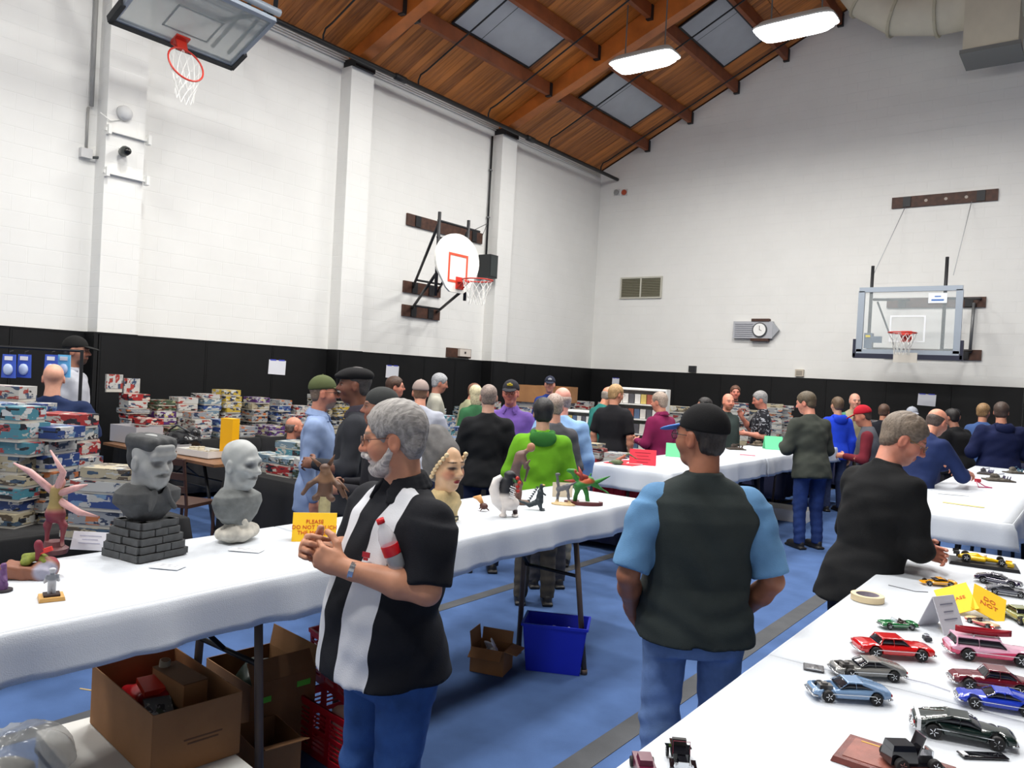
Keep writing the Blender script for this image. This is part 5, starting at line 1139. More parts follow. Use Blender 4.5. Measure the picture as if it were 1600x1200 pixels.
t = thing('cardboard_flap_box', 'small brown carton tucked inside the big open box', 'box', (-2.95, 1.72, .40), R_(-2)); MB().bb(-.13, .13, -.05, .05, 0, .10).build('body', card_m, t); MB().bb(-.13, .13, -.052, .052, .10, .104).build('lid_flap', card_in, t)
MB().bb(-.12, .12, -.04, .04, -.144, 0).build('lower_body', card_in, t)
t = thing('gift_bag', 'crumpled shiny red package inside the big open box', 'package', (-3.09, 1.67, .262), R_(-10)); S = SDF(.008); S.box((0, 0, .08), (.12, .08, .08), rotm('y', -8), .03); S.ell((.10, .03, .15), (.06, .05, .04)); S.disp = lambda x, y, z: .008*np.sin(40*x+20*z)*np.sin(35*y+10*x)
soft('wrapping', S, mat((176, 24, 34), .3), t); MB().box((.07, -.02, .19), (.055, .04, .012), rotm('y', 12)).build('label_card', mat((222, 60, 44), .4), t)
t = thing('magazine', 'grey patterned magazine leaning inside the big open box', 'magazine', (-2.88, 1.60, .40), R_(-20)); MB().box((0, 0, 0), (.08, .05, .01), rotm('y', 15)).build('cover', print_mat((120, 130, 130), (60, 90, 60), (180, 190, 190)), t); MB().box((0, 0, -.08), (.04, .04, .06), rotm('y', 5)).build('pages', card_in, t)
t = thing('paper_tube', 'short grey cardboard tube sticking up inside the big open box', 'tube', (-3.10, 1.71, .44)); MB().tube([(0, 0, -.17), (.05, .0, .09)], .022, 12).build('tube_wall', mat((150, 140, 124), .8), t, True); MB().lathe([(.016, 0), (.018, .002), (.001, .001)], (.05, 0, .09), frame((.05, 0, .26)), 12).build('end_cap', card_in, t)
# plastic bag
t = thing('plastic_bag', 'cloudy translucent plastic bag heaped at the lower left corner', 'bag', (-3.22, 1.12, 0), .3)
S = SDF(.012); S.ell((0, 0, .16), (.30, .26, .20)); S.ell((.08, .10, .26), (.2, .14, .12)); S.ell((-.12, -.02, .22), (.2, .16, .14), k=.1); S.ell((.12, -.1, .12), (.16, .16, .14), k=.1); S.box((0, 0, -.1), (.6, .6, .1), None, .001, 's', .01)
S.disp = lambda x, y, z: .014*np.sin(11*x+9*y+5*z)+.013*np.abs(np.sin(24*x+9*y+22*z+2.5*np.sin(9*x-7*y)))+.008*np.abs(np.sin(40*y-18*x+30*z+3*np.sin(13*z)))
bagm = mat((205, 208, 208), .2, alpha=.48); soft('film', S, bagm, t)
S = SDF(.014); S.box((0, .0, .12), (.14, .12, .11), rotm('z', 20), .03); S.disp = lambda x, y, z: .006*np.sin(40*x+20*z); soft('bundle_inside', S, mat((190, 188, 180), .8), t)
# second brown box, red crates
t = open_box('cardboard_box', 'brown box with bright green labels behind the table leg', (-3.12, 2.23, 0), R_(-6), .215, .165, .36, mat((124, 88, 54), .85, 0, 'card', .14, 5), [('y', 1, .10, 10), ('x', 1, .10, -35)], card_in)
for q in ((.10, .30), (-.12, .27)): MB().box((q[0], -.1685, q[1]), (.04, .0008, .014)).build('green_label', mat((90, 190, 60), .6), t)
for q in ((-.1, .28), (.1, .31)): MB().box((.2185, q[0], q[1]), (.0008, .035, .013)).build('green_label', mat((90, 190, 60), .6), t)
S = SDF(.01); S.ell((-.0, 0, .2), (.14, .11, .12)); S.disp = lambda x, y, z: .01*np.sin(50*x)*np.sin(45*y+10); o = soft('dark_bag', S, mat((28, 46, 40), .4), None, loc=(-3.12, 2.23, 0.06)); tag(o, 'dark green bag stuffed in the box with green labels', 'bag')
open_box('cardboard_box', 'low brown open carton on the floor in front of the green labelled box', (-2.78, 2.03, 0), R_(-12), .13, .10, .21, mat((136, 96, 60), .85, 0, 'card', .14, 5), [('x', 1, .09, 70)], card_in)
def crate(label, c, rot):
    t = thing('plastic_crate', label, 'crate', c); t.rotation_euler = rot; m = mat((186, 22, 40), .4); hx, hy, hz = .20, .15, .25
    MB().bb(-hx+.012, hx-.012, -hy+.012, hy-.012, 0, .008).build('bottom', m, t)
    f = MB(); f.bb(-hx-.008, hx+.008, -hy-.008, -hy+.004, hz-.02, hz).bb(-hx-.008, hx+.008, hy-.004, hy+.008, hz-.02, hz).bb(-hx-.008, -hx+.004, -hy, hy, hz-.02, hz).bb(hx-.004, hx+.008, -hy, hy, hz-.02, hz); f.build('rim', m, t)
    for ax, s in (('y', -1), ('y', 1), ('x', -1), ('x', 1)):
        f = MB(); L2 = hx if ax == 'y' else hy
        def pc2(a0, a1, z0, z1):
            if ax == 'y': f.bb(a0, a1, s*hy-.003, s*hy+.003, z0, z1)
            else: f.bb(s*hx-.003, s*hx+.003, a0, a1, z0, z1)
        pc2(-L2, L2, 0, .035); pc2(-L2, L2, .115, .135); pc2(-L2, L2, .215, hz)
        nb = 3 if ax == 'y' else 2
        for i in range(nb+1): a = -L2+2*L2*i/nb; pc2(max(-L2, a-.016), min(L2, a+.016), .0, hz)
        for i in range(nb):
            for k in range(1, 4):
                for z0, z1 in ((.035, .115), (.135, .215)): zz = z0+(z1-z0)*k/4; pc2(-L2+2*L2*i/nb, -L2+2*L2*(i+1)/nb, zz-.0035, zz+.0035)
        f.build('grid_side', m, t)
    return t
crate('red plastic grid crate standing on the floor behind the brown cartons', (-2.73, 2.44, 0.001), (0, 0, R_(-6)))
crate('upper red plastic crate tilted on top of the lower red crate', (-2.80, 2.56, .262), (R_(4), 0, R_(-14)))
t = thing('cardboard_scrap', 'crumpled tan cardboard scrap sticking out of the lower red crate', 'cardboard', (-2.66, 2.36, .20), .4); S = SDF(.008); S.ell((0, 0, 0), (.06, .05, .06)); S.cap((0, 0, -.19), (0, 0, 0), .04); S.disp = lambda x, y, z: .006*np.sin(50*x+30*z); soft('cardboard', S, mat((186, 150, 130), .8), t)
# small brown box and blue bin
p = on_z(772, 1050, 0)
t = open_box('cardboard_box', 'small open brown box with loose flaps beside the blue bin', (p[0]-.04, p[1]+.02, 0), R_(18), .105, .085, .15, card_m, [('x', -1, .09, 8), ('y', 1, .07, 12), ('x', 1, .08, 100), ('y', -1, .075, 125)], card_in)
for i, (q, r) in enumerate((((-.03, .02, .10), 20), ((.03, -.02, .13), -50))):
    o = thing('paper_wad', ('white crumpled paper at the back of the small brown box', 'white paper poking over the flap of the small brown box')[i], 'paper', (p[0]-.04+q[0], p[1]+.02+q[1], .006), R_(r)); S = SDF(.006); S.box((0, 0, q[2]/2), (.035, .022, q[2]/2), None, .008); S.box((.005, 0, q[2]+.02), (.04, .004, .04), rotm('x', 30), .003); S.disp = lambda x, y, z: .003*np.sin(70*x+40*z); soft('sheet', S, mat((226, 228, 236), .7), o)
p = on_z(868, 1046, 0); bl = mat((28, 44, 200), .35)
t = thing('recycling_bin', 'bright blue plastic bin with cut out handles under the middle table', 'bin', (p[0]-.03, p[1]+.03, 0), R_(6)); t.rotation_euler = (0, 0, R_(28))
hx, hy, hz = .195, .125, .29
def wall(ax, s):
    m = MB(); k = .84
    def pt(u, z, off): f = k+(1-k)*z/hz; return (u*hx*f, s*(hy*f+off), z) if ax == 'y' else (s*(hx*f+off), u*hy*f, z)
    cuts = [(-1, 1, 0, hz)] if ax == 'y' else [(-1, 1, 0, .21), (-1, -.35, .21, .25), (.35, 1, .21, .25), (-1, 1, .25, hz)]
    for u0, u1, z0, z1 in cuts:
        m.raw([pt(u0, z0, 0), pt(u1, z0, 0), pt(u1, z1, 0), pt(u0, z1, 0), pt(u0, z0, -.004), pt(u1, z0, -.004), pt(u1, z1, -.004), pt(u0, z1, -.004)], [(0, 1, 2, 3), (7, 6, 5, 4), (0, 4, 5, 1), (1, 5, 6, 2), (2, 6, 7, 3), (3, 7, 4, 0)])
    m.build('side_wall', bl, t)
for ax in 'xy':
    for s in (-1, 1): wall(ax, s)
MB().bb(-hx*.83, hx*.83, -hy*.83, hy*.83, 0, .005).build('bottom', bl, t)
m = MB(); m.bb(-hx-.008, hx+.008, -hy-.01, -hy+.002, hz-.012, hz+.004).bb(-hx-.008, hx+.008, hy-.002, hy+.01, hz-.012, hz+.004).bb(-hx-.01, -hx+.002, -hy, hy, hz-.012, hz+.004).bb(hx-.002, hx+.01, -hy, hy, hz-.012, hz+.004).build('rim', bl, t)
MB().lathe([(.001, 0), (.022, 0), (.022, .002), (.001, .002)], (.178, -.02, .1), frame((1, 0, -.13)), 12).build('round_sticker', mat((70, 84, 120), .6), t)
o = thing('paper_wad', 'white papers lying in the blue bin', 'paper', (p[0]+.0, p[1]+.03, .008), .4); S = SDF(.007); S.box((0, 0, .1), (.06, .04, .1), None, .01); S.box((.02, 0, .215), (.08, .04, .006), rotm('y', 18), .003); S.box((.03, .03, .22), (.03, .02, .012), rotm('y', -30), .003); soft('sheet', S, mat((226, 228, 236), .7), o)
# carton under the far table
open_box('carton', 'low white carton under the table beside the olive jacket man', (-3.45, 10.9, 0), R_(4), .35, .25, .16, wc)
MB().tube([on_z(125, 1076, .002), on_z(150, 1080, .002)], .004, 6).build('wood_splinter', mat((196, 170, 120), .8))
tag(bpy.data.objects['wood_splinter'], 'thin tan sliver lying on the carpet left of the big brown box', 'scrap')

# ------------------------------------------------------------------ model cars
chrome = mat((215, 218, 222), .12, .9); tyre = mat((22, 22, 24), .7); glassd = mat((26, 28, 36), .08, spec=.8)
def wheel_mesh(r=.0155, w_=.012):
    a = MB().lathe([(r*.62, -w_/2), (r*.95, -w_/2), (r, -w_/2+.002), (r, w_/2-.002), (r*.95, w_/2), (r*.62, w_/2)], (0, 0, 0), rotm('y', 90), 18).mesh('wheel', tyre)
    b = MB().lathe([(.001, -w_*.30), (r*.62, -w_*.5), (r*.62, w_*.5), (r*.35, w_*.36), (.001, w_*.44)], (0, 0, 0), rotm('y', 90), 14)
    for k in range(5): t = 2*math.pi*k/5; b.box((w_*.46, r*.36*math.cos(t), r*.36*math.sin(t)), (.001, r*.05, r*.22), rotm('x', math.degrees(t)-90))
    return a, b.mesh('hubcap', chrome)
WM = wheel_mesh(); WM2 = wheel_mesh(.021, .02)
def lerp_st(L, st): return [(t*L, 0, (z0+z1)/2, w_, (z1-z0)/2) for t, w_, z0, z1 in st]
AX = np.stack([np.array([1., 0, 0]), np.array([0, 0, 1.]), np.array([0, 1., 0])], 1)
# side profiles: (fraction of length from the tail -.5 to the nose .5, half width, bottom, top)
BODY = {
 'sedan':   [(-.5, .030, .018, .030), (-.48, .037, .012, .036), (-.38, .040, .010, .0385), (-.1, .041, .009, .037), (.15, .041, .009, .037), (.40, .039, .010, .036), (.48, .036, .012, .033), (.5, .030, .018, .029)],
 'fast':    [(-.5, .030, .020, .034), (-.48, .036, .014, .037), (-.3, .0405, .010, .038), (0, .040, .009, .036), (.2, .040, .009, .036), (.45, .037, .011, .033), (.5, .033, .016, .028)],
 'wagon':   [(-.5, .034, .016, .036), (-.46, .039, .011, .040), (-.1, .041, .010, .0385), (.2, .041, .010, .038), (.45, .038, .011, .036), (.5, .034, .015, .031)],
 'old':     [(-.5, .028, .018, .028), (-.44, .036, .012, .038), (-.28, .040, .010, .042), (0, .040, .010, .040), (.25, .038, .010, .039), (.44, .034, .012, .036), (.5, .026, .016, .030)],
 'sport':   [(-.5, .034, .016, .034), (-.42, .040, .010, .036), (0, .040, .009, .031), (.3, .039, .009, .028), (.46, .034, .010, .020), (.5, .028, .012, .016)]}
CAB = {'sedan': (-.26, -.19, .08, .16, .054), 'fast': (-.40, -.14, .05, .17, .053), 'wagon': (-.46, -.42, .08, .16, .058), 'old': (-.34, -.18, .06, .13, .060), 'sport': (-.26, -.12, .02, .17, .047), 'open': None}
def car(label, p0, p1, col, style='sedan', open_top=False, hood_up=False, chrome_bits=True, two=None, name='model_car', inter=(60, 50, 46), grp='scale model cars on the right tables', z=TT+.0045, wcol=None, nose='p1', L_=None, extra=None):
    """p0, p1: points on the table under the tail and under the nose"""
    a = on_z(*p0, TT); b = on_z(*p1, TT); d = b-a; ln = float(np.hypot(d[0], d[1])) if L_ is None else L_; c = (a+b)/2
    t = thing(name, label, 'model car', (c[0], c[1], z), math.atan2(d[1], d[0])-math.pi/2, grp); s = ln/.2
    paint_ = mat(col, .18, .0, 'plainpaint', coat=.8); B_ = BODY[style]; wr = .0155
    S = SDF(.0026*max(1, s)); S.loft((0, 0, 0), AX, [(t_*.2*s, 0, (z0+z1)/2*s, w_*s, (z1-z0)/2*s) for t_, w_, z0, z1 in B_], 3.6, k=.003)
    ax_ = (-.30, .31)
    for yy in ax_:
        for k in (-1, 1): S.cap((k*.024*s, yy*.2*s, .0155*s), (k*.06*s, yy*.2*s, .0155*s), .0185*s, mode='s', k=.002)
    if open_top: S.box((0, -.03*s*.6, .040*s), (.031*s, .034*s, .016*s), None, .004*s, 's', .003)
    if hood_up: S.box((0, .30*.2*s, .036*s), (.028*s, .027*s, .012*s), None, .003*s, 's', .002)
    C_ = CAB.get(style)
    def cabst(g, zt, zb=None):
        y0, y1, y2, y3, h_ = C_
        return [(y0*.2*s, 0, .036*s, (.036-g)*s, .003*s), (y1*.2*s, 0, (.034+zt)/2*s, (.0315-g)*s, (zt-.034)/2*s), (y2*.2*s, 0, (.034+zt)/2*s, (.031-g)*s, (zt-.034)/2*s), (y3*.2*s, 0, .036*s, (.0355-g)*s, .003*s)]
    if not open_top:
        y0, y1, y2, y3, h_ = C_
        S.box((0, (y1+y2)/2*.2*s, (h_-.0018)*s), (.0275*s, (y2-y1)/2*.2*s+.003*s, .0022*s), None, .002*s, k=.004)
        for k in (-1, 1):
            S.cap((k*.034*s, y3*.2*s, .037*s), (k*.0275*s, y2*.2*s, (h_-.002)*s), .0016*s, k=.002); S.cap((k*.034*s, (y0+.03)*.2*s, .037*s), (k*.0275*s, y1*.2*s, (h_-.002)*s), .0035*s if style == 'fast' else .0022*s, k=.004)
            S.cap((k*.035*s, (y1+y2)/2*.2*s, .037*s), (k*.0285*s, (y1+y2)/2*.2*s, (h_-.002)*s), .0014*s, k=.002)
        if style == 'fast': S.loft((0, 0, 0), AX, [(-.44*.2*s, 0, .036*s, .033*s, .002*s), (y1*.2*s, 0, .044*s, .026*s, .0075*s)], 3, k=.003)
    zone_ = None
    if two:
        V, Q = S.mesh(); zf = lambda W: (W[:, 2]/s-.0285-.004*np.sin(W[:, 1]/s*30))
        m = mat(col, .18, 0, 'plainpaint', coat=.8).copy(); nt = m.node_tree; at_ = N(nt, 'ShaderNodeAttribute', attribute_name='zone'); g = N(nt, 'ShaderNodeMath', operation='GREATER_THAN'); g.inputs[1].default_value = 0; mx = N(nt, 'ShaderNodeMix', data_type='RGBA')
        nt.links.new(at_.outputs['Fac'], g.inputs[0]); nt.links.new(g.outputs[0], mx.inputs[0]); mx.inputs[6].default_value = lin(col); mx.inputs[7].default_value = lin(two); nt.links.new(mx.outputs[2], nt.nodes['Principled BSDF'].inputs['Base Color'])
        link('car_body', pymesh('car_body', [(V, Q)], m, zone=zf), t)
    else: soft('car_body', S, paint_, t)
    if not open_top:
        S = SDF(.0028*max(1, s)); S.loft((0, 0, 0), AX, cabst(.0018, C_[4]-.003), 3.2); soft('windows', S, glassd, t)
    else:
        m = MB(); m.box((0, -.01*s, .030*s), (.029*s, .032*s, .002*s)); 
        for k in (-1, 1): m.box((k*.013*s, -.008*s, .034*s), (.009*s, .007*s, .005*s)).box((k*.013*s, -.017*s, .039*s), (.009*s, .003*s, .009*s), rotm('x', 12))
        m.build('seats', mat(inter, .6), t)
        MB().box((0, .022*s, .043*s), (.029*s, .0008*s, .008*s), rotm('x', 28)).build('windscreen', mat((200, 215, 225), .05, alpha=.35), t)
        f = MB(); f.tube([(-.030*s, .026*s, .036*s), (-.028*s, .018*s, .051*s), (.028*s, .018*s, .051*s), (.030*s, .026*s, .036*s)], .0009*s, 5).build('windscreen_frame', chrome, t)
    if hood_up:
        m = MB().box((0, .06*s, .029*s), (.012*s, .017*s, .006*s)).box((0, .062*s, .037*s), (.007*s, .007*s, .003*s)); m.build('engine', mat((120, 118, 116), .3, .6), t)
    W = WM
    for yy in ax_:
        for k in (-1, 1):
            o = link('wheel', W[0], t); o.location = (k*.0345*s, yy*.2*s, .0155*s); o.scale = (s*k, s, s); h = link('hubcap', W[1], o)
    if chrome_bits:
        nose_, tail = .5*.2*s, -.5*.2*s
        for y, sg, nm in ((nose_, 1, 'bumper'), (tail, -1, 'bumper')): MB().tube([(-.037*s, y-sg*.010*s, .016*s), (-.033*s, y+sg*.001*s, .016*s), (0, y+sg*.004*s, .016*s), (.033*s, y+sg*.001*s, .016*s), (.037*s, y-sg*.010*s, .016*s)], .0026*s, 6).build(nm, chrome, t, True)
        MB().box((0, nose_-.0005*s, .0235*s), (.018*s, .0015*s, .0035*s)).build('grille', mat((120, 122, 126), .3, .7), t)
        for k in (-1, 1): MB().lathe([(.001, -.001), (.0042*s, -.001), (.0042*s, .001*s), (.001, .002*s)], (k*.026*s, nose_-.001*s, .0255*s), rotm('x', -90), 10).build('headlight', mat((240, 240, 235), .1), t); MB().box((k*.030*s, tail+.001*s, .0275*s), (.005*s, .0012*s, .0028*s)).build('tail_light', mat((170, 20, 20), .2), t)
    for k in (-1, 1): MB().box((k*.0405*s, 0, .0245*s), (.0006*s, .055*s, .0007*s)).build('side_trim', chrome, t)
    if extra: extra(t, s)
    return t
def hoodpiece(px, py, col, lab, rz=.3):
    p = on_z(px, py, TT); t = thing('car_hood', lab, 'model part', (p[0], p[1], TT+.006), rz)
    S = SDF(.0022); S.box((0, 0, .003), (.029, .026, .0028), None, .002); S.ell((0, 0, .005), (.010, .02, .003), k=.004); soft('panel', S, mat(col, .25), t); MB().box((0, -.024, .0068), (.02, .0015, .0008)).build('front_lip', chrome, t)
def canoe(t, s):
    m = MB(); V = []; K = 9; n = 13
    for i in range(n):
        u = -1+2*i/(n-1); w_ = .015*s*(1-abs(u)**2.2)+.0006
        for k in range(K): a = math.pi*k/(K-1); V.append((w_*math.cos(a), u*.066*s-.016*s, .0755*s-.016*s*math.sin(a)+.004*s*abs(u)**3))
    F = [(i*K+k, i*K+k+1, (i+1)*K+k+1, (i+1)*K+k) for i in range(n-1) for k in range(K-1)]
    o = m.raw(V, F).build('canoe', mat((156, 22, 40), .3), t, True); sl = o.modifiers.new('t', 'SOLIDIFY'); sl.thickness = .0015
    for y in (-.046, .014): MB().box((0, y*s, .0625*s), (.026*s, .0015*s, .0015*s)).box((-.022*s, y*s, .0585*s), (.0015*s, .0015*s, .004*s)).box((.022*s, y*s, .0585*s), (.0015*s, .0015*s, .004*s)).build('roof_rack', chrome, t)
car('glossy red two door hardtop with white side flash, largest red car on the table', (1336, 1022), (1452, 1030), (206, 24, 28), 'sedan')
car('pink station wagon carrying a dark red canoe on its roof', (1478, 1024), (1612, 1040), (216, 60, 104), 'wagon', two=(226, 170, 196), extra=canoe)
car('silver grey coupe without its hood behind the light blue coupe', (1408, 1062), (1300, 1056), (128, 128, 126), 'fast', hood_up=True)
car('light blue coupe with an open engine bay, its nose to the left', (1384, 1098), (1264, 1090), (120, 152, 190), 'fast', hood_up=True)
hoodpiece(1271, 1048, (92, 92, 96), 'loose grey hood panel lying left of the silver grey coupe'); 
car('dark maroon rounded coupe on the right behind the bright blue one', (1612, 1088), (1484, 1070), (104, 18, 36), 'old')
car('bright blue fastback coupe at the right edge of the view', (1624, 1120), (1494, 1098), (28, 60, 190), 'fast')
car('black green muscle coupe with a white tail stripe, nose to the right', (1424, 1140), (1584, 1172), (12, 32, 30), 'fast', extra=lambda t, s: MB().bb(-.0415*s, .0415*s, -.094*s, -.086*s, .0385*s, .0395*s).bb(-.0418*s, -.0408*s, -.094*s, -.086*s, .014*s, .039*s).bb(.0408*s, .0418*s, -.094*s, -.086*s, .014*s, .039*s).build('tail_stripe', mat((226, 228, 232), .3), t))
car('metallic green open roadster with chrome bumper facing left', (1430, 984), (1374, 982), (22, 110, 56), 'sedan', open_top=True)
car('small orange yellow sports coupe with black roof glass', (1492, 918), (1438, 914), (240, 168, 36), 'sport', chrome_bits=False)
car('red and cream open convertible in front of the yellow warning card', (1512, 972), (1558, 988), (206, 52, 50), 'sedan', open_top=True, two=(220, 190, 150))
car('olive green sedan cut off by the right edge beside the yellow card', (1572, 960), (1618, 985), (136, 140, 90), 'sedan')
car('dark purple black coupe next to the racing car base', (1524, 908), (1596, 922), (34, 26, 58), 'fast')
car('dark grey coupe in front of the dark purple one', (1540, 926), (1606, 936), (78, 80, 90), 'fast')
p = on_z(1448, 1003, TT); t = thing('motor_scooter', 'tiny dark engine model standing between the red and the pink cars', 'model part', (p[0], p[1], TT+.005), .6)
MB().box((0, 0, .008), (.009, .016, .006)).build('block', mat((46, 48, 56), .5), t); MB().box((0, .004, .017), (.006, .008, .004)).build('intake', chrome, t)
for k in (-1, 1): MB().lathe([(.001, -.002), (.005, -.002), (.005, .002), (.001, .002)], (k*.009, -.010, .006), rotm('y', 90), 10).build('pulley', tyre, t)
# yellow racing car on a black base
a, b = on_z(1500, 880, TT), on_z(1572, 890, TT); c = (a+b)/2; d = b-a; rz = math.atan2(d[1], d[0])-math.pi/2
t = thing('plinth', 'flat black display base under the yellow racing car', 'base', (c[0]+.0, c[1]+.0, TT+.0045), rz); MB().box((0, 0, .008), (.085, .15, .008), taper=.96).build('slab', mat((28, 28, 32), .35), t); MB().box((0, .10, .0165), (.04, .02, .0006)).build('plaque', mat((70, 70, 76), .4), t)
t = thing('racing_car', 'yellow and black open wheel racing car with wings on a black base', 'model car', (c[0], c[1], TT+.022), rz, 'scale model cars on the right tables')
S = SDF(.003); S.loft((0, 0, 0), AX, [(-.11, 0, .016, .012, .010), (-.04, 0, .018, .020, .014), (.02, 0, .016, .017, .011), (.07, 0, .011, .010, .006), (.115, 0, .008, .006, .003)], 2.6); S.box((0, -.025, .014), (.038, .035, .009), None, .006); S.cap((0, -.03, .03), (0, -.07, .022), .009, .005); S.box((0, .012, .03), (.010, .014, .01), None, .004, 's', .003); soft('bodywork', S, mat((240, 196, 20), .2), t)
for y, z, w_, cc, nm in ((.112, .008, .045, (240, 196, 20), 'front_wing'), (-.118, .036, .035, (26, 26, 28), 'rear_wing')): MB().box((0, y, z), (w_, .012, .0015), rotm('x', 8)).box((-w_, y, z), (.001, .014, .008)).box((w_, y, z), (.001, .014, .008)).build(nm, mat(cc, .3), t)
MB().box((0, -.112, .024), (.004, .005, .012)).build('wing_strut', tyre, t); MB().lathe([(.001, -.007), (.007, -.004), (.0075, .003), (.001, .009)], (0, .008, .032), n=10).build('helmet', mat((240, 240, 240), .2), t, True)
for y, r in ((.075, .75), (-.075, .9)):
    for k in (-1, 1): o = link('wheel', WM2[0], t); o.location = (k*.043, y, .021*r); o.scale = (k, r, r); link('hubcap', WM2[1], o); MB().tube([(k*.01, y, .014), (k*.040, y, .018)], .0015, 5).build('suspension', tyre, t)
# black vehicle on a brown wooden plaque at the bottom edge
a, b = on_z(1332, 1168, TT), on_z(1440, 1215, TT); c = (a+b)/2; d = b-a; rz = math.atan2(d[1], d[0])
t = thing('wooden_plaque', 'reddish brown wooden plaque with gold line under the black hot rod', 'base', (c[0]+.02, c[1]-.02, TT+.0045), rz+.25)
MB().box((0, 0, .006), (.115, .075, .006), taper=.96).build('board', mat((112, 50, 42), .3, 0, 'noise', .25, 30), t); MB().box((0, 0, .0125), (.095, .056, .0008)).build('inner_panel', mat((146, 86, 74), .4, 0, 'noise', .2, 30), t); MB().box((-.05, .048, .0136), (.03, .002, .0005)).build('gold_line', mat((220, 180, 70), .3), t)
pl = (c[0]+.02, c[1]-.02)
t = thing('hot_rod', 'black hot rod with a tall upright radiator and open bonnet panels on the plaque', 'model car', (pl[0]+.03, pl[1]+.0, TT+.019), rz-.6, 'scale model cars on the right tables'); t.scale = (.78, .78, .78)
bk = mat((14, 14, 20), .08, coat=.8)
MB().box((0, -.03, .030), (.030, .04, .018), taper=.86).build('cab', bk, t); MB().box((0, -.03, .056), (.027, .034, .008), taper=.9).build('roof', bk, t); MB().box((0, .028, .024), (.018, .026, .012)).build('engine', mat((120, 122, 130), .25, .8), t)
MB().box((0, .056, .030), (.018, .003, .018)).build('radiator', chrome, t); MB().box((0, .02, .062), (.024, .002, .028), rotm('x', -20)).build('raised_bonnet', bk, t); MB().box((-.030, .03, .012), (.012, .05, .003)).box((.030, .03, .012), (.012, .05, .003)).build('running_boards', bk, t)
for y in (-.045, .05):
    for k in (-1, 1): o = link('wheel', WM2[0], t); o.location = (k*.040, y, .018); o.scale = (k*.8, .85, .85); link('hubcap', WM2[1], o)
p = on_z(1535, 1186, TT); t = thing('car_hood', 'loose glossy black hood lying in front of the black green coupe', 'model part', (p[0], p[1], TT+.006), -.9); S = SDF(.0025); S.box((0, 0, .003), (.016, .055, .0025), None, .002); soft('panel', S, bk, t); MB().box((0, -.045, .0063), (.010, .006, .0006)).build('decal', mat((220, 220, 225), .3), t)
# vintage black car at the bottom edge
p = on_z(1062, 1200, TT); t = thing('vintage_car', 'black vintage open car with a thin red windscreen frame at the bottom edge', 'model car', (p[0], p[1]+.0, TT+.0045), YAW+R_(175), 'scale model cars on the right tables')
MB().box((0, -.02, .024), (.018, .036, .009)).build('tub', bk, t); MB().box((0, .032, .023), (.011, .018, .008), taper=.8).build('bonnet', bk, t); MB().box((0, -.028, .038), (.015, .005, .009)).build('seat_back', mat((30, 26, 26), .6), t); MB().box((0, .051, .023), (.011, .001, .010)).build('radiator', chrome, t)
MB().tube([(-.018, .012, .03), (-.018, .010, .058), (.018, .010, .058), (.018, .012, .03)], .0009, 5).build('windscreen_frame', mat((120, 40, 60), .3), t)
for k in (-1, 1):
    MB().lathe([(.001, -.002), (.005, 0), (.005, .002), (.001, .003)], (k*.016, .053, .026), rotm('x', -90), 10).build('headlight', chrome, t); MB().box((k*.023, .040, .024), (.005, .014, .0012), rotm('x', -12)).box((k*.023, -.04, .024), (.005, .014, .0012), rotm('x', 12)).build('mudguard', bk, t)
    for y in (.040, -.04): o = link('wheel', WM[0], t); o.location = (k*.023, y, .0125); o.scale = (k*.45, .8, .8); link('hubcap', WM[1], o)
p = on_z(1016, 1204, TT); t = thing('vintage_car', 'tiny maroon car roof just showing at the bottom edge', 'model car', (p[0], p[1]-.03, TT+.0045), YAW, 'scale model cars on the right tables'); MB().box((0, 0, .018), (.02, .04, .010)).build('body', mat((90, 20, 50), .3), t); MB().box((0, -.005, .033), (.015, .02, .006), taper=.85).build('roof', mat((90, 20, 50), .3), t)
for y in (-.028, .028):
    for k in (-1, 1): o = link('wheel', WM[0], t); o.location = (k*.022, y, .0115); o.scale = (k*.5, .72, .72)
# thin wires lying on the cloth
for i, (pts, cc, lab) in enumerate(((((1388, 914), (1405, 918), (1430, 924), (1450, 925)), (90, 92, 100), 'short dark wire lying on the cloth left of the orange yellow sports car'), (((1415, 1060), (1450, 1068), (1485, 1080)), (180, 182, 196), 'thin grey line of tape on the cloth right of the silver grey coupe'))):
    P_ = [on_z(x, y, TT+.0065) for x, y in pts]; o = MB().tube(P_, .0016, 5).build('wire', mat(cc, .6)); tag(o, lab, 'wire')
# military dioramas on the far right tables
rd = random.Random(11)
def diorama(px, py, w_, lab, cols, z=TT):
    p = on_z(px, py, z); t = thing('military_diorama', lab, 'diorama', (p[0], p[1], z+.006), rd.uniform(0, 1)); MB().box((0, 0, .006), (w_, w_*.7, .006)).build('base_board', mat((70, 62, 54), .8), t)
    S = SDF(.007); S.ell((0, 0, .012), (w_*.9, w_*.62, .018)); S.box((-w_*.3, 0, .04), (w_*.32, w_*.2, .018), None, .006); S.box((-w_*.3, 0, .062), (w_*.16, w_*.13, .010), None, .006); S.disp = lambda x, y, z: .005*np.sin(90*x+50*z)*np.sin(80*y)
    soft('terrain', S, mat(cols[0], .85, 0, 'noise', .4, 25), t); MB().tube([(-w_*.2, 0, .062), (w_*.45, .02, .072)], .004, 6).build('gun_barrel', mat(cols[1], .6), t)
    for i in range(6): x, y = rd.uniform(.0, .8)*w_, rd.uniform(-.5, .5)*w_; MB().tube([(x, y, .02), (x+.01, y, .055)], [.006, .004], 6).build('small_trooper', mat(cols[1], .8), t)
diorama(1560, 752, .13, 'dark military vehicle diorama with purple and brown ground at right', ((84, 78, 70), (70, 60, 90))); diorama(1585, 740, .10, 'second military diorama with a long gun further right', ((92, 88, 80), (60, 100, 120)))
diorama(1540, 742, .08, 'small dark artillery model left of the large diorama', ((60, 56, 62), (50, 40, 90)))
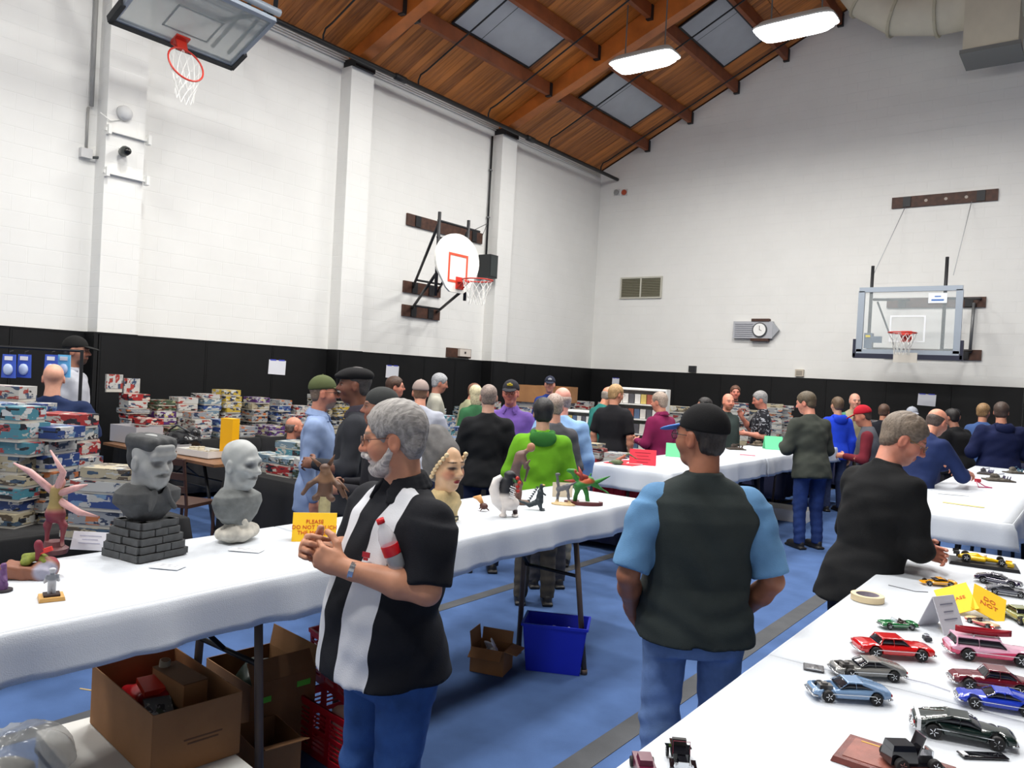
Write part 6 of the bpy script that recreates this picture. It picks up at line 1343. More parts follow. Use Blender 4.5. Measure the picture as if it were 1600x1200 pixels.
p = on_z(1533, 762, TT); t = thing('glasses_stand', 'pink red wire triangle stand on the white right table', 'stand', (p[0], p[1], TT+.006), YAW); MB().tube([(-.06, -.06, .005), (.07, -.05, .005), (.06, .04, .005), (-.02, .05, .05)], .005, 6, True).build('wire_frame', mat((190, 40, 100), .4), t); MB().box((-.005, .05, .055), (.02, .02, .015)).build('red_block', mat((200, 40, 60), .5), t)
diorama(1150, 703, .11, 'dark brown vehicle model on the far table right of the black cap', ((56, 46, 40), (80, 60, 50))); diorama(1188, 697, .16, 'long grey brown model on the table beside the man in the patterned shirt', ((96, 84, 70), (60, 56, 50)))
diorama(1322, 690, .22, 'heap of tan and brown models on the table behind the red cap man', ((150, 128, 90), (90, 70, 50)))
p = on_z(1168, 712, TT); flat_sheet('entry_sheet', 'small pink slip lying beside the dark brown vehicle model', 'paper', (p[0], p[1], TT+.006), .3, .09, .05, mat((222, 90, 110), .8))

# ------------------------------------------------------------------ traders' tables and kit boxes
PAL = [((214, 214, 208), (60, 84, 120), (190, 60, 50), 'white'), ((40, 72, 150), (226, 226, 226), (120, 160, 200), 'blue'), ((196, 40, 40), (236, 220, 200), (40, 44, 60), 'red'), ((36, 38, 44), (190, 150, 60), (90, 110, 140), 'black'), ((120, 150, 170), (60, 80, 60), (220, 220, 210), 'pale blue'), ((200, 186, 150), (96, 80, 60), (60, 90, 120), 'tan'),
       ((70, 96, 70), (210, 200, 150), (160, 60, 40), 'green'), ((224, 186, 50), (40, 50, 90), (230, 230, 220), 'yellow'), ((160, 164, 168), (46, 60, 90), (220, 120, 60), 'grey'), ((70, 150, 170), (226, 230, 230), (200, 60, 60), 'teal'), ((96, 50, 130), (220, 200, 120), (230, 230, 230), 'purple')]
BXM = {}
def box_mesh(w_, d, h, k):
    key = (round(w_, 3), round(d, 3), round(h, 3), k)
    if key not in BXM:
        m = MB(); m.box((0, 0, h*.60), (w_/2, d/2, h*.40)); m.m(1).box((0, 0, h*.14), (w_/2-.004, d/2-.004, h*.14)); BXM[key] = m.mesh('kit_box', [print_mat(*PAL[k][:3]), mat((190, 186, 176), .8)])
    return BXM[key]
ORD = ['bottom', 'second', 'third', 'fourth', 'fifth', 'sixth', 'seventh', 'eighth', 'ninth', 'tenth', 'eleventh', 'twelfth']
NBOX = 0
def kit(x, y, z, dims, k, rz, lab, grp): 
    global NBOX; NBOX += 1
    o = link('kit_box', box_mesh(*dims, k)); o.location = (x, y, z); o.rotation_euler = (0, 0, rz); return tag(o, lab, 'box', grp)
def stack(x, y, z, n, w_, d, h, rz, where, grp, rnd, cols=None, jit=.015, each=True):
    zz = z+.001
    for i in range(n):
        k = rnd.choice(cols or range(len(PAL))); hh = h*rnd.uniform(.8, 1.25); hh = round(hh/.012)*.012; ww = w_*rnd.choice((.88, 1, 1.08)); dd = d*rnd.choice((.85, 1, 1))
        lab = '%s kit box, %s from the floor up in %s' % (PAL[k][3], ORD[i], where) if each else '%s kit box in %s' % (PAL[k][3], where)
        if each: lab = '%s kit box, %s in %s' % (PAL[k][3], 'lowest' if i == 0 else ('topmost' if i == n-1 else ORD[i]), where)
        kit(x+rnd.uniform(-jit, jit), y+rnd.uniform(-jit, jit), zz, (ww, dd, hh), k, rz+rnd.uniform(-.05, .05), lab, grp); zz += hh+.0012
    return zz
TB = .75
black_cloth = mat((18, 18, 20), .9, 0, 'fabric', .2, 6)
def trader(x0, x1, y0, y1, lab, drop=.66, m=None, T=TB, seed=1):
    folding_table(x0+.02, x1-.02, y0+.02, y1-.02, T, lab, [(y0+.25, x0+.12, x1-.12), (y1-.25, x0+.12, x1-.12)] , grp='trading tables')
    return cloth(x0, x1, y0, y1, T, drop, 'floor length black drape over the '+lab, (1, 1), seed, m or black_cloth, 'black drapes', 'table_drape', .02)
trader(-5.95, -4.72, 1.2, 2.75, "trader's table at far left under the tall kit stacks", seed=2)
rs = random.Random(21); g = 'kit boxes stacked on the near left trading table'
for i, (px, n, dd, h, cols) in enumerate(((-28, 8, 4.62, .085, [1, 4, 5, 0]), (12, 8, 4.6, .088, [0, 4, 1, 9, 5]), (62, 7, 4.75, .084, [0, 8, 9, 3, 1]), (100, 7, 5.3, .08, [0, 3, 4, 2]))):
    p = at(px, 700, dd); stack(p[0], p[1], TB, n, .36, .25, h, YAW-R_(8), ('the stack at the left edge', 'the second stack from the edge', 'the stack before the man in navy', 'the stack just right of the man in navy')[i], g, rs, cols)
for i, (px, dd, n, c_) in enumerate(((-60, 5.3, 7, None), (2, 5.5, 8, [0, 9, 1]), (38, 5.6, 7, [1, 0, 4]))):
    p = at(px, 660, dd); stack(p[0], p[1], TB, n, .34, .24, .09, YAW+.1, ('the rear stack beyond the left edge', 'the rear stack left of the navy shirt', 'the rear stack behind the navy shirt')[i], g, rs, c_)
p = at(163, 800, 4.35)
zz = stack(p[0]-.02, p[1]+.05, TB, 2, .36, .28, .075, YAW-.1, 'the pile behind the pink winged figure', g, rs, [8, 5])
kit(p[0]-.02, p[1]+.05, zz, (.34, .28, .092), 1, YAW-.12, 'large deep blue kit box beside the flat topped grey bust', g); kit(p[0]-.02, p[1]+.05, zz+.094, (.33, .27, .07), 0, YAW-.1, 'white and blue kit box on top of the large deep blue one', g); kit(p[0]+.01, p[1]+.05, zz+.166, (.28, .22, .07), 5, YAW-.1, 'tan kit box topping the pile beside the flat topped grey bust', g)
# hanging blue bags (accessory packs on a rack) at far left
for i, px in enumerate((14, 38, 80, 100)):
    p = at(px, 572, 6.9+.1*i); t = thing('blister_pack', ('blue blister pack hanging on the rack at the left edge', 'second blue blister pack hanging on the rack at left', 'blue blister pack hanging behind the shaved head', 'sky blue blister pack hanging in front of the grey hoodie')[i], 'package', p, YAW, 'blister packs on the rack')
    cc = (60, 90, 190) if i < 3 else (110, 190, 235)
    MB().box((0, 0, 0), (.062, .008, .105), taper=.9).build('backing_card', mat(cc, .5), t); S = SDF(.01); S.ell((0, -.012, -.03), (.045, .02, .055)); soft('blister', S, mat((190, 205, 235), .2), t); MB().box((0, -.01, .07), (.035, .003, .018)).build('title_strip', mat((236, 236, 240), .5), t)
    t2 = MB().tube([(0, .0, .10), (0, 0, .13), (0, .05, .14)], .004, 5).build('hook', dark_steel, t)
q0 = at(-10, 545, 7.1); q1 = at(128, 553, 7.1); t = thing('display_rack', 'dark steel rack carrying the hanging blue packs at left', 'rack', (0, 0, 0)); MB().tube([(q0[0], q0[1], 1.80), (q1[0], q1[1], 1.80)], .014, 6).build('top_rail', dark_steel, t)
for q in (q0, q1): MB().tube([(q[0], q[1], 0), (q[0], q[1], 1.81)], .016, 6).build('upright', dark_steel, t); MB().tube([(q[0]-.18, q[1]+.1, .01), (q[0]+.18, q[1]-.1, .01)], .018, 6).build('foot', dark_steel, t)
# second island: tables across, their near ends at y = 4.3
brown_top = mat((120, 84, 56), .5, 0, 'noise', .3, 12)
folding_table(-9.3, -6.95, 4.3, 5.05, TB, 'bare brown trading table in the middle of the hawkers behind the bald bust', [(4.5, -9.0, -7.2), (4.85, -9.0, -7.2)], dark_steel, top=brown_top)
trader(-6.55, -5.25, 4.2, 5.1, "trader's table whose boxes show beside the denim jacket", seed=4)
gi = 'boxes on the island tables'
pp = on_z(350, 668, .95)
o = kit(-7.35, 4.72, TB, (.13, .11, .40), 7, .2, 'tall upright yellow box standing on the bare brown table', gi); o.data = MB().box((0, 0, .21), (.085, .05, .21)).box((0, -.052, .10), (.03, .001, .03)).mesh('kit_box', [mat((244, 180, 14), .4)])
def tray(label, c, rz, hx, hy, hz, m, n=0):
    t = open_box('open_tray', label, c, rz, hx, hy, hz, m, cat='tray'); r2 = random.Random(int(c[0]*100))
    b = MB()
    for i in range(14): b.box((r2.uniform(-hx*.8, hx*.8), r2.uniform(-hy*.7, hy*.7), hz*.5+r2.uniform(0, hz*.5)), (.03, .02, .012), rotm('z', r2.uniform(0, 90)))
    b.build('loose_sprues', mat(r2.choice(((150, 150, 150), (190, 180, 160), (110, 110, 120))), .6), t, kind='stuff'); return t
for i, (px, py, hx, m_, lab) in enumerate(((262, 702, .22, (150, 152, 156), 'grey open tray of parts on the brown table above the first bust'), (318, 712, .26, (222, 222, 220), 'clear open tray of parts on the brown table between the busts'), (285, 690, .16, (200, 90, 70), 'small tray with red and blue packets behind the clear tray'))):
    p = on_z(px, py, TB); tray(lab, (p[0], max(4.5, p[1]), TB+.002), .1, hx, .14, .07, mat(m_, .5))
p = on_z(192, 690, TB); t = open_box('open_tray', 'large grey plastic tub on the table left of the chrome engine pieces', (p[0]+.1, 4.62, TB+.002), .1, .26, .17, .20, mat((168, 166, 170), .5), cat='tub')
p = on_z(238, 672, TB); t = thing('camera_bag', 'black glossy bag and cables heaped above the flat topped bust', 'bag', (-8.35, 4.75, TB+.002), .3); S = SDF(.015); S.ell((0, 0, .09), (.24, .16, .12)); S.ell((.12, .03, .18), (.10, .08, .07)); S.disp = lambda x, y, z: .012*np.sin(30*x+20*z)*np.sin(35*y+9); soft('bag_body', S, mat((30, 31, 34), .2), t)
MB().tube([(-.15, -.05, .19), (0, -.08, .27), (.15, -.03, .19)], .012, 6).build('strap', mat((60, 62, 66), .3), t, True)
p = on_z(432, 735, TB)
for i, (dx, dy, k, n) in enumerate(((-.25, -.0, 0, 2), (.1, -.03, 2, 2), (.42, 0, 0, 2), (-.1, .36, 9, 3), (.3, .38, 4, 2))): stack(-6.05+dx, 4.48+dy*.6, TB, n, .32, .26, .085, .05*i, ('the leftmost pile by the denim jacket', 'the red pile by the denim jacket', 'the pile touching the denim jacket', 'the sky blue topped pile', 'the pile hidden by the denim jacket')[i], gi, rs, [k, 0, 4])
t = thing('steel_chair', 'dark wooden chair frame between the two grey busts', 'chair', (-6.75, 3.9, 0), R_(200)); cm = mat((64, 40, 30), .5)
MB().bb(-.2, .2, -.2, .2, .43, .46).build('seat', cm, t)
for x in (-.18, .18):
    MB().tube([(x, -.18, 0), (x, -.18, .44)], .015, 6).build('leg', cm, t); MB().tube([(x, .2, 0), (x, .19, .45), (x, .25, .88)], .015, 6).build('leg', cm, t)
for z in (.6, .72, .85): MB().box((0, .215+(z-.5)*.08, z), (.19, .008, .03)).build('back_slat', cm, t)
# long black tables along the left wall, piled high
for i, (y0, y1) in enumerate(((3.9, 6.3), (6.35, 8.75), (8.8, 11.2), (11.25, 13.6))): trader(-9.95, -9.1, y0+ (.9 if i == 0 else 0), y1, ('first', 'second', 'third', 'fourth')[i]+' long wall table counted from the left', seed=20+i)
rw = random.Random(5); gw = 'kit boxes piled on the tables along the left wall'
side_words = ('the pile right of the grey hoodie', 'the purple and green pile', 'the pile under the white boxes', 'the tall white topped pile', 'the pile left of the yellow box', 'the pile above the yellow box', 'the pile right of the yellow box', 'the wall pile by the denim jacket', 'the cream pile by the wall', 'the pile behind the camouflage cap', 'the pile behind the flat cap', 'the pile behind the grey shirt man', 'the pile beside the khaki shirt', 'the last wall table pile', 'the pile hidden by the black jacket')
ypos = [4.85, 5.2, 5.5, 5.83, 6.15, 6.6, 7.0, 7.35, 7.75, 8.15, 8.9, 9.7, 10.4, 11.2, 12.0]
for i, y in enumerate(ypos):
    for j, x in enumerate((-9.3, -9.68)):
        n = (3, 6)[j]+rw.choice((-1, 0, 0, 1))+(1 if i in (3, 4, 8) and j else 0); cl = [[2, 0, 8], [10, 6, 0], [0, 0, 8], [0, 4, 1], [0, 7, 8], [5, 8, 10], [1, 8, 0], [0, 0, 4], [5, 0, 3], [7, 5, 0], [0, 1], [1, 10, 0], [0, 9], [0, 4], [2, 0]][i]
        stack(x, y, TB, n, .26, .30, .075, R_(90)+rw.uniform(-.1, .1), side_words[i]+(', front row' if j == 0 else ', back row'), gw, rw, cl)
for i, (px, py) in enumerate(((178, 600), (205, 606))):
    p = on_x(px, py, -9.75); kit(p[0], p[1], p[2]-.1, (.2, .04, .22), 0, R_(90), ('tall white box standing upright on top of the wall piles', 'white box with red print on top of the wall piles')[i], gw)
# trading tables along the far wall
for i, x in enumerate((-9.0, -6.9, -4.8, -2.7, -.6, 1.5)):
    folding_table(x-1.0, x+1.0, 15.0, 15.72, TB, 'trading table %s along the far wall' % ('at the left corner', 'second from the corner', 'third from the corner', 'under the glass backboard', 'right of the glass backboard', 'at the right edge')[i], [(15.1, x-.85, x+.85), (15.6, x-.85, x+.85)], grp='far wall tables')
    cloth(x-1.02, x+1.02, 14.98, 15.74, TB, .66, 'dark blue floor length drape %s along the far wall' % ('at the left corner', 'second from the corner', 'third from the corner', 'under the glass backboard', 'right of the glass backboard', 'at the right edge')[i], (1, 1), 40+i, mat((26, 30, 60), .9, 0, 'fabric', .2, 6), 'blue drapes', 'table_drape', .02)
rf = random.Random(9); gf = 'kit boxes piled on the tables along the far wall'
for i in range(13):
    x = -9.6+.62*i; stack(x, 15.35, TB, rf.choice((4, 5, 6)), .36, .26, .10, rf.uniform(-.1, .1), 'the %s far wall pile from the corner' % (ORD[i] if i else 'first', ) if i < 11 else ('the far wall pile left of the glass backboard', 'the far wall pile under the glass backboard')[i-11], gf, rf, [0, 0, 8, 5, 2, 4])
# decal racks: white shelves of small packets
def shelf_rack(label, c, rz, W=.9, Hh=1.25, n=5, z0=.0):
    t = thing('shelf_rack', label, 'shelf', c, rz); m = mat((226, 226, 222), .6)
    for x in (-W/2, W/2): MB().bb(x-.01, x+.01, -.13, .13, z0, z0+Hh).build('side_panel', m, t)
    MB().bb(-W/2, W/2, .12, .13, z0, z0+Hh).build('back_panel', m, t)
    for i in range(n+1):
        z = z0+.03+(Hh-.05)*i/n; sh = MB().bb(-W/2+.01, W/2-.01, -.13, .12, z-.01, z+.008).build('shelf', m, t)
    return t, [z0+.03+(Hh-.05)*i/n for i in range(n)]
pk = random.Random(3)
for ri, (px, d, lab) in enumerate(((997, 10.8, 'white shelf rack of small packets between the black and the maroon shirts'), (922, 11.9, 'low white shelf rack left of the man in the black shirt'))):
    p = at(px, 650, d); rz = YAW*.4; t, zs = shelf_rack(lab, (p[0], p[1], 0), rz, .80 if ri == 0 else .7, 1.70 if ri == 0 else 1.3, 8 if ri == 0 else 6)
    for si, z in enumerate(zs):
        n = 9; W = .76 if ri == 0 else .66
        for i in range(n):
            lx = -W/2+W*(i+.5)/n; cc = pk.choice(((226, 224, 216), (232, 230, 226), (214, 190, 110), (90, 90, 96), (216, 214, 208), (170, 90, 70), (90, 110, 140)))
            o = MB().box((0, 0, .068), (W/n*.44, .05, .065)).box((0, -.051, .05), (W/n*.3, .001, .02)).build('packet', mat(cc, .6), t); o.location = (lx, -.04, z+.01)
for i, (px, dd, n) in enumerate(((1060, 11.5, 8), (1085, 11.8, 7), (1152, 12.6, 9), (1172, 12.8, 7), (1205, 13.4, 9), (1222, 13.6, 9))):
    p = at(px, 650, dd); stack(p[0], p[1], TB, n, .34, .24, .085, .4, 'the %s pile behind the red card table' % ORD[i].replace('bottom', 'first'), 'boxes behind the red card table', rs, [0, 8, 0, 5])
for i, (px, dd) in enumerate(((1072, 11.65), (1162, 12.7), (1214, 13.5))): p = at(px, 650, dd); trader(p[0]-.75, p[0]+.75, p[1]-.3, p[1]+.3, "trader's table %s behind the red card table" % ('left', 'middle', 'right')[i], seed=70+i, m=mat((26, 30, 60), .9, 0, 'fabric', .2, 6))
# small book piles on the tables behind the green jacket
p = at(928, 690, 8.6); trader(p[0]-.6, p[0]+.5, p[1]-.3, p[1]+.3, "trader's table with magazines behind the light blue shirt", seed=60, m=mat((26, 30, 60), .9, 0, 'fabric', .2, 6))
for i in range(3): stack(p[0]-.4+.37*i, p[1]+.0, TB, (5, 6, 5)[i], .30, .22, .05, .1*i, ('the magazine pile nearest the light blue shirt', 'the white and red magazine pile', 'the magazine pile nearest the black shirt')[i], 'magazines on the trading table', rs, [0, 2, 5])
p = at(700, 640, 8.9); trader(p[0]-.5, p[0]+.45, p[1]-.6, p[1]+.9, "trader's table with bright boxes beside the grey T-shirt", seed=61)
for i in range(5): stack(p[0]-.25+.4*(i % 2), p[1]-.4+.5*(i//2), TB, (6, 5, 6, 4, 5)[i], .32, .25, .08, .1*i, ('the colourful pile by the grey T-shirt', 'the blue pile by the grey T-shirt', 'the purple topped pile', 'the low pile behind the purple boxes', 'the rear pile by the khaki shirt')[i], 'boxes beside the grey T-shirt', rs, [1, 0, 10, 9])
for i, (px, py, dd) in enumerate(((835, 615, 13.0), (870, 617, 13.5))): p = at(px, py, dd); open_box('carton', ('open brown carton on the table left of the bald pink head', 'wide brown carton right of the bald pink head')[i], (p[0], p[1], 1.35), .2, .3, .22, .28, card_m); stack(p[0], p[1], TB, 5, .5, .4, .115, .2, ('the pile under the left brown carton', 'the pile under the wide brown carton')[i], 'boxes under the cartons', rs, [0, 8])
p = at(852, 640, 13.2); trader(p[0]-1.1, p[0]+1.2, p[1]-.5, p[1]+.6, "trader's table under the brown cartons", seed=62)

# ------------------------------------------------------------------ the visitors
def pos(px, py, d): p = at(px, py, d); return (p[0], p[1])
def tall(px, top, d): return float(at(px, top, d)[2])
D_ = dict
GR = (150, 148, 146)
# bearded man in the foreground, facing left
def bearded(root, s, hc, HR, P, arms, shirt):
    side, sh, el, wr, d, n, cu = arms[0]
    ax = nrm(wr-el); c = wr-ax*.03
    F_ = frame(ax); m = MB(); ring = [c+F_@np.array([.0325*math.cos(a), .0285*math.sin(a), 0]) for a in np.linspace(0, 2*math.pi, 25)[:-1]]
    for i, p in enumerate(ring): a = 2*math.pi*i/24; m.box(p, (.0048, .0022, .008), F_@rotm('z', math.degrees(a)+90))
    m.V = [tuple(np.array(v)*s) for v in m.V]; o = m.build('wristwatch_strap', chrome, root); o.name = 'wristwatch'
    fc = MB(); q = c+F_@np.array([-.034, 0.0, 0]); fc.lathe([(.001, 0), (.017, 0), (.017, .006), (.001, .0065)], (0, 0, 0), n=18); fo = fc.build('watch_case', chrome, o, True)
    Me = np.eye(4); Me[:3, :3] = F_@rotm('y', -90)*s; Me[:3, 3] = q*s; fo.matrix_local = Matrix(Me)
    # chest emblem and buttons
    for (x, z, hx, hz, cc, nm) in ((-.098, 1.26, .014, .008, (150, 20, 40), 'chest_emblem'),):
        e = MB().box((0, 0, 0), (hx, .002, hz)).box((.0, -.0, -.013), (hx*.6, .002, .004)).build(nm, mat(cc, .6), shirt); e.location = (x*s, .165*s, z*s); e.rotation_euler = (.15, 0, .35)
def panels(V):
    x = np.abs(V[:, 0]); z = V[:, 2]; c = np.interp(z, [.75, 1.1, 1.42, 1.5], [.108, .112, .100, .082]); hw_ = np.interp(z, [.75, 1.15, 1.42, 1.5], [.056, .054, .036, .020])
    return np.where((V[:, 1] > -.005) & (z < 1.485), hw_-np.abs(x-c), -1)
pm_ = zone_mat((19, 21, 28), (206, 208, 214), 'bowling_shirt')
BP = pos(618, 860, 2.54)
person('grey haired bearded man in glasses and black shirt with pale grey front panels', BP, 1.70, 129, q=2, hair='full', hairc=(150, 146, 143), hairvol=1.05, beard=(196, 190, 186), glasses=(96, 60, 50), skin=(196, 138, 108), brow=(120, 110, 100),
       headyaw=-36, headpitch=9, topmat=pm_, topzone=panels, top=(20, 22, 28), sleeve='short', trousers=(52, 86, 144), bulk=1.22, belly=.055, hem=-.085, collar=(24, 26, 32), lean=-1, extra=bearded,
       armL=D_(el=(-.250, .03, 1.165), wr=(-.085, .235, 1.225), d=(.62, .70, .35), n=(.75, -.6, .1), curl=55),
       armR=D_(el=(.255, .02, 1.18), wr=(.085, .25, 1.245), d=(-.55, .75, .35), n=(-.8, -.5, -.1), curl=58))
# bottle held against his chest
bp = at(607, 848, 2.33); t = thing('soda_bottle', 'clear plastic bottle with red cap and red label clasped under the bearded man arm', 'bottle', (bp[0], bp[1], bp[2]), 0); t.rotation_euler = (R_(4), R_(-22), YAW); t.scale = (.85, .85, .85)
MB().lathe([(.001, -.10), (.026, -.10), (.031, -.09), (.031, -.045), (.028, -.03), (.031, -.015), (.031, .02), (.022, .05), (.0125, .066), (.0125, .078), (.001, .078)], n=20).build('plastic_body', mat((222, 226, 230), .08, alpha=.45), t, True)
MB().lathe([(.001, .074), (.0145, .074), (.0145, .092), (.001, .093)], n=16).build('cap', mat((214, 24, 34), .4), t, True)
MB().lathe([(.0315, -.045), (.0318, -.043), (.0318, -.008), (.0315, -.006)], n=20).build('label', mat((206, 20, 32), .4), t, True)
hp = at(520, 846, 2.42); t = thing('small_model_part', 'tiny pale model part held in the fingers of the bearded man', 'model part', (hp[0], hp[1], hp[2]), 0); MB().box((0, 0, 0), (.022, .005, .006), rotm('y', 20)).build('sprue', mat((226, 210, 200), .5), t); MB().box((.01, 0, .008), (.004, .004, .006)).build('peg', mat((226, 210, 200), .5), t)
# vest man seen from behind
person('man in dark grey vest, light blue sleeves and black cap with a blue brim', pos(1095, 800, 3.0), tall(1095, 634, 3.0), 2, q=2, hair='buzz', hairc=(38, 32, 30), cap=('ball', (20, 20, 22), (96, 140, 214)), headyaw=38, skin=(160, 104, 78), glasses=(24, 24, 26),
       top=(98, 142, 184), sleeve='short', vest=(46, 53, 53), trousers=(104, 132, 180), bulk=1.15, belly=.03, armL=D_(el=(-.285, -.05, 1.08), wr=(-.225, .13, .89), d=(.4, .5, -.75), n=(.7, -.2, .2), curl=35), armR=D_(el=(.285, -.05, 1.08), wr=(.225, .13, .89), d=(-.4, .5, -.75), n=(-.7, -.2, .2), curl=35), hem=-.06, legsep=.115)
# black sweater man at the right
person('grey haired man in a black sweater bending over the model car table', pos(1350, 850, 3.72), 1.75, -74, q=2, hair='short', hairc=(122, 108, 94), hairvol=1.0, skin=(214, 142, 118), glasses=(150, 120, 70), lean=12, headpitch=21, headyaw=-36, top=(21, 22, 24), sleeve='long', topname='sweater',
       trousers=(28, 32, 46), bulk=1.10, armR=D_(el=(.235, .10, 1.10), wr=(.0, .27, 1.10), d=(-1, .05, .05), n=(0, -1, 0), curl=20), armL=D_(el=(-.235, .10, 1.10), wr=(.06, .31, 1.05), d=(1, .05, .0), n=(0, -1, 0), curl=20), hem=-.16)
# near crowd behind the middle table
person('man in a faded blue denim shirt and camouflage cap walking right', pos(496, 700, 5.75), tall(500, 588, 5.75), -84, q=1, hair='buzz', hairc=(120, 104, 90), cap=('ball', (84, 92, 60)), glasses=(30, 26, 26), skin=(206, 140, 116), headyaw=6, top=(136, 156, 194), sleeve='long', collar=(136, 156, 194), trousers=(60, 84, 128), hem=-.20, bulk=1.05, legs='walk', armR='down', armL='front', shoes=(60, 56, 50), beard=(150, 132, 120))
person('dark skinned man with a flat black cap, moustache and dark grey sweater', pos(556, 700, 5.25), tall(550, 572, 5.25), 96, q=1, hair='buzz', hairc=(60, 56, 56), cap=('flat', (26, 26, 28)), skin=(118, 76, 58), mustache=(150, 144, 140), top=(48, 50, 56), sleeve='long', topname='sweater', collar=(60, 56, 66), trousers=(24, 24, 28), bulk=1.1, armL='front', armR='down', headyaw=4)
person('person in a round dark cap hidden behind the bearded man', pos(596, 720, 4.72), tall(590, 606, 4.72), 100, q=1, hair='buzz', hairc=(50, 46, 44), cap=('beanie', (58, 60, 60)), skin=(150, 104, 84), top=(34, 34, 40), sleeve='long', trousers=(30, 30, 36), armL='front', armR='front')
person('person in a bright green jacket with black hair, seen from behind', pos(845, 720, 6.1), tall(845, 622, 6.1), 2, q=1, hair='full', hairc=(22, 20, 22), hairvol=1.3, skin=(206, 160, 136), top=(104, 164, 34), sleeve='puffy', topname='jacket', hood=(52, 112, 48), trousers=(70, 66, 60), bulk=1.12, hem=-.22, armL='front', armR='front')
person('shaved grey headed man in a black jacket, seen from behind', pos(760, 690, 7.0), tall(765, 600, 7.0), 5, q=1, hair='buzz', hairc=(140, 124, 116), skin=(206, 160, 140), top=(26, 27, 30), sleeve='long', topname='jacket', trousers=(26, 34, 60), bulk=1.12, armL='front', armR='down')
person('man in a purple shirt and black cap with yellow lettering facing the camera', pos(795, 680, 7.8), tall(788, 594, 7.8), 172, q=1, hair='buzz', hairc=(150, 130, 90), cap=('ball', (42, 42, 48), (42, 42, 48), (220, 196, 60)), skin=(204, 130, 110), glasses=(40, 36, 36), top=(112, 84, 162), sleeve='long', collar=(112, 84, 162), trousers=(50, 50, 60), bulk=1.15, armL='front', armR='front')
person('bald pink headed man in a light blue shirt and khaki trousers', pos(874, 700, 7.1), tall(850, 603, 7.1), -8, q=1, hair='bald', hairc=(180, 160, 150), skin=(222, 156, 140), top=(142, 178, 222), sleeve='long', trousers=(182, 172, 148), bulk=1.2, headyaw=28, legs='walk', lean=3, belly=.03)
person('grey jacketed person standing between the green jacket and the light blue shirt', pos(864, 690, 6.6), 1.66, 10, q=1, hair='buzz', hairc=(170, 150, 140), skin=(214, 156, 138), top=(84, 84, 90), sleeve='long', trousers=(60, 60, 66), bulk=1.0)
# left side
person('tall man in a light grey hoodie and black cap by the left pads', pos(112, 600, 7.6), tall(110, 526, 7.6), -80, q=1, hair='buzz', hairc=(30, 28, 28), cap=('ball', (26, 26, 26)), skin=(170, 120, 96), beard=(60, 46, 40), top=(176, 178, 186), sleeve='long', hood=(160, 162, 172), trousers=(60, 66, 90), bulk=1.08)
person('heavy man with a shaved head in a navy T-shirt, seen from behind', pos(78, 690, 6.25), tall(66, 567, 6.25), 14, q=1, hair=None, skin=(214, 158, 134), top=(24, 38, 72), sleeve='short', trousers=(30, 34, 50), bulk=1.42, belly=.03, headyaw=16, armR='front', armL='front')
person('brown haired man with glasses looking right near the wall tables', pos(612, 640, 8.9), tall(615, 588, 8.9), -80, q=0, hair='full', hairc=(70, 46, 34), skin=(206, 140, 116), glasses=(40, 30, 30), top=(60, 52, 60), sleeve='short', trousers=(50, 50, 60))
person('man in a grey T-shirt and pale cap leaning over a table, back turned', pos(655, 660, 7.6), 1.70, 8, q=1, hair='buzz', hairc=(120, 90, 70), cap=('ball', (158, 142, 136)), backcap=False, skin=(206, 146, 120), top=(160, 164, 176), sleeve='short', lean=10, trousers=(50, 56, 80), bulk=1.15)
person('grey haired man in a pale khaki shirt looking down by the wall', pos(680, 640, 10.2), tall(685, 582, 10.2), -78, q=0, hair='short', hairc=(158, 160, 164), skin=(180, 124, 104), top=(168, 166, 154), sleeve='long', trousers=(70, 66, 60), headpitch=14)
person('seated bald man in a dark shirt behind the boxes by the denim jacket', pos(455, 700, 8.4), 1.58, -60, q=1, hair='bald', hairc=(110, 96, 90), skin=(196, 132, 108), top=(28, 32, 50), sleeve='short', legs='sit', trousers=(40, 44, 60), armL='front', armR='front')
t = thing('stool', 'low black stool under the seated bald man', 'stool', pos(455, 700, 8.4)+(0,), 0); MB().lathe([(.001, .27), (.17, .27), (.18, .30), (.16, .325), (.001, .325)], n=18).build('seat', mat((30, 30, 32), .6), t)
for k in range(4): a = math.pi/4+k*math.pi/2; MB().tube([(.12*math.cos(a), .12*math.sin(a), .28), (.17*math.cos(a), .17*math.sin(a), 0)], .012, 6).build('leg', grey_steel, t)
person('person with a cream sun hat and green top behind the black jacket', pos(742, 645, 10.1), tall(742, 602, 10.1), 20, q=0, hair='long', hairc=(206, 196, 160), hairvol=1.4, skin=(214, 160, 130), top=(52, 100, 66), sleeve='long', trousers=(50, 50, 60), fem=1)
person('person in a khaki shirt bending beside the cream haired one', pos(722, 650, 11.1), 1.66, -60, q=0, hair='short', hairc=(120, 80, 60), skin=(196, 130, 104), top=(150, 150, 120), sleeve='long', trousers=(60, 60, 60), lean=14)
person('far man in a white topped dark cap by the left wall corner', pos(857, 640, 12.2), tall(857, 588, 12.2), 176, q=0, hair='buzz', hairc=(60, 50, 50), cap=('ball', (40, 44, 60), (40, 44, 60), (220, 224, 230)), skin=(200, 140, 120), top=(40, 60, 130), sleeve='long', trousers=(40, 40, 50))
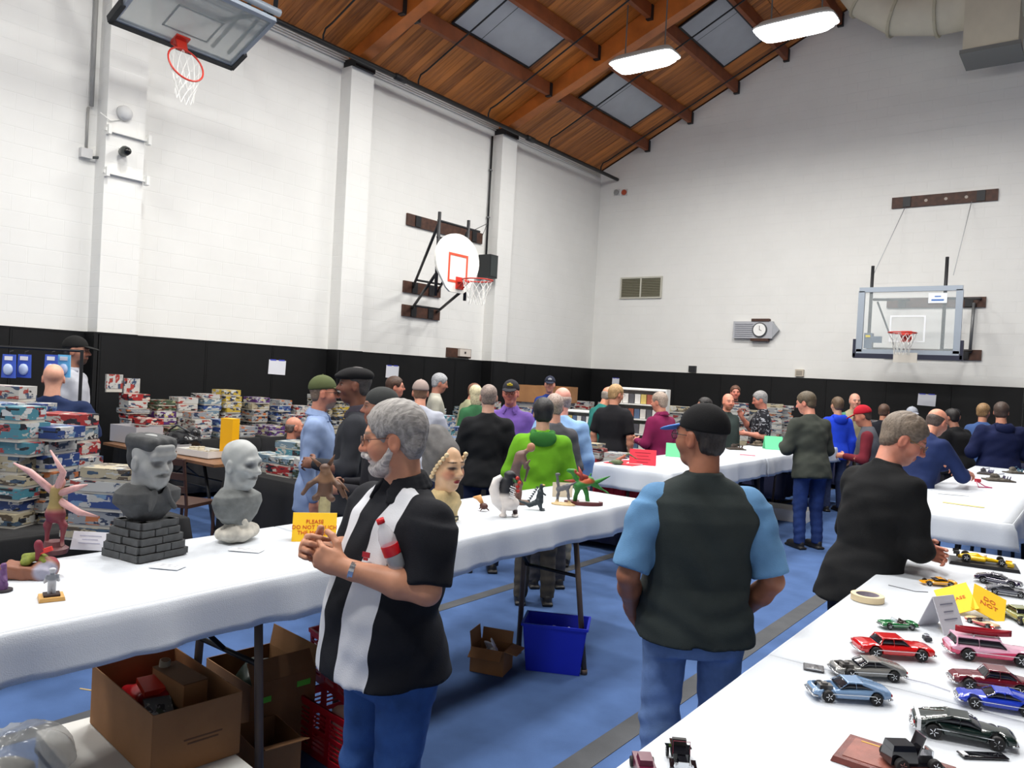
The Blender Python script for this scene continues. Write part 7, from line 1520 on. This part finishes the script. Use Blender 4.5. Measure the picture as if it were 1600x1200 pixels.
# centre background
person('grey haired man in a teal shirt leaning towards the shelf rack', pos(928, 660, 10.3), 1.74, -58, q=0, hair='bald', hairc=(150, 140, 130), skin=(206, 140, 110), top=(38, 110, 104), sleeve='short', lean=16, trousers=(40, 44, 60), armL='reach', armR='reach', headpitch=10)
person('sandy haired man in a black T-shirt with bare arms', pos(958, 660, 9.9), tall(965, 600, 9.9), -28, q=0, hair='full', hairc=(176, 142, 98), skin=(210, 148, 120), glasses=(50, 40, 40), top=(28, 28, 32), sleeve='short', headyaw=-30, headpitch=8, trousers=(56, 74, 112), bulk=1.08)
person('grey haired man in a dark maroon shirt and black trousers', pos(1032, 660, 9.4), tall(1030, 612, 9.4), 42, q=0, hair='short', hairc=(158, 140, 126), skin=(206, 140, 116), top=(120, 28, 72), sleeve='long', collar=(120, 28, 72), trousers=(26, 26, 32), bulk=1.15, headyaw=10, armL='front', armR='down', headpitch=8)
person('person in an orange topped hat behind the maroon shirt', pos(1012, 650, 11.6), 1.64, 60, q=0, hair='short', hairc=(120, 70, 50), cap=('ball', (214, 110, 90), (40, 40, 40)), skin=(200, 130, 104), top=(36, 34, 38), sleeve='long', trousers=(40, 40, 46), lean=8)
person('dark haired person half hidden left of the black cap', pos(1102, 655, 10.4), tall(1100, 621, 10.4), 90, q=0, hair='full', hairc=(34, 30, 30), skin=(160, 110, 90), top=(40, 40, 46), sleeve='long', trousers=(40, 40, 50))
person('bald bearded man in a dark grey jacket right of the black cap', pos(1134, 665, 11), tall(1126, 614, 11), -150, q=0, hair='bald', hairc=(110, 80, 60), skin=(214, 144, 120), beard=(130, 80, 56), top=(54, 64, 62), sleeve='long', topname='jacket', trousers=(36, 40, 60), bulk=1.1, headyaw=-20)
person('dark haired man in a black shirt standing at the back', pos(1147, 640, 14.0), tall(1142, 602, 14.0), 172, q=0, hair='full', hairc=(96, 64, 48), skin=(206, 130, 110), top=(36, 38, 42), sleeve='long', trousers=(40, 40, 50))
hw_ = fab(28, 29, 36).copy(); hw_.name = 'patterned_shirt'; nt = hw_.node_tree; b = nt.nodes['Principled BSDF']; tc = N(nt, 'ShaderNodeTexCoord'); mp = N(nt, 'ShaderNodeMapping'); mp.inputs['Scale'].default_value = (1, 1, 1.8); n1 = N(nt, 'ShaderNodeTexNoise', Scale=11, Detail=2, Distortion=1.5); r1 = N(nt, 'ShaderNodeValToRGB')
e = r1.color_ramp.elements; e[0].position = .56; e[0].color = lin((26, 27, 34)); e[1].position = .60; e[1].color = lin((150, 152, 160)); nt.links.new(tc.outputs['Object'], mp.inputs[0]); nt.links.new(mp.outputs[0], n1.inputs['Vector']); nt.links.new(n1.outputs[0], r1.inputs[0]); nt.links.new(r1.outputs[0], b.inputs['Base Color'])
person('grey haired man in a black and grey patterned shirt looking down', pos(1190, 665, 11.3), tall(1178, 609, 11.3), 82, q=0, hair='short', hairc=(140, 138, 138), skin=(196, 126, 106), topmat=hw_, sleeve='short', headpitch=18, trousers=(36, 42, 66), bulk=1.12, armL='front', armR='up', hem=-.2)
person('man in a dark olive grey jacket and blue jeans leaning at the table', pos(1268, 720, 8.8), 1.80, 16, q=1, hair='full', hairc=(88, 76, 58), skin=(206, 140, 118), top=(62, 66, 60), sleeve='puffy', topname='jacket', trousers=(38, 58, 110), bulk=1.14, lean=9, headpitch=10, armL='front', armR='front', hem=-.16, headyaw=34)
# right background
person('person in a royal blue hoodie seen from behind', pos(1308, 660, 11.6), tall(1305, 620, 11.6), 6, q=0, hair='short', hairc=(96, 76, 56), skin=(200, 150, 120), top=(32, 66, 200), sleeve='puffy', topname='jacket', hood=(32, 66, 200), trousers=(50, 60, 90), bulk=1.05)
person('elderly man in a khaki waistcoat over green facing the camera', pos(1333, 655, 12.6), tall(1331, 614, 12.6), 176, q=0, hair='bald', hairc=(180, 170, 160), skin=(206, 150, 128), top=(80, 130, 100), vest=(150, 140, 112), sleeve='short', trousers=(120, 110, 90))
person('person with a red cap, maroon sleeves and grey back', pos(1362, 680, 8.9), tall(1350, 632, 8.9), 62, q=0, hair='buzz', hairc=(60, 46, 40), cap=('ball', (178, 26, 44)), skin=(196, 130, 104), top=(112, 36, 48), vest=(84, 86, 94), sleeve='long', trousers=(40, 44, 60), headpitch=16, lean=6, armL='front', armR='down')
person('person in a black top right of the red cap', pos(1380, 655, 12.2), tall(1376, 631, 12.2), -40, q=0, hair='short', hairc=(90, 66, 52), skin=(190, 130, 104), top=(24, 26, 34), sleeve='long', trousers=(30, 30, 36))
person('person in a grey cap low behind the sweater man', pos(1424, 655, 11.4), tall(1422, 636, 11.4), 165, q=0, hair='buzz', hairc=(60, 46, 40), cap=('ball', (150, 154, 164)), skin=(196, 134, 110), top=(30, 30, 34), sleeve='long', trousers=(30, 30, 36))
person('bald man with glasses and navy sleeves reaching over the right table', pos(1425, 720, 7.1), 1.76, -66, q=1, hair='bald', hairc=(84, 70, 64), skin=(216, 148, 122), glasses=(60, 50, 46), top=(32, 46, 88), sleeve='long', lean=22, headpitch=14, trousers=(30, 36, 56), bulk=1.12, armL=D_(el=(-.22, .40, 1.10), wr=(-.12, .62, 1.12), d=(0, 1, -.1), n=(0, -.1, -1), curl=35), armR=D_(el=(.24, .36, 1.08), wr=(.10, .58, 1.10), d=(-.1, 1, -.1), n=(0, -.1, -1), curl=35))
person('person all in black crouching between the bald man and the navy jacket', pos(1500, 690, 10.6), 1.66, 30, q=0, hair='full', hairc=(30, 26, 26), skin=(160, 110, 90), top=(20, 21, 24), sleeve='puffy', lean=10, trousers=(22, 22, 26), bulk=1.45, armL='front', armR='front')
person('dark person with a knit hat at the back of the right tables', pos(1492, 660, 12.4), tall(1490, 639, 12.4), 160, q=0, hair='buzz', hairc=(30, 26, 26), cap=('beanie', (26, 26, 30)), skin=(150, 104, 84), top=(24, 24, 28), sleeve='long', trousers=(30, 30, 36))
person('light brown haired person in a denim top left of the navy jacket', pos(1534, 680, 11.2), tall(1533, 630, 11.2), -30, q=0, hair='full', hairc=(148, 116, 78), skin=(206, 144, 116), top=(64, 90, 140), sleeve='long', trousers=(40, 50, 80), headyaw=-20)
person('person in a dark navy jacket and jeans at the right edge, back turned', pos(1562, 700, 10.0), tall(1562, 628, 10.0), -6, q=1, hair='short', hairc=(70, 54, 46), skin=(200, 138, 112), top=(22, 30, 66), sleeve='puffy', topname='jacket', hood=(22, 30, 66), trousers=(40, 62, 110), bulk=1.4, headyaw=-30, armL='front', armR='front')
p = on_z(1505, 700, TT); t = thing('yellow_bag', 'small yellow bag on the table in front of the bald reaching man', 'bag', tuple(at(1462, 705, 6.2)[:2])+(.0,), .3)
bpy.data.objects.remove(t)
for px, lab in ((1478, 'white sheet on the right table under the reaching hands'),):
    p = on_z(px+20, 722, TT); flat_sheet('entry_sheet', lab, 'paper', (-1.0, 7.6, TT+.006), .4, .12, .09, mat((240, 242, 248), .7))
